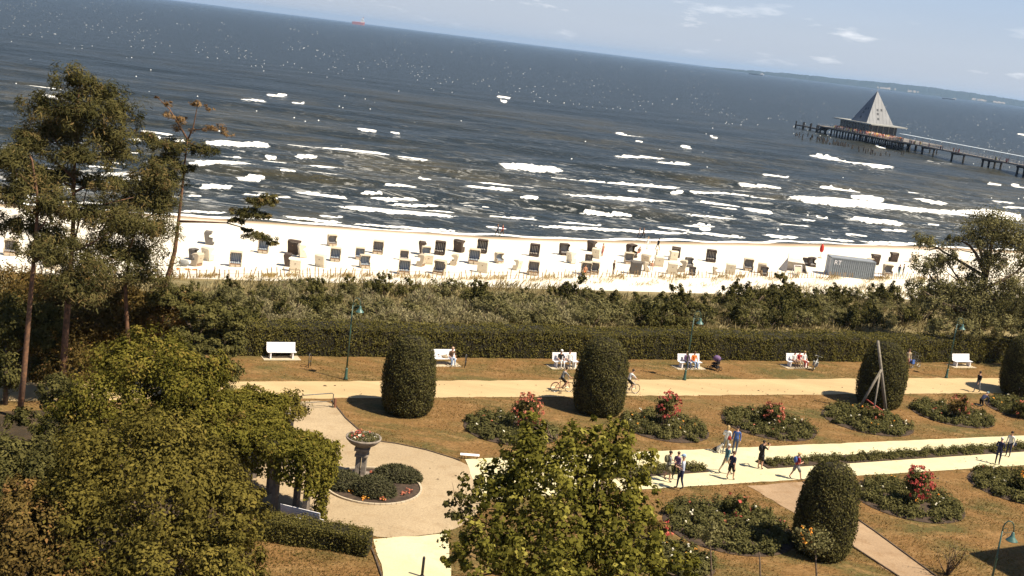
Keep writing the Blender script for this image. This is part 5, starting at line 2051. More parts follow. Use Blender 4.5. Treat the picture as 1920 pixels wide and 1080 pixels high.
def bike_parts(frame_mat, t, basket=None):
    for yy, nm in ((-.53, 'rear'), (.53, 'front')):
        w = part('wheel', MB().torus((0, yy, WR), WR - .035, .012, 24, 5), m_metal, t, True)
        part('tyre', MB().torus((0, yy, WR), WR - .018, .022, 26, 6), m_tyre, w, True)
        sp_ = MB()
        for k in range(10):
            a = 2 * math.pi * k / 10
            sp_.tube([(0, yy, WR), (0, yy + math.cos(a) * (WR - .04), WR + math.sin(a) * (WR - .04))], .003, 3, cap=False)
        sp_.tube([(-.04, yy, WR), (.04, yy, WR)], .02, 6)
        part('spoke', sp_, m_metal, w)
    bb, seat, head, rear, front = (0, -.08, .30), (0, -.22, .80), (0, .37, .84), (0, -.53, WR), (0, .53, WR)
    f = MB()
    for a, b in ((bb, seat), (bb, (0, .39, .70)), ((0, -.20, .74), (0, .375, .78)), (rear, (0, -.2, .72)), (rear, bb)):
        f.tube([a, b], .018, 6)
    part('frame', f, frame_mat, t, True)
    f = MB()
    for s in (-1, 1):
        f.tube([(.05 * s, .53, WR), (.05 * s, .45, .66), (0, .41, .70)], .012, 5)
    part('fork', f, frame_mat, t, True)
    part('handlebar', MB().tube([(0, .39, .7), (0, .36, 1.0)], .014, 6).tube([(-.29, .28, 1.01), (-.22, .36, 1.02), (.22, .36, 1.02), (.29, .28, 1.01)], .013, 6), m_metal, t, True)
    part('saddle', MB().tube([(0, -.2, .74), (0, -.235, .92)], .014, 6).ell((0, -.24, .95), (.075, .14, .035), 8, 5), m_tyre, t, True)
    part('crank', MB().torus((.06, -.08, .30), .09, .008, 16, 4).tube([(.07, -.08, .30), (.07, .06, .36)], .01, 4).tube([(-.07, -.08, .30), (-.07, -.22, .24)], .01, 4)
         .box((.11, .06, .36), (.09, .05, .02)).box((-.11, -.22, .24), (.09, .05, .02)), m_tyre, t, True)
    part('mudguard', MB().tube([(0, -.53 - .36 * math.cos(a), WR + .37 * math.sin(a)) for a in (0.2, .7, 1.2, 1.7, 2.2)], .014, 4), frame_mat, t, True)


def bicycle(label, pos, deg, fm, tilt=0.0, panniers=None):
    t = thing('bicycle', label, 'bicycle', pos, R(deg), 'bicycles')
    t.rotation_euler = (0, R(tilt), R(deg))
    bike_parts(fm, t)
    if panniers:
        for s in (-1, 1):
            part('pannier', MB().box((.14 * s, -.55, .56), (.12, .34, .34)), panniers, t)
    return t


m_bk = pm('bike_black', (.03, .03, .035), None, 20, .4)
m_br = pm('bike_red', (.33, .04, .03), None, 20, .4)
m_bw = pm('bike_silver', (.55, .56, .56), None, 20, .4)
p1 = gp3(1053, 735, .022)
bicycle('dark bicycle ridden by the cyclist in grey, west of the second yew', p1, EAST, m_br)
person('cyclist in grey shirt and dark shorts, west of the second yew', p1, EAST, 'cycle', GREY, BLACK, H_DARK, sleeve=False, shorts=True)
p2 = gp3(1178, 738, .022)
bicycle('pale bicycle ridden by the cyclist in white, east of the second yew', p2, EAST, m_bw)
person('cyclist in white shirt with arms stretched, east of the second yew', p2, EAST, 'cycle', WHITE, BLACK, H_DARK, sleeve=False, shorts=True)
bicycle('silver grey bicycle parked at the end of the bench with three sitters', (*G(1527, 692)[:2], .02), EAST + 45, m_bw, 6, GREY)
bicycle('bicycle with blue panniers parked between the tripod yew and a lamp post', (*G(1715, 690)[:2], .02), EAST + 15, m_bk, -6, BLUE)
bicycle('dark bicycle standing against the hedge beside the one with blue panniers', (*G(1708, 683)[:2], .02), EAST + 25, m_bk, 5)


def stroller():
    b = G(1340, 694)
    t = thing('stroller', 'dark pushchair with a purple hood parked beside the bench of the person in orange', 'pushchair', (b[0], b[1], .01), R(PH + 30))
    for x, y in ((-.27, -.35), (.27, -.35), (-.27, .4), (.27, .4)):
        w = part('wheel', MB().torus((x, y, .14), .12, .022, 14, 5), m_tyre, t, True)
    f = MB()
    for s in (-1, 1):
        f.tube([(.26 * s, .4, .14), (.25 * s, 0, .55), (.24 * s, -.5, 1.02)], .016, 5)
        f.tube([(.26 * s, -.35, .14), (.25 * s, .05, .58)], .016, 5)
    part('frame', f, m_bk, t, True)
    part('handle', MB().tube([(-.24, -.5, 1.02), (.24, -.5, 1.02)], .02, 6), m_tyre, t, True)
    part('seat', MB().box((0, 0, .52), (.44, .5, .08)).box((0, -.2, .75), (.44, .08, .5)), BLACK, t)
    hd_ = MB()
    hd_.ell((0, -.05, .92), (.26, .32, .26), 12, 7)
    part('hood', hd_, PURPLE, t, True)
    part('basket', MB().box((0, -.02, .28), (.4, .5, .16)), BLACK, t)


stroller()

# ------------------------------------------------------------------ benches with their sitters
m_whitewood = pm('white_paint', (.82, .79, .80), (.74, .71, .72), 3, .5)
m_slab = pm('bench_slab', (.46, .38, .27), (.38, .31, .21), 4, .95)
_bm = {}


def bench_meshes():
    _bm['seat_slat'] = MB().box((0, 0, 0), (1.95, .10, .035)).mesh('seat_slat', m_whitewood)
    _bm['back_slat'] = MB().box((0, 0, 0), (1.95, .03, .115)).mesh('back_slat', m_whitewood)
    _bm['leg'] = MB().box((0, .02, .21), (.09, .42, .42)).box((0, .27, .62), (.07, .05, .50), mat=Matrix.Rotation(R(-12), 3, 'X')).mesh('leg', m_whitewood)


bench_meshes()


def bench(label, x, y, deg, pad=True, y_is_ground=True):
    g = G(x, y)
    t = thing('park_bench', label, 'bench', (g[0], g[1], .03), R(deg), 'white park benches')
    for i in range(4):
        link('seat_slat', _bm['seat_slat'], t, (0, -.17 + i * .125, .445))
    for i in range(4):
        o = link('back_slat', _bm['back_slat'], t, (0, .255 + .035 * i, .55 + i * .13))
        o.rotation_euler = (R(-13), 0, 0)
    for s in (-1, 1):
        link('leg', _bm['leg'], t, (.75 * s, 0, 0))
    if pad:
        o = struct('bench_slab', MB().box((0, .1, .01), (2.5, 1.15, .04)).mesh('bench_slab', m_slab))
        o.location = (g[0], g[1], 0)
        o.rotation_euler = (0, 0, R(deg))
    return t


BN = [(527, 672, 'empty white bench at the west end of the hedge, beside a leaning metal hoop'), (829, 684, 'white bench with a lone man sitting on its east end'), (1059, 689, 'white bench with two sitters, partly behind the second yew'),
      (1292, 690, 'white bench with a sitter in orange, behind a lamp post'), (1494, 688, 'white bench crowded by three sitters, beside the silver bicycle'), (1803, 687, 'white bench in dappled tree shade at the east end')]
for x, y, lb in BN:
    bench(lb, x, y, PH)
# the bench by the round place, seen from behind over the low hedge
bb = G(566, 988)
bench('white bench in shade by the low hedge, its back towards the hotel', 566, 988, math.degrees(math.atan2(*(G(610, 1000) - G(520, 978))[[1, 0]])) + 180, pad=False)


def sitter(label, bench_px, dx, **kw):
    g = G(*bench_px)
    e = (g[0] + AX[0] * dx - SX[0] * .02, g[1] + AX[1] * dx - SX[1] * .02)
    return person(label, (e[0], e[1], .03), PH + 180, 'sit', group='people sitting on the benches', **kw)


sitter('bald man in dark shirt and pale blue trousers alone on a bench', (829, 684), .62, shirt=BROWN, legs=LBLUE, hair=m_skin, sleeve=False, lean=.15)
sitter('woman in cap and black top on the bench by the second yew', (1059, 689), -.45, shirt=BLACK, legs=WHITE, hair=H_BLOND, hat=WHITE, sleeve=False)
sitter('man in white shirt on the bench by the second yew', (1059, 689), .25, shirt=WHITE, legs=GREY, hair=H_BROWN, sleeve=False)
sitter('person in purple and denim beside the one in orange', (1292, 690), -.35, shirt=PURPLE, legs=DENIM, hair=H_BLOND, long_hair=True)
sitter('person in bright orange top on a bench', (1292, 690), .3, shirt=ORANGE, legs=LBLUE, hair=H_BROWN)
sitter('first of three sitters, in white with dark hair', (1494, 688), -.42, shirt=WHITE, legs=BROWN, hair=H_DARK, sleeve=False, size=.97)
sitter('sitter in maroon in the middle of the three', (1494, 688), .05, shirt=RED, legs=TAN, hair=H_DARK, sleeve=False)
sitter('sitter in white shirt next to the silver bicycle', (1494, 688), .52, shirt=WHITE, legs=RED, hair=H_BLOND, sleeve=False)
person('person in salmon trousers beside the bicycle with blue panniers', (*G(1699, 692)[:2], 0), PH + 160, 'stand', TAN, cloth('salmon', (.55, .26, .17)), H_BROWN)
tan_bag = thing('shoulder_bag', 'tan bag lying on the bench beside the lone man', 'bag', tuple(np.append(G(829, 684)[:2] + AX * .15, .49)))
part('pouch', MB().ell((0, 0, .1), (.24, .12, .12), 10, 6), TAN, tan_bag, True)
part('strap', MB().tube([(-.2, 0, .14), (-.5, .05, .2), (-.65, 0, .03)], .02, 5), BROWN, tan_bag, True)

# leaning hoops beside benches: bicycle stands
m_steel = pm('dark_steel', (.13, .13, .125), (.08, .08, .08), 8, .5, metal=.4)


def hoop(label, x, y, w=.55, h=.95):
    g = G(x, y)
    t = thing('bicycle_stand', label, 'bicycle stand', (g[0], g[1], 0), R(PH + 60), 'metal hoops beside the benches')
    part('rail', MB().tube([(-w / 2, 0, -.05), (-w / 2, 0, h * .9), (-w / 2 + .12, 0, h), (w / 2 - .12, 0, h * .86), (w / 2, 0, h * .74), (w / 2, 0, -.05)], .028, 6), m_steel, t, True)
    part('crossbar', MB().tube([(-w / 2, 0, .35), (w / 2, 0, .35)], .02, 6), m_steel, t, True)


hoop('thin metal hoop next to the empty bench at the west end', 580, 688)
hoop('thin metal hoop next to the bench with the lone man', 872, 688)

# barrier across the way up to the promenade
def barrier():
    a, b = G(561, 770)[:2], G(623, 765)[:2]
    d = b - a
    L = np.linalg.norm(d)
    t = thing('tube_barrier', 'low tubular barrier across the short way to the promenade', 'barrier', (a[0], a[1], 0), math.atan2(d[1], d[0]))
    part('rail', MB().tube([(0, 0, -.05), (0, 0, .85), (.1, 0, .93), (L - .1, 0, .93), (L, 0, .85), (L, 0, -.05)], .03, 7), m_steel, t, True)
    part('crossbar', MB().tube([(0.03, 0, .45), (L - .03, 0, .45)], .022, 6), m_steel, t, True)
    part('post', MB().box((L + .16, 0, .3), (.12, .12, .6)), pm('rust_post', (.22, .10, .055), None, 8, .9), t)


barrier()

m_bin = pm('bin_dark', (.035, .03, .032), (.022, .02, .02), 6, .6)
g = G(542, 805)
bn = thing('litter_bin', 'dark cylindrical litter bin at the foot of the pergola leaves', 'litter bin', (g[0], g[1], .02))
part('bin_body', MB().lathe([(.19, 0), (.22, .05), (.23, .82), (.20, .84)], 16), m_bin, bn, True)
part('lid', MB().lathe([(.24, .80), (.25, .86), (.16, .97), (.02, 1.0)], 16), pm('bin_lid', (.30, .27, .25), None, 6, .5), bn, True)
g = G(791, 1082)
bo = thing('bollard', 'thin dark post standing on the pale paved walk', 'bollard', (g[0], g[1], .02))
part('post', MB().lathe([(.06, 0), (.06, .85), (.05, .9), (.01, .93)], 10), m_bin, bo, True)
part('foot', MB().lathe([(.11, 0), (.11, .04), (.07, .08)], 10), m_bin, bo, True)
g = G(880, 861)
sg_ = thing('name_plate', 'low white plate on two pegs at the corner of the lawn', 'sign', (g[0], g[1], 0), R(8))
part('plate', MB().box((0, 0, .26), (1.05, .03, .12), mat=Matrix.Rotation(R(-35), 3, 'X')), m_whitewood, sg_)
for s in (-1, 1):
    part('peg', MB().box((.42 * s, .02, .12), (.04, .04, .26)), m_bin, sg_)

# ------------------------------------------------------------------ lamp posts
m_lampgreen = pm('lamp_green', (.035, .085, .062), (.025, .06, .045), 6, .45, spec=.5)
m_verdigris = pm('lamp_shade_green', (.07, .15, .125), (.045, .10, .085), 6, .4, spec=.5)
m_glass = pm('lamp_glass', (.80, .82, .80), None, 6, .15, spec=.6)


def lamp(label, base, h, deg):
    t = thing('street_lamp', label, 'lamp post', (base[0], base[1], 0), R(deg), 'green lamp posts with hanging bells')
    part('base', MB().lathe([(.14, 0), (.14, .12), (.10, .18), (.085, .7), (.06, .8)], 12), m_lampgreen, t, True)
    part('pole', MB().lathe([(.055, .7), (.05, h * .55), (.062, h * .56), (.062, h * .58), (.045, h * .6), (.036, h - .55)], 10), m_lampgreen, t, True)
    pts = [(0, 0, h - .56)] + [(.24 - .24 * math.cos(a), 0, h - .56 + .40 * math.sin(a) + .12) for a in np.linspace(.05, math.pi * .98, 9)] + [(.48, 0, h - .52)]
    arm = part('crook', MB().tube(pts, .026, 7), m_lampgreen, t, True)
    part('scroll', MB().torus((.13, 0, h - .50), .10, .012, 14, 5, 'Y').tube([(.0, 0, h - .85), (.2, 0, h - .62), (.42, 0, h - .50)], .012, 5), m_lampgreen, arm, True)
    z = h - .52
    part('lamp_shade', MB().lathe([(.03, z), (.06, z - .03), (.085, z - .16), (.13, z - .26), (.26, z - .40), (.27, z - .42), (.24, z - .41)], 18, (.48, 0, 0)), m_verdigris, t, True)
    part('bulb', MB().ell((.48, 0, z - .42), (.11, .11, .09), 10, 6), m_glass, t, True)


for lb, x, y, yt in (('green lamp post at the west end of the promenade, beside the first yew', 648, 712, 558), ('green lamp post in front of the bench with the sitter in orange', 1283, 713, 583), ('green lamp post between the tripod yew and the shaded bench', 1774, 709, 596)):
    b = G(x, y)
    lamp(lb, b, ztop(b, yt) + .05, 0)
b = G(1884, 974, 4.35)
lamp('green lamp post standing close below the hotel, beside the dark shadow', b, 4.35, -6)

# ------------------------------------------------------------------ wooden tripod in front of the third yew
def tripod():
    a, b2, c = G(1662, 778), G(1607, 772), G(1636, 782)
    top = at(1646, 639, a[1] + .15)
    m_pole = pm('grey_pole', (.24, .21, .17), (.15, .13, .10), 6, .95)
    t = thing('wooden_tripod', 'wooden tripod of weathered poles with a red brace, leaning by the third yew', 'tripod', tuple(a))
    o = np.array(a)
    pole_top = np.array(top) - o
    k = .62
    mid = pole_top * k
    mb = MB().tube([(0, 0, -.05), tuple(mid), tuple(pole_top)], [.12, .11, .095], 8)
    part('long_pole', mb, m_pole, t, True)
    part('side_pole', MB().tube([tuple(np.array(b2) - o), tuple(mid + [0, -.1, 0])], [.10, .085], 8), m_pole, t, True)
    part('rear_pole', MB().tube([tuple(np.array(c) - o), tuple(mid + [0, .1, 0])], [.07, .06], 8), m_pole, t, True)
    s1 = (np.array(b2) - o) * .68 + mid * .32
    part('brace', MB().tube([tuple(s1), (-.05, -.09, .12)], .06, 6), pm('brace_red', (.30, .055, .035), (.22, .04, .03), 6, .8), t, True)


tripod()


# ------------------------------------------------------------------ plant bowl in its round bed
def plant_bowl():
    rg = np.random.default_rng(201)
    c = G(699, 912)
    m_st = pm('weathered_stone', (.30, .25, .20), (.17, .14, .115), 4, .95, .4)
    bd = thing('planted_circle', 'round bed of soil with orange flowers under the stone plant bowl', 'flower bed', (c[0], c[1], 0))
    r = 93 * mpp(c)
    part('soil', MB().lathe([(r - .12, 0), (r - .12, .05), (.02, .10)], 40), m_soil, bd)
    kb = MB()
    for k in range(56):
        a = 2 * math.pi * k / 56
        kb.box(((r - .06) * math.cos(a), (r - .06) * math.sin(a), .05), (.10, 2 * math.pi * r / 56 - .02, .12), a)
    part('kerb', kb, m_slab, bd, stuff=True)
    for k in range(11):
        a = rg.uniform(math.pi * 1.05, math.pi * 1.95) if k < 9 else rg.uniform(0, 3)
        q = rg.uniform(.62, .9) * r
        p_ = np.array([q * math.cos(a), q * math.sin(a), .16]) + rg.normal(0, .09, (14, 3)) * [1, 1, .5]
        o = link('blossom', leaf_mesh('blossom', p_, unit(rg.normal(0, .5, (14, 3)) + [0, 0, 1]), .13, m_orange if k % 3 else m_coral, .9, None, rg), bd)
    for lb, x, y, rx, ry, h in (('rounded lavender bush in front of the plant bowl', 700, 926, 42, .9, .85), ('long low lavender bush east of the plant bowl', 745, 898, 46, .8, .65), ('lavender bush west of the plant bowl', 642, 912, 40, .9, .7)):
        g = G(x, y)
        m = mpp(g)
        t = thing('lavender_bush', lb, 'shrub', (g[0], g[1], .06), group='lavender round the plant bowl')
        a_, b_ = rx * m, ry
        part('stem', MB().ell((0, 0, h * .38), (a_ * .86, b_ * .86, h * .5), 14, 8), m_hull, t, True)
        n = 3600
        o = unit(rg.normal(size=(n, 3)))
        o[:, 2] = np.abs(o[:, 2])
        PP = o * np.array([a_, b_, h]) * rg.uniform(.86, 1.06, (n, 1))
        link('crown', leaf_mesh('crown', PP, unit(rg.normal(size=(n, 3)) + o * .6), .20, m_lavender, .2, np.clip(rg.normal(.5, .22, n), 0, 1), rg, o), t)
    # column and bowl
    b = G(674, 899)
    top = ztop(b, 822)
    t = thing('plant_bowl', 'tall stone pillar carrying a wide round bowl of flowers', 'planter', (b[0], b[1], 0))
    H = top
    part('plinth', MB().box((0, 0, .16), (.85, .85, .32)), m_st, t)
    for s in ((-.15, -.15), (.15, -.15), (-.15, .15), (.15, .15)):
        part('pillar', MB().box((s[0], s[1], .32 + (H - 1.15) / 2), (.22, .22, H - 1.15)), m_st, t)
    z = H - .83
    part('capital', MB().box((0, 0, z - .02), (.66, .66, .10)).box((0, 0, z + .14), (.52, .52, .22)).box((0, 0, z + .31), (.74, .74, .12)).box((0, 0, z + .40), (.58, .58, .06)), m_st, t)
    rb = 33.5 * mpp((b[0], b[1], H))
    part('bowl', MB().lathe([(.30, z + .43), (.42, z + .46), (rb * .75, z + .60), (rb * .97, z + .80), (rb, z + .86), (rb, z + .92), (rb * .93, z + .92), (rb * .9, z + .84), (.02, z + .82)], 32), m_st, t, True)
    n = 1100
    a = rg.uniform(0, 6.28, n)
    q = np.sqrt(rg.random(n)) * rb * .88
    PP = np.stack([q * np.cos(a), q * np.sin(a), z + .86 + rg.random(n) * .14], 1)
    link('foliage', leaf_mesh('foliage', PP, unit(rg.normal(0, .6, (n, 3)) + [0, 0, 1]), .09, m_rose, .6, None, rg), t)
    for mt, k in ((m_red, 10), (m_white_petal, 4), (m_coral, 6)):
        a = rg.uniform(0, 6.28, k) if mt is not m_red else rg.normal(2.6, .5, k)
        q = np.sqrt(rg.random(k)) * rb * .8
        C_ = np.repeat(np.stack([q * np.cos(a), q * np.sin(a), np.full(k, z + 1.02)], 1), 5, 0) + rg.normal(0, .035, (k * 5, 3))
        link('blossom', leaf_mesh('blossom', C_, unit(rg.normal(0, .5, C_.shape) + [0, 0, 1]), .10, mt, .9, None, rg), t)


plant_bowl()


# ------------------------------------------------------------------ hotel wing beside the view, whose gable shades the corner of the lawn
def wing():
    h = 13.0
    k = h / math.tan(SUN_EL)
    sh = np.array([-math.sin(SUN_AZ), -math.cos(SUN_AZ)]) * k      # where the shadow of the corner falls from it
    c0, c1, c2 = G(1814, 1037)[:2] - sh, G(2020, 1008)[:2] - sh, G(1905, 1088)[:2] - sh
    e1, e2 = unit(c1 - c0), unit(c2 - c0)
    e2 = unit(e2)
    ang = math.atan2(e1[1], e1[0])
    t = thing('hotel_wing', 'pale hotel wing beside the garden, its dark shadow on the lawn', 'building', (c0[0], c0[1], 0))
    mw, mr_ = pm('hotel_plaster', (.55, .50, .42), None, 2, .9), pm('hotel_roof', (.10, .06, .05), None, 4, .8)
    A, B, D = np.zeros(2), e1 * 14, e2 * 16
    q = [A, B, B + D, D]
    vs = [(p[0], p[1], z) for z in (-.2, h - .3) for p in q]
    fs = [(0, 1, 5, 4), (1, 2, 6, 5), (2, 3, 7, 6), (3, 0, 4, 7), (4, 5, 6, 7)]
    part('wall', MB().add([(v[0] * .985 + .1 * (e1 + e2)[0], v[1] * .985 + .1 * (e1 + e2)[1], v[2]) for v in vs], fs), mw, t)
    vs = [(p[0], p[1], z) for z in (h - .3, h) for p in q]
    part('roof', MB().add(vs, fs + [(3, 2, 1, 0)]), mr_, t)
    mg = pm('hotel_pane', (.05, .06, .07), None, 4, .2, spec=.6)
    for i in range(4):
        for j in range(3):
            p_ = A + e2 * (2 + 3.6 * i) + .05 * (e1 + e2)
            w = part('window', MB().box((p_[0], p_[1], 2.2 + 3.5 * j), (1.2, .14, 1.7), math.atan2(e2[1], e2[0])), m_whitewood, t)
            part('pane', MB().box((p_[0] - e1[0] * .06, p_[1] - e1[1] * .06, 2.2 + 3.5 * j), (.95, .10, 1.45), math.atan2(e2[1], e2[0])), mg, w)


wing()

# ------------------------------------------------------------------ hooded beach chairs
m_wick_l = pm('pale_wicker', (.50, .42, .31), (.40, .33, .24), 16, .9, .3)
m_wick_c = pm('cream_wicker', (.70, .62, .48), (.60, .52, .39), 16, .9, .3)
m_wick_d = pm('dark_wicker', (.085, .060, .045), (.045, .032, .025), 16, .9, .3)
m_wick_g = pm('grey_wicker', (.15, .135, .12), (.09, .08, .07), 16, .9, .3)
m_cbase = pm('chair_wood', (.28, .17, .10), (.18, .11, .065), 9, .85)
m_plate = pm('number_plate', (.22, .13, .08), None, 9, .7)


def stripes(name, c1, c2, freq):
    m = bpy.data.materials.new(name)
    m.use_nodes = True
    nt = m.node_tree
    b = nt.nodes['Principled BSDF']
    b.inputs['Roughness'].default_value = .9
    b.inputs['Specular IOR Level'].default_value = .1
    tc = nt.nodes.new('ShaderNodeTexCoord')
    wv = nt.nodes.new('ShaderNodeTexWave')
    wv.inputs['Scale'].default_value = freq
    wv.wave_profile = 'SIN'
    nt.links.new(tc.outputs['Object'], wv.inputs['Vector'])
    rp = nt.nodes.new('ShaderNodeValToRGB')
    rp.color_ramp.interpolation = 'CONSTANT'
    rp.color_ramp.elements[0].color = (*c1, 1)
    rp.color_ramp.elements[1].color = (*c2, 1)
    rp.color_ramp.elements[1].position = .62
    nt.links.new(wv.outputs['Fac'], rp.inputs['Fac'])
    nt.links.new(rp.outputs[0], b.inputs['Base Color'])
    return m


c_blue = stripes('blue_stripe_cloth', (.13, .16, .20), (.36, .38, .40), 1.6)
c_grey = stripes('grey_stripe_cloth', (.17, .16, .155), (.30, .28, .26), 1.6)
c_dark = stripes('dark_stripe_cloth', (.055, .045, .040), (.50, .45, .38), 1.5)
c_cream = stripes('cream_stripe_cloth', (.60, .52, .40), (.40, .32, .24), 1.6)
_CH = {}


def chair_meshes(key, wick, cush, low):
    d = {}
    W = 1.22
    d['base'] = MB().box((0, -.02, .21), (W - .12, .70, .42)).mesh('base', low)
    prof = [(.36, .10), (.36, .60), (.56, 1.44), (.40, 1.64), (-.30, 1.60), (-.38, 1.44), (.02, 1.20), (.06, .80), (-.42, .72), (-.42, .10)]
    for nm, sx in (('a', -1), ('b', 1)):
        vs = [(sx * W / 2 + s * .03, y, z) for s in (-1, 1) for y, z in prof]
        k = len(prof)
        fs = [tuple(range(k)), tuple(range(2 * k - 1, k - 1, -1))] + [(i, i + k, (i + 1) % k + k, (i + 1) % k) for i in range(k)]
        d['side' + nm] = MB().add(vs, fs).mesh('side_panel', wick)

    def slab(p, q, th, mt, nm, w=W - .062):
        dy, dz = q[0] - p[0], q[1] - p[1]
        L = math.hypot(dy, dz)
        ny, nz = -dz / L * th, dy / L * th
        vs = [(x, y, z) for x in (-w / 2, w / 2) for y, z in ((p[0], p[1]), (q[0], q[1]), (q[0] + ny, q[1] + nz), (p[0] + ny, p[1] + nz))]
        return MB().add(vs, [(0, 1, 2, 3), (7, 6, 5, 4), (0, 4, 5, 1), (1, 5, 6, 2), (2, 6, 7, 3), (3, 7, 4, 0)]).mesh(nm, mt)
    d['back'] = slab((.35, .43), (.545, 1.44), -.05, wick, 'back_panel')
    d['hood'] = slab((.55, 1.45), (.395, 1.635), -.05, wick, 'hood_back')
    d['roof'] = slab((.37, 1.64), (-.30, 1.60), .05, wick, 'roof')
    d['seat'] = MB().box((0, -.05, .475), (W - .14, .66, .10)).mesh('seat_cushion', cush)
    d['cush'] = slab((.27, .53), (.44, 1.36), .07, cush, 'back_cushion', W - .16)
    d['foot'] = MB().box((.27, -.46, .16), (.46, .34, .24)).box((-.27, -.44, .16), (.46, .30, .24)).mesh('footrest', wick)
    d['plate'] = MB().tube([(0, .43, 1.06), (0, .535, 1.04)], .07, 10).mesh('number_plate', m_plate)
    return d


for k, w, c, l in (('LB', m_wick_l, c_blue, m_cbase), ('LG', m_wick_l, c_grey, m_cbase), ('DS', m_wick_d, c_dark, m_wick_d), ('CC', m_wick_c, c_cream, m_wick_c), ('GG', m_wick_g, c_grey, m_wick_g), ('DD', m_wick_d, c_grey, m_wick_d)):
    _CH[k] = chair_meshes(k, w, c, l)
CHG = 'hooded beach chairs on the sand'


def beach_chair(label, x, y, kind, deg, size=1.0, tilt=0):
    g = GT(x, y)
    d = _CH[kind]
    t = thing('beach_chair', label, 'beach chair', (g[0], g[1], g[2] - .02), R(deg), CHG)
    t.rotation_euler = (R(tilt), 0, R(deg))
    t.scale = (size * .85,) * 3
    for nm, key in (('base', 'base'), ('side_panel', 'sidea'), ('side_panel', 'sideb'), ('back_panel', 'back'), ('hood', 'hood'), ('roof', 'roof'), ('seat_cushion', 'seat'), ('back_cushion', 'cush'), ('footrest', 'foot'), ('number_plate', 'plate')):
        link(nm, d[key], t)
    return t


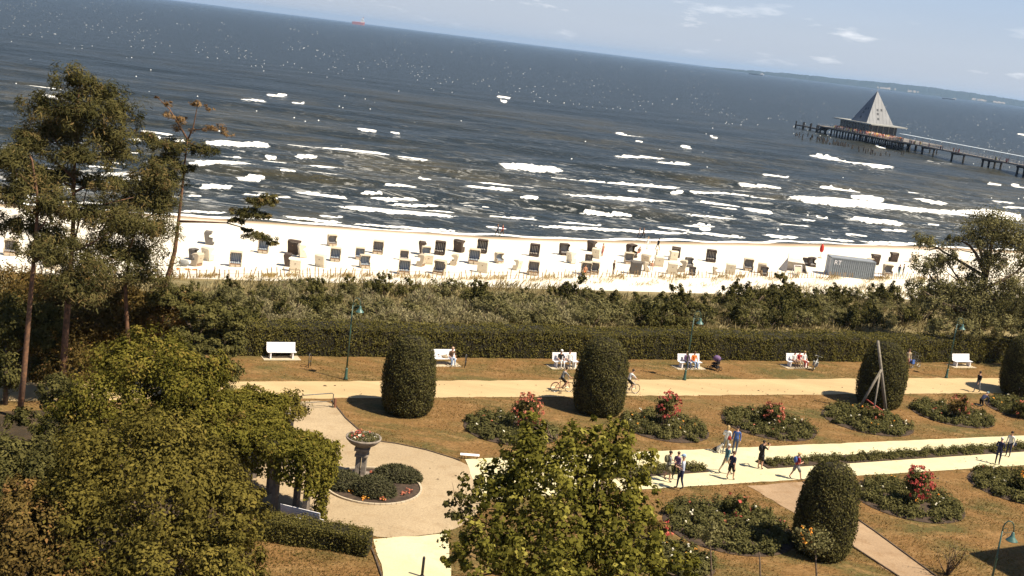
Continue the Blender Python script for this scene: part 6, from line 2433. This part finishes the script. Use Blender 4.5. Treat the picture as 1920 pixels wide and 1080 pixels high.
# x, y (px on the sand), kind, turn (0: open towards the hotel, 180: its back towards it), size, label
CHAIRS = [
    (391, 458, 'GG', 100, 1.05, 'dark grey beach chair by itself near the crooked pine, edge on'),
    (389, 488, 'CC', 150, 1.0, 'cream beach chair with a brown side, behind the dark grey one near the pine'),
    (363, 486, 'GG', 60, .8, 'small grey beach chair half turned, closest to the crooked pine trunk'),
    (369, 499, 'LG', 250, .95, 'pale beach chair seen edge on beside the striped towel bundle'),
    (441, 500, 'LB', 12, 1.12, 'large pale beach chair with blue seat, alone between pine and hooded row'),
    (493, 474, 'LB', 5, 1.05, 'pale beach chair below the overhanging pine branch'),
    (551, 476, 'DD', 165, 1.15, 'tall dark brown beach chair with its back turned, west part of the beach'),
    (566, 482, 'CC', 110, 1.0, 'cream beach chair tucked beside the tall dark brown one'),
    (540, 500, 'DD', 95, 1.0, 'dark beach chair seen from the side, in front of the tall dark brown one'),
    (553, 509, 'CC', 185, 1.0, 'cream beach chair showing its plate, west end of the fence row'),
    (601, 501, 'CC', 160, 1.0, 'cream beach chair casting a dark wedge of shade, by the fence'),
    (628, 489, 'LB', 6, 1.05, 'pale beach chair with blue seat behind the cream one with the dark wedge of shade'),
    (622, 461, 'LG', 25, .95, 'pale beach chair hung with orange towels, furthest up the west beach'),
    (674, 486, 'LB', 8, .95, 'pale beach chair with small blue seat, touching its neighbour'),
    (683, 502, 'LB', 20, 1.0, 'pale beach chair in front of the one with the small blue seat'),
    (708, 476, 'LG', 4, 1.12, 'broad pale beach chair with grey seat, standing clear behind the pair'),
    (792, 477, 'DD', 100, 1.1, 'dark beach chair turned sideways, behind a pale one with blue seat'),
    (798, 483, 'LB', 15, .95, 'pale beach chair with blue seat in front of the sideways dark one'),
    (824, 477, 'DS', 0, 1.15, 'dark beach chair with light stripes, first of the striped row from the west'),
    (860, 472, 'DD', 150, 1.1, 'dark brown beach chair turned away, between two striped ones'),
    (903, 474, 'DS', -4, 1.18, 'dark beach chair with light striped hood lining, next to the water walkers'),
    (757, 489, 'LG', 10, .9, 'small pale beach chair behind the blue seated one by the fence'),
    (757, 514, 'LB', 6, 1.15, 'pale beach chair with blue seat right at the fence, under the first yew'),
    (789, 499, 'LG', 255, 1.0, 'pale beach chair seen edge on next to a cream back'),
    (802, 497, 'CC', 190, .95, 'cream beach chair with plate, between the two grey seated ones by the fence'),
    (823, 515, 'LG', -12, 1.15, 'pale beach chair with grey seat at the fence, angled to the east'),
    (850, 498, 'LG', 265, .95, 'narrow looking pale beach chair, side on, behind the fence'),
    (888, 494, 'LB', 0, 1.22, 'biggest blue seated beach chair, below the striped hood lining'),
    (904, 512, 'CC', 172, 1.05, 'cream beach chair with plate at the fence, its shadow long to the west'),
    (935, 493, 'LB', 40, .9, 'blue and white beach chair between two dark shadows'),
    (969, 506, 'CC', 240, .9, 'white beach chair almost lost against the sand, edge on'),
    (1001, 481, 'DS', -3, 1.15, 'dark striped beach chair alone in the middle of the beach'),
    (999, 515, 'LG', 2, 1.15, 'pale beach chair with grey seat at the fence, west of the second yew'),
    (1057, 479, 'DD', 20, 1.1, 'dark beach chair half open, beside a white one with brown edge'),
    (1070, 493, 'CC', 125, 1.0, 'white beach chair with brown edge, in front of the half open dark one'),
    (1109, 471, 'DD', 135, 1.05, 'dark beach chair set cornerwise, beside the tanned bather'),
    (1117, 484, 'CC', 160, .95, 'white beach chair in front of the cornerwise dark one'),
    (1103, 494, 'DS', 8, .8, 'low dark striped beach chair behind the two sunbathers by the fence'),
    (1098, 515, 'LG', 5, 1.1, 'pale beach chair with a sunbather in it, at the fence under the second yew'),
    (1113, 514, 'LG', -10, 1.05, 'pale grey beach chair shoulder to shoulder with the one holding the sunbather'),
    (1183, 482, 'DD', 50, 1.25, 'dark round hooded beach chair with a yellow towel'),
    (1178, 495, 'LG', 5, 1.05, 'pale beach chair behind the grey backed one by the fence'),
    (1190, 515, 'GG', 180, 1.25, 'large grey beach chair with its ribbed back turned, at the fence'),
    (1210, 497, 'LG', 150, 1.0, 'tan beach chair crowded between the grey back and the sitting bather'),
    (1211, 508, 'LG', 95, .8, 'small tan beach chair beside the sitting bather at the fence'),
    (1234, 501, 'CC', 182, 1.05, 'white beach chair with plate and a dark edge, under the woman in black'),
    (1266, 483, 'DD', 170, 1.1, 'dark hooded beach chair behind a white one, east of the woman in black'),
    (1261, 489, 'CC', 195, 1.0, 'white beach chair with round emblem, in front of the dark hooded one'),
    (1259, 514, 'CC', 178, 1.1, 'cream beach chair with plate at the fence, east of the ribbed grey back'),
    (1278, 510, 'LG', 255, 1.1, 'pale beach chair edge on with a grey one leaning beside it'),
    (1291, 501, 'GG', 20, .9, 'grey beach chair behind the edge on pale one'),
    (1297, 516, 'DD', 0, .75, 'low dark beach chair at the fence east of the edge on pale one'),
    (1332, 491, 'DS', -2, 1.2, 'dark beach chair with pale striped hood, standing apart in the east'),
    (1340, 515, 'LG', 90, .7, 'tiny looking pale beach chair at the fence, next to the orange tinted back'),
    (1368, 515, 'CC', 175, 1.1, 'orange tinted cream beach chair at the fence, below the one standing apart'),
    (1402, 507, 'LG', 0, 1.15, 'grey striped pale beach chair between the fence and open sand'),
    (1427, 512, 'LG', 170, 1.0, 'brownish beach chair behind a low dark one, west of the shelter'),
    (1432, 517, 'DD', 3, .85, 'low dark beach chair at the fence west of the shelter'),
    (1521, 500, 'DD', 30, .95, 'dark beach chair squeezed against the west side of the container'),
    (1510, 497, 'DD', 10, .75, 'small dark beach chair between the shelter and the container'),
    (1630, 504, 'LG', 60, 1.1, 'tan beach chair just east of the container'),
    (1639, 496, 'DD', 185, 1.15, 'dark brown beach chair with its back turned, east of the container'),
    (1674, 491, 'DD', 190, 1.1, 'dark beach chair beside the outer twigs of the open crowned tree'),
    (1663, 517, 'LG', 10, 1.15, 'tan beach chair at the fence beside two dark dressed people'),
    (1712, 492, 'CC', 200, 1.0, 'cream beach chair behind the west twigs of the open crowned tree'),
    (1762, 500, 'LG', 15, 1.0, 'pale beach chair seen through the middle of the open crowned tree'),
    (1805, 505, 'CC', 185, 1.15, 'white beach chair seen through the gap by the tree trunk'),
    (1880, 500, 'LG', 0, 1.1, 'pale beach chair behind the east side of the open crowned tree'),
    (20, 478, 'LG', 10, 1.1, 'pale beach chair at the picture edge, seen past the slim pine'),
    (98, 505, 'CC', 180, 1.1, 'cream beach chair seen between the two tall pines'),
    (262, 505, 'LG', 20, 1.0, 'pale beach chair half hidden by the dense middle pine'),
]
for x, y, k, dg, sz, lb in CHAIRS:
    beach_chair(lb, x, y, k, dg, sz)

# ---- bathers and walkers on the sand
BG = 'people on the beach'


def on_sand(label, x, y, deg, pose='stand', **kw):
    g = GT(x, y)
    return person(label, g, deg, pose, group=BG, **kw)


on_sand('walker in dark clothes at the edge of the water, beside the one in red', 932, 443, WEST, 'walk', shirt=NAVY, legs=BLACK, size=1.0)
on_sand('walker in red jacket at the edge of the water', 941, 444, WEST, 'walk', shirt=RED, legs=BROWN, size=1.02)
on_sand('walker in white shirt and dark trousers by the water', 1197, 448, EAST, 'walk', shirt=WHITE, legs=NAVY)
on_sand('walker all in black by the water next to the white shirt', 1205, 448, EAST, 'walk', shirt=BLACK, legs=BLACK)
on_sand('person dressed in white walking up from the water', 1213, 468, EAST + 90, 'walk', shirt=WHITE, legs=WHITE, hair=H_BLOND, size=1.05)
on_sand('woman in black leaning forward as she walks up the sand', 1232, 470, EAST + 20, 'walk', shirt=BLACK, legs=BLACK, hair=H_DARK, lean=.2, st=.34)
on_sand('tanned bather standing by the cornerwise dark chair', 1129, 481, EAST + 120, 'stand', skin=m_skin_tan, bare=True, legs=RED, hair=H_BROWN)
on_sand('person in black bending beside the white chair', 1121, 481, EAST + 40, 'kneel', shirt=BLACK, legs=NAVY, hair=H_DARK)
on_sand('pale person walking in front of the white chair with the dark edge', 1229, 492, EAST + 160, 'walk', shirt=TAN, legs=WHITE, hair=H_BLOND)
on_sand('person in brown standing alone at the fence', 1149, 515, EAST, 'stand', shirt=BROWN, legs=BROWN, hair=H_DARK)
on_sand('sunbather lying back in a chair at the fence under the second yew', 1096, 517, PH + 155, 'recline', skin=m_skin_tan, bare=True, legs=ORANGE)
on_sand('sunbather in orange on the edge of the round hooded chair', 1197, 480, PH + 120, 'recline', skin=m_skin_tan, bare=True, legs=RED)
on_sand('sitting bather beside the small tan chair', 1221, 508, PH + 150, 'recline', skin=m_skin_tan, bare=True, legs=WHITE)
on_sand('person with a dark top standing at the tan chair at the fence', 1684, 519, PH + 170, 'stand', shirt=NAVY, legs=TEAL, hair=H_DARK)
on_sand('person in dark clothes beside the one with teal trousers', 1692, 518, PH + 60, 'stand', shirt=BLACK, legs=GREY, hair=H_BROWN)


def towel(label, x, y, mat, deg, s=(1.6, .7)):
    g = GT(x, y)
    t = thing('beach_towel', label, 'towel', (g[0], g[1], g[2] + .03), R(deg))
    mb = MB()
    n = 8
    vs = [(-s[0] / 2 + s[0] * i / n, (j - .5) * s[1], .05 * math.sin(i * 1.7 + j) + .04 * (zz)) for zz in (0, 1) for i in range(n + 1) for j in (0, 1)]
    k = 2 * (n + 1)
    fs = [(2 * i, 2 * i + 2, 2 * i + 3, 2 * i + 1) for i in range(n)] + [(k + 2 * i, k + 2 * i + 1, k + 2 * i + 3, k + 2 * i + 2) for i in range(n)]
    mb.add(vs, fs)
    part('cloth', mb, mat, t)


towel('orange towel and blue bag heap at the fence by the crooked pine', 350, 507, ORANGE, 20, (1.9, .9))
g = GT(344, 500)
bag('grey blue bag beside the orange towel by the crooked pine', tuple(g), GREY, (1.1, .6, .7))
q_ = GT(1184, 481)
ty = thing('towel', 'yellow towel hanging in the dark round hooded chair', 'towel', (q_[0] - .05, q_[1] - .42, q_[2] + .52))
part('cloth', MB().box((0, 0, .06), (.6, .35, .04)).box((0, -.2, -.06), (.6, .04, .25)), YELLOW, ty)

# wind shelter, lounger, boards around the container
g = GT(1489, 510)
t = thing('beach_shelter', 'pale grey cloth shelter beside the container, open to the south', 'beach shelter', tuple(g), R(PH - 15))
m_tent = pm('shelter_cloth', (.52, .47, .42), (.45, .41, .36), 3, .9)
part('canopy', MB().add([(-1.5, -1, 0), (1.5, -1, 0), (1.9, 1, 0), (-1.9, 1, 0), (-1.0, .4, 1.9), (1.2, .6, 1.7), (-1.15, -.1, 1.4), (1.3, -.1, 1.25)], [(3, 2, 5, 4), (0, 3, 4, 6), (2, 1, 7, 5), (6, 4, 5, 7)]), m_tent, t)
part('pole', MB().tube([(-1.0, .4, 0), (-1.0, .4, 2.4)], .03, 5), m_bark, t)
g = GT(1496, 516)
t = thing('deck_chair', 'white framed deck chair in front of the cloth shelter', 'deck chair', tuple(g), R(PH))
part('frame', MB().tube([(-.6, 0, 0), (-.6, .3, 1.25), (.6, .3, 1.25), (.6, 0, 0)], .06, 6), m_whitewood, t, True)
part('seat', MB().box((0, .2, .62), (1.1, .05, .9), mat=Matrix.Rotation(R(-14), 3, 'X')), c_cream, t)
part('leg', MB().box((-.6, .5, .3), (.08, .08, .6)).box((.6, .5, .3), (.08, .08, .6)), m_whitewood, t, stuff=False)
g = GT(1633, 519)
t = thing('boat_trailer', 'flat pale board platform lying at the east end of the container', 'platform', tuple(g), R(PH - 20))
for k in range(6):
    part('plank', MB().box((0, -.75 + .3 * k, .32), (3.4, .28, .05)), m_whitewood, t)
part('frame', MB().box((-1.3, 0, .15), (.15, 1.7, .26)).box((1.3, 0, .15), (.15, 1.7, .26)), m_bark, t)

# ------------------------------------------------------------------ container
def container():
    a, b = GT(1554, 517), GT(1529, 512)
    a[2] = min(a[2], b[2])
    e = R(PH - 24)
    t = thing('shipping_container', 'grey corrugated shipping container with white letters, standing on the sand by the fence', 'container', tuple(a), e)
    m_c = pm('container_grey', (.20, .225, .245), (.16, .18, .20), 3, .55, .1)
    m_cr = pm('container_roof', (.24, .255, .27), (.19, .20, .215), 2, .6)
    m_door = pm('container_door', (.46, .46, .46), (.40, .40, .40), 2, .6)
    L, W, H = 6.06, 2.44, 2.6
    n = 21

    def corr(y0, sg):
        vs, fs = [], []
        xs = []
        for i in range(n):
            x0 = .15 + (L - .3) * i / n
            w = (L - .3) / n
            for fr, dp in ((0, 0), (.3, 0), (.45, .05), (.85, .05)):
                xs.append((x0 + w * fr, dp))
        xs.append((L - .15, 0))
        for x, dp in xs:
            vs += [(x, y0 + sg * dp, .16), (x, y0 + sg * dp, H - .12)]
        k = len(xs)
        fs = [(2 * i, 2 * i + 2, 2 * i + 3, 2 * i + 1) for i in range(k - 1)]
        return MB().add(vs, fs)
    part('side_wall', corr(.03, 1), m_c, t)
    part('side_wall', corr(W - .03, -1), m_c, t)
    part('end_wall', MB().box((L - .05, W / 2, H / 2), (.06, W - .2, H - .2)), m_c, t)
    for s in (0, 1):
        d = part('door', MB().box((.05, W * (.27 + .46 * s), H / 2 - .02), (.06, W * .45, H - .34)), m_door, t)
        part('lock_rod', MB().tube([(0, W * (.38 + .24 * s), .2), (0, W * (.38 + .24 * s), H - .2)], .025, 6).box((-.01, W * (.34 + .32 * s), 1.1), (.05, .25, .06)), m_c, d)
    part('roof', MB().box((L / 2, W / 2, H - .06), (L - .1, W - .1, .08)), m_cr, t)
    fr = MB()
    for x in (.08, L - .08):
        for y in (.08, W - .08):
            fr.box((x, y, H / 2), (.16, .16, H))
    for y in (.06, W - .06):
        fr.box((L / 2, y, .08), (L - .34, .12, .16)).box((L / 2, y, H - .06), (L - .34, .125, .13))
    for x in (.06, L - .06):
        fr.box((x, W / 2, .075), (.12, W - .34, .15)).box((x, W / 2, H - .065), (.12, W - .34, .13))
    part('frame', fr, m_c, t)
    cu = bpy.data.curves.new('letters', 'FONT')
    cu.body = 'RT'
    cu.size = .85
    cu.extrude = .004
    o = bpy.data.objects.new('letters', cu)
    _tmp.collection.objects.link(o)
    _vl.update()
    dg = _vl.depsgraph
    me = bpy.data.meshes.new_from_object(o.evaluated_get(dg), depsgraph=dg)
    bpy.data.objects.remove(o)
    me.materials.clear()
    me.materials.append(m_whitewood)
    lo = link('lettering', me, t, (.42, .018, 1.68))
    lo.rotation_euler = (R(90), 0, 0)


container()

g = GT(1538, 484)
t = thing('parasol', 'closed red parasol standing behind the container', 'parasol', tuple(g), 0)
m_para = pm('parasol_red', (.52, .045, .03), (.40, .03, .02), 6, .9)
hp = ztop(g, 457)
part('pole', MB().tube([(0, 0, 0), (0, 0, hp)], .035, 8), m_metal, t, True)
mb = MB()
ring = []
for z, r in ((.9, .10), (1.0, .20), (hp * .6, .27), (hp * .82, .22), (hp - .08, .07), (hp, .02)):
    ring.append([(r * (1 + .22 * (-1) ** k) * math.cos(k * math.pi / 8), r * (1 + .22 * (-1) ** k) * math.sin(k * math.pi / 8), z) for k in range(16)])
mb.add([p for q in ring for p in q], [(i * 16 + k, i * 16 + (k + 1) % 16, (i + 1) * 16 + (k + 1) % 16, (i + 1) * 16 + k) for i in range(5) for k in range(16)])
part('cloth', mb, m_para, t, True)
part('foot', MB().lathe([(.35, 0), (.35, .08), (.06, .16)], 12), m_slab, t)

# ------------------------------------------------------------------ paling fence at the foot of the dune
def paling():
    pts = [(-60, 522), (340, 522), (700, 520), (1100, 521), (1500, 521), (1620, 522), (1960, 528)]
    W_ = [GT(x, y) for x, y in pts]
    t = thing('paling_fence', 'low weathered paling fence between the beach chairs and the dune', 'fence', tuple(W_[2]))
    o = np.array(W_[2])
    m_pal = pm('grey_paling', (.28, .19, .10), (.18, .12, .065), 12, .95)
    seg = np.array(W_)
    L = np.concatenate([[0], np.cumsum(np.linalg.norm(np.diff(seg[:, :2], axis=0), axis=1))])
    rg = np.random.default_rng(301)
    me = MB().box((0, 0, .40), (.085, .03, 1.0)).mesh('paling', m_pal)
    n = 285
    for i in range(n):
        u = L[-1] * (i + .5 + rg.uniform(-.25, .25)) / n
        x, y = np.interp(u, L, seg[:, 0]), np.interp(u, L, seg[:, 1])
        q = link('paling', me, t, (x - o[0], y - o[1], T(x, y) - o[2]))
        q.rotation_euler = (rg.normal(0, .12), rg.normal(0, .13), EA + rg.normal(0, .2))
        q.scale = (1, 1, rg.uniform(.7, 1.15))
    wr = MB()
    for z in (.35, .7):
        wr.tube([(p[0] - o[0], p[1] - o[1], T(p[0], p[1]) - o[2] + z) for p in (seg[0] + (seg[-1] - seg[0]) * 0,)] + [(np.interp(u, L, seg[:, 0]) - o[0], np.interp(u, L, seg[:, 1]) - o[1], T(np.interp(u, L, seg[:, 0]), np.interp(u, L, seg[:, 1])) - o[2] + z) for u in np.linspace(1, L[-1], 60)], .012, 3)
    part('wire', wr, m_pal, t)
    # dry marram tufts along it and down the sandy slope behind
    n = 20000
    u = rg.uniform(0, L[-1], n)
    v = np.abs(rg.normal(0, 1.6, n)) - .4
    v[: n // 3] = rg.uniform(0, 9, n // 3)
    tuft = np.sin(u * 1.9 + np.sin(v * 2)) + np.sin(u * .7 + v) > .5
    u, v = u[tuft], v[tuft]
    x = np.interp(u, L, seg[:, 0]) - SX[0] * v
    y = np.interp(u, L, seg[:, 1]) - SX[1] * v
    s, a = x * SX[0] + y * SX[1], x * AX[0] + y * AX[1]
    n = len(x)
    h = rg.uniform(.3, .75, n)
    PP = np.stack([x, y, Tas(a, s) + h * .42], 1)
    ax = np.stack([rg.normal(.4, .25, n), rg.normal(0, .25, n), np.ones(n)], 1)
    ob = link('marram_grass', leaf_mesh('marram_grass', PP, unit(rg.normal(size=(n, 3)) * [1, 1, .3]), h, leafm('marram_blade', (0.22, 0.15, 0.055), (0.42, 0.30, 0.12), 0.2), .09, rg.random(n), rg, ax))
    ob['kind'] = 'stuff'


paling()


# ------------------------------------------------------------------ the pier
def pier():
    B = np.array([372.6, 342.3])          # along, out
    A = np.array([399.0, 502.0])
    Bw, Aw = as_xy(*B), as_xy(*A)
    d = (Aw - Bw) / np.linalg.norm(Aw - Bw)
    ang = math.atan2(d[1], d[0])          # local x runs out to sea, local -y away from the hotel's side
    t = thing('pier', 'long pier on dark piles with a pyramid roofed restaurant at its head', 'pier', (Bw[0], Bw[1], SEA_Z), ang)
    # local: x seaward, y to the left of it (west, towards the picture centre): the near edge is y = 0, the deck lies at negative y
    m_deck = pm('pier_deck', (.24, .21, .18), (.17, .15, .13), .6, .9)
    m_pile = pm('pier_pile', (.030, .028, .028), (.018, .017, .017), 1, .8)
    m_rf = pm('pyramid_sheet', (.205, .21, .22), (.165, .17, .18), .25, .5)
    m_slabp = pm('flat_roof', (.34, .34, .31), (.28, .28, .26), .6, .7)
    m_win = pm('pier_window', (.03, .035, .04), (.02, .022, .025), .5, .25, spec=.6)
    m_rail = pm('pier_rail', (.55, .55, .54), None, 2, .5)
    DZ = 3.9
    X0, X1 = 92.0, 163.0
    part('walkway_deck', MB().box(((-200 + X0) / 2, -3.5, DZ - .2), (X0 + 200, 7, .4)), m_deck, t)
    part('platform_deck', MB().box(((X0 + X1) / 2, -13, DZ - .25), (X1 - X0, 26, .5)), m_deck, t)
    pile = MB().tube([(0, 0, -5), (0, 0, DZ - .5)], .42, 8).mesh('pile', m_pile, True)
    thin = MB().tube([(0, 0, -5), (0, 0, DZ - .5)], .30, 8).mesh('pile', m_pile, True)
    for x in [-196, -172, -148, -124, -100, -76, -52, -28, 0, 4, 22, 26, 47, 69, 88]:
        for y in (-.6, -6.4):
            link('pile', pile, t, (x, y, 0))
        part('cross_beam', MB().box((x, -3.5, DZ - .75), (.7, 7, .7)), m_pile, t)
    for x in np.linspace(X0 + 2, X1 - 2, 13):
        for y in (-.8, -9, -17, -25):
            link('pile', thin if y < -1 else pile, t, (x, y, 0))
        part('cross_beam', MB().box((x, -13, DZ - .8), (.6, 25, .6)), m_pile, t)
    # restaurant
    c = np.array([134.0, -13.0])
    bs = 14.8
    h = 15.6
    z0 = DZ + 4.0
    part('wall', MB().box((c[0] + 3, c[1], DZ + 2.35), (28, 15, 4.7)), m_win, t)
    for i in range(11):
        x = c[0] - 10.7 + 2.7 * i
        part('window_post', MB().box((x, c[1] + 7.56, DZ + 2.35), (.35, .14, 4.68)), m_slabp, t)
    for i in range(5):
        part('window_post', MB().box((c[0] - 11.06, c[1] - 6 + 3 * i, DZ + 2.35), (.14, .35, 4.68)), m_slabp, t)
    part('flat_roof', MB().box((c[0] + 2, c[1], DZ + 5.0), (36, 20, .55)), m_slabp, t)
    q = [(c[0] - bs / 2, c[1] - bs / 2), (c[0] + bs / 2, c[1] - bs / 2), (c[0] + bs / 2, c[1] + bs / 2), (c[0] - bs / 2, c[1] + bs / 2)]
    zb = DZ + 5.3
    ap = (c[0], c[1], zb + h)
    rf = part('pyramid_roof', MB().add([(x, y, zb) for x, y in q] + [ap], [(0, 1, 4), (1, 2, 4), (2, 3, 4), (3, 0, 4)]), m_rf, t)
    # seams and openings on the two faces seen
    for (p0, p1) in ((q[3], q[0]), (q[2], q[3])):
        p0, p1 = np.array([*p0, zb]), np.array([*p1, zb])
        nrm = np.cross(p1 - p0, np.array(ap) - p0)
        nrm = nrm / np.linalg.norm(nrm)
        if nrm[2] < 0:
            nrm = -nrm
        ex = (p1 - p0) / np.linalg.norm(p1 - p0)
        ey = np.cross(nrm, ex)
        mid = (p0 + p1) / 2
        rotm = Matrix((Vector(ex), Vector(ey), Vector(nrm))).transposed()
        sgn = 1 if ey[2] > 0 else -1
        for u, v in ((-.8, 2.6), (-.8, 5.2), (-.8, 7.2), (1.4, 7.4)):
            pc = mid + ex * u + ey * sgn * v + nrm * .06
            part('skylight', MB().box(tuple(pc), (.9, 1.1, .12), mat=rotm), m_win, rf)
        for k in range(1, 8):
            p_ = p0 + (p1 - p0) * k / 8
            kk = 1 - abs(k - 4) / 4
            top = p_ + (np.array(ap) - mid) * kk
            part('seam', MB().tube([tuple(p_ + nrm * .03), tuple(top + nrm * .03)], .05, 4), m_rf, rf)
    part('finial', MB().tube([(*ap[:2], ap[2] - .2), (*ap[:2], ap[2] + 1.6)], .08, 6), m_rail, rf)
    # railings
    def rail(x0, x1, y, nm='railing'):
        mb = MB()
        for z in (.45, .8, 1.15):
            mb.box(((x0 + x1) / 2, y, DZ + z), (abs(x1 - x0), .06, .07))
        n = int(abs(x1 - x0) / 2.2)
        for i in range(n + 1):
            mb.box((x0 + (x1 - x0) * i / n, y, DZ + .56), (.09, .08, 1.12))
        part(nm, mb, m_rail, t)
    rail(-200, X0, -.1)
    rail(-200, X0, -6.9)
    rail(X0, X1, -.1)
    # covered way: posts with a long glass roof
    m_can = pm('canopy_glass', (.55, .58, .58), (.48, .52, .52), .3, .3)
    part('canopy', MB().box(((-200 + X0) / 2, -3.6, DZ + 3.25), (X0 + 200, 3.6, .14)), m_can, t)
    for i in range(58):
        part('canopy_post', MB().box((-198 + 5.05 * i, -3.6, DZ + 1.6), (.16, .16, 3.2)), m_rail, t)
    # landing stage beyond the head
    part('landing_stage', MB().box((X1 + 18, -6, 1.5), (26, 5, .5)), m_pile, t)
    part('ramp', MB().add([(X1 - .5, -3.5, DZ - .1), (X1 - .5, -8.5, DZ - .1), (X1 + 6, -8.5, 1.8), (X1 + 6, -3.5, 1.8), (X1 - .5, -3.5, DZ - .6), (X1 - .5, -8.5, DZ - .6), (X1 + 6, -8.5, 1.3), (X1 + 6, -3.5, 1.3)], [(0, 1, 2, 3), (7, 6, 5, 4), (0, 4, 5, 1), (3, 2, 6, 7), (0, 3, 7, 4), (1, 5, 6, 2)]), m_deck, t)
    for x in (X1 + 7, X1 + 14, X1 + 22, X1 + 30):
        for y in (-3.6, -8.4):
            part('mooring_pile', MB().tube([(x, y, -4), (x, y, 3.6)], .38, 7), m_pile, t)
    # the crowd on the terrace, seen as one mass
    rg = np.random.default_rng(401)
    mats = [cloth('crowd_red', (.42, .07, .05)), ORANGE, cloth('crowd_pink', (.55, .30, .26)), WHITE, NAVY, YELLOW, m_skin, TAN]
    mb = MB()
    for k in range(340):
        x = rg.uniform(X0 - 2, X1 - 14) if k < 300 else rg.uniform(-30, X0)
        y = -rg.uniform(.6, 4.6)
        hh = rg.uniform(1.2, 1.8)
        c_ = int(rg.choice([0, 0, 0, 1, 2, 2, 3, 4, 5, 7], p=None))
        mb.tube([(x, y, DZ), (x, y, DZ + hh * .5), (x + rg.normal(0, .05), y, DZ + hh * .84)], [.16, .25, .17], 6, c_)
        mb.ell((x, y, DZ + hh * .93), (.11, .12, .13), 6, 4, 6)
    o = struct('pier_crowd', mb.mesh('pier_crowd', mats, True), 'stuff')
    o.location = (Bw[0], Bw[1], SEA_Z)
    o.rotation_euler = (0, 0, ang)
    for k in range(9):                       # white parasols between them
        pass


pier()


def old_piles():
    rg = np.random.default_rng(411)
    m = pm('old_pile', (.035, .030, .026), (.018, .016, .015), 3, .95)
    me = MB().tube([(0, 0, -3), (0, 0, 1.0)], [.30, .24], 7).mesh('stump', m, True)
    line = [(1490, 256), (1530, 262), (1560, 268), (1600, 280), (1648, 290)]
    xs = np.concatenate([rg.uniform(1490, 1610, 64), rg.uniform(1610, 1652, 14), [1661, 1668, 1677, 1684, 1690, 1694]])
    for x in xs:
        y = np.interp(x, [q[0] for q in line], [q[1] for q in line]) + rg.normal(0, 1.6)
        g = G(x, y, SEA_Z)
        o = link('wooden_pile', me, None, (g[0], g[1], SEA_Z))
        o.scale = (1, 1, rg.uniform(.5, 2.0))
        o.rotation_euler = (rg.normal(0, .05), rg.normal(0, .05), rg.uniform(0, 6))
        o['label'] = 'old dark wooden pile standing in the water in front of the pier'
        o['category'] = 'pile'
        o['group'] = 'old piles in front of the pier'


old_piles()


# ------------------------------------------------------------------ ships and buoy
def ship(label, px, D, L, H, hull_c, house_end, house_h, seed, cat='ship'):
    d = ray(px, 77 + .124 * (px - 960))
    x, y = d[0] / d[1] * D, D
    t = thing('cargo_ship', label, cat, (x, y, SEA_Z), R(4), 'ships on the horizon')
    m_h = pm('hull_%d' % seed, hull_c, None, .05, .6)
    hl = [(-.5, .0, .0), (-.47, .12, 0), (.40, .12, 0), (.5, 0, 0)]
    vs = []
    for z, k in ((-2, .92), (H, 1.0)):
        for u, w, _ in hl:
            vs.append((u * L * k, -w * L, z + (H * .25 if (u > .45 and z > 0) else 0)))
        for u, w, _ in hl[::-1][1:-1]:
            vs.append((u * L * k, w * L, z))
    n = 6
    fs = [(i, (i + 1) % n, (i + 1) % n + n, i + n) for i in range(n)] + [tuple(range(n - 1, -1, -1)), tuple(range(n, 2 * n))]
    part('hull', MB().add(vs, fs), m_h, t)
    hx = house_end * L
    wm = pm('ship_white', (.78, .76, .72), None, .1, .6)
    part('superstructure', MB().box((hx, 0, H + house_h * .3), (L * .26, L * .17, house_h * .6)).box((hx, 0, H + house_h * .78), (L * .17, L * .19, house_h * .36)), wm, t)
    part('funnel', MB().box((hx - L * .06 * (1 if house_end < 0 else -1), 0, H + house_h * 1.1), (L * .035, L * .04, house_h * .4)), m_h, t)
    part('mast', MB().tube([(hx, 0, H + house_h * .9), (hx, 0, H + house_h * 1.5)], L * .006, 5), wm, t)
    part('hatch', MB().box((-hx * .25, 0, H + 1), (L * .5, L * .12, 2)), m_h, t)


ship('red hulled ship with tall white superstructure on the horizon', 672, 12000, 128, 26, (.42, .12, .09), .30, 42, 1)
ship('long low dark ship on the horizon, closer to the middle of the headland', 1418, 9000, 108, 7, (.035, .045, .055), .42, 10, 2)
ship('long low dark ship under the headland, east of the pier restaurant', 1780, 8000, 88, 6, (.035, .045, .055), .42, 7, 3)
g = G(669, 343, SEA_Z)
t = thing('buoy', 'white round buoy floating in front of the breakers', 'buoy', (g[0], g[1], SEA_Z + .2))
part('float', MB().ell((0, 0, .25), (.42, .42, .42), 14, 9), m_whitewood, t, True)
part('ring', MB().torus((0, 0, .68), .09, .03, 12, 5, 'Y'), m_metal, t, True)
bpy.data.scenes.remove(_tmp)
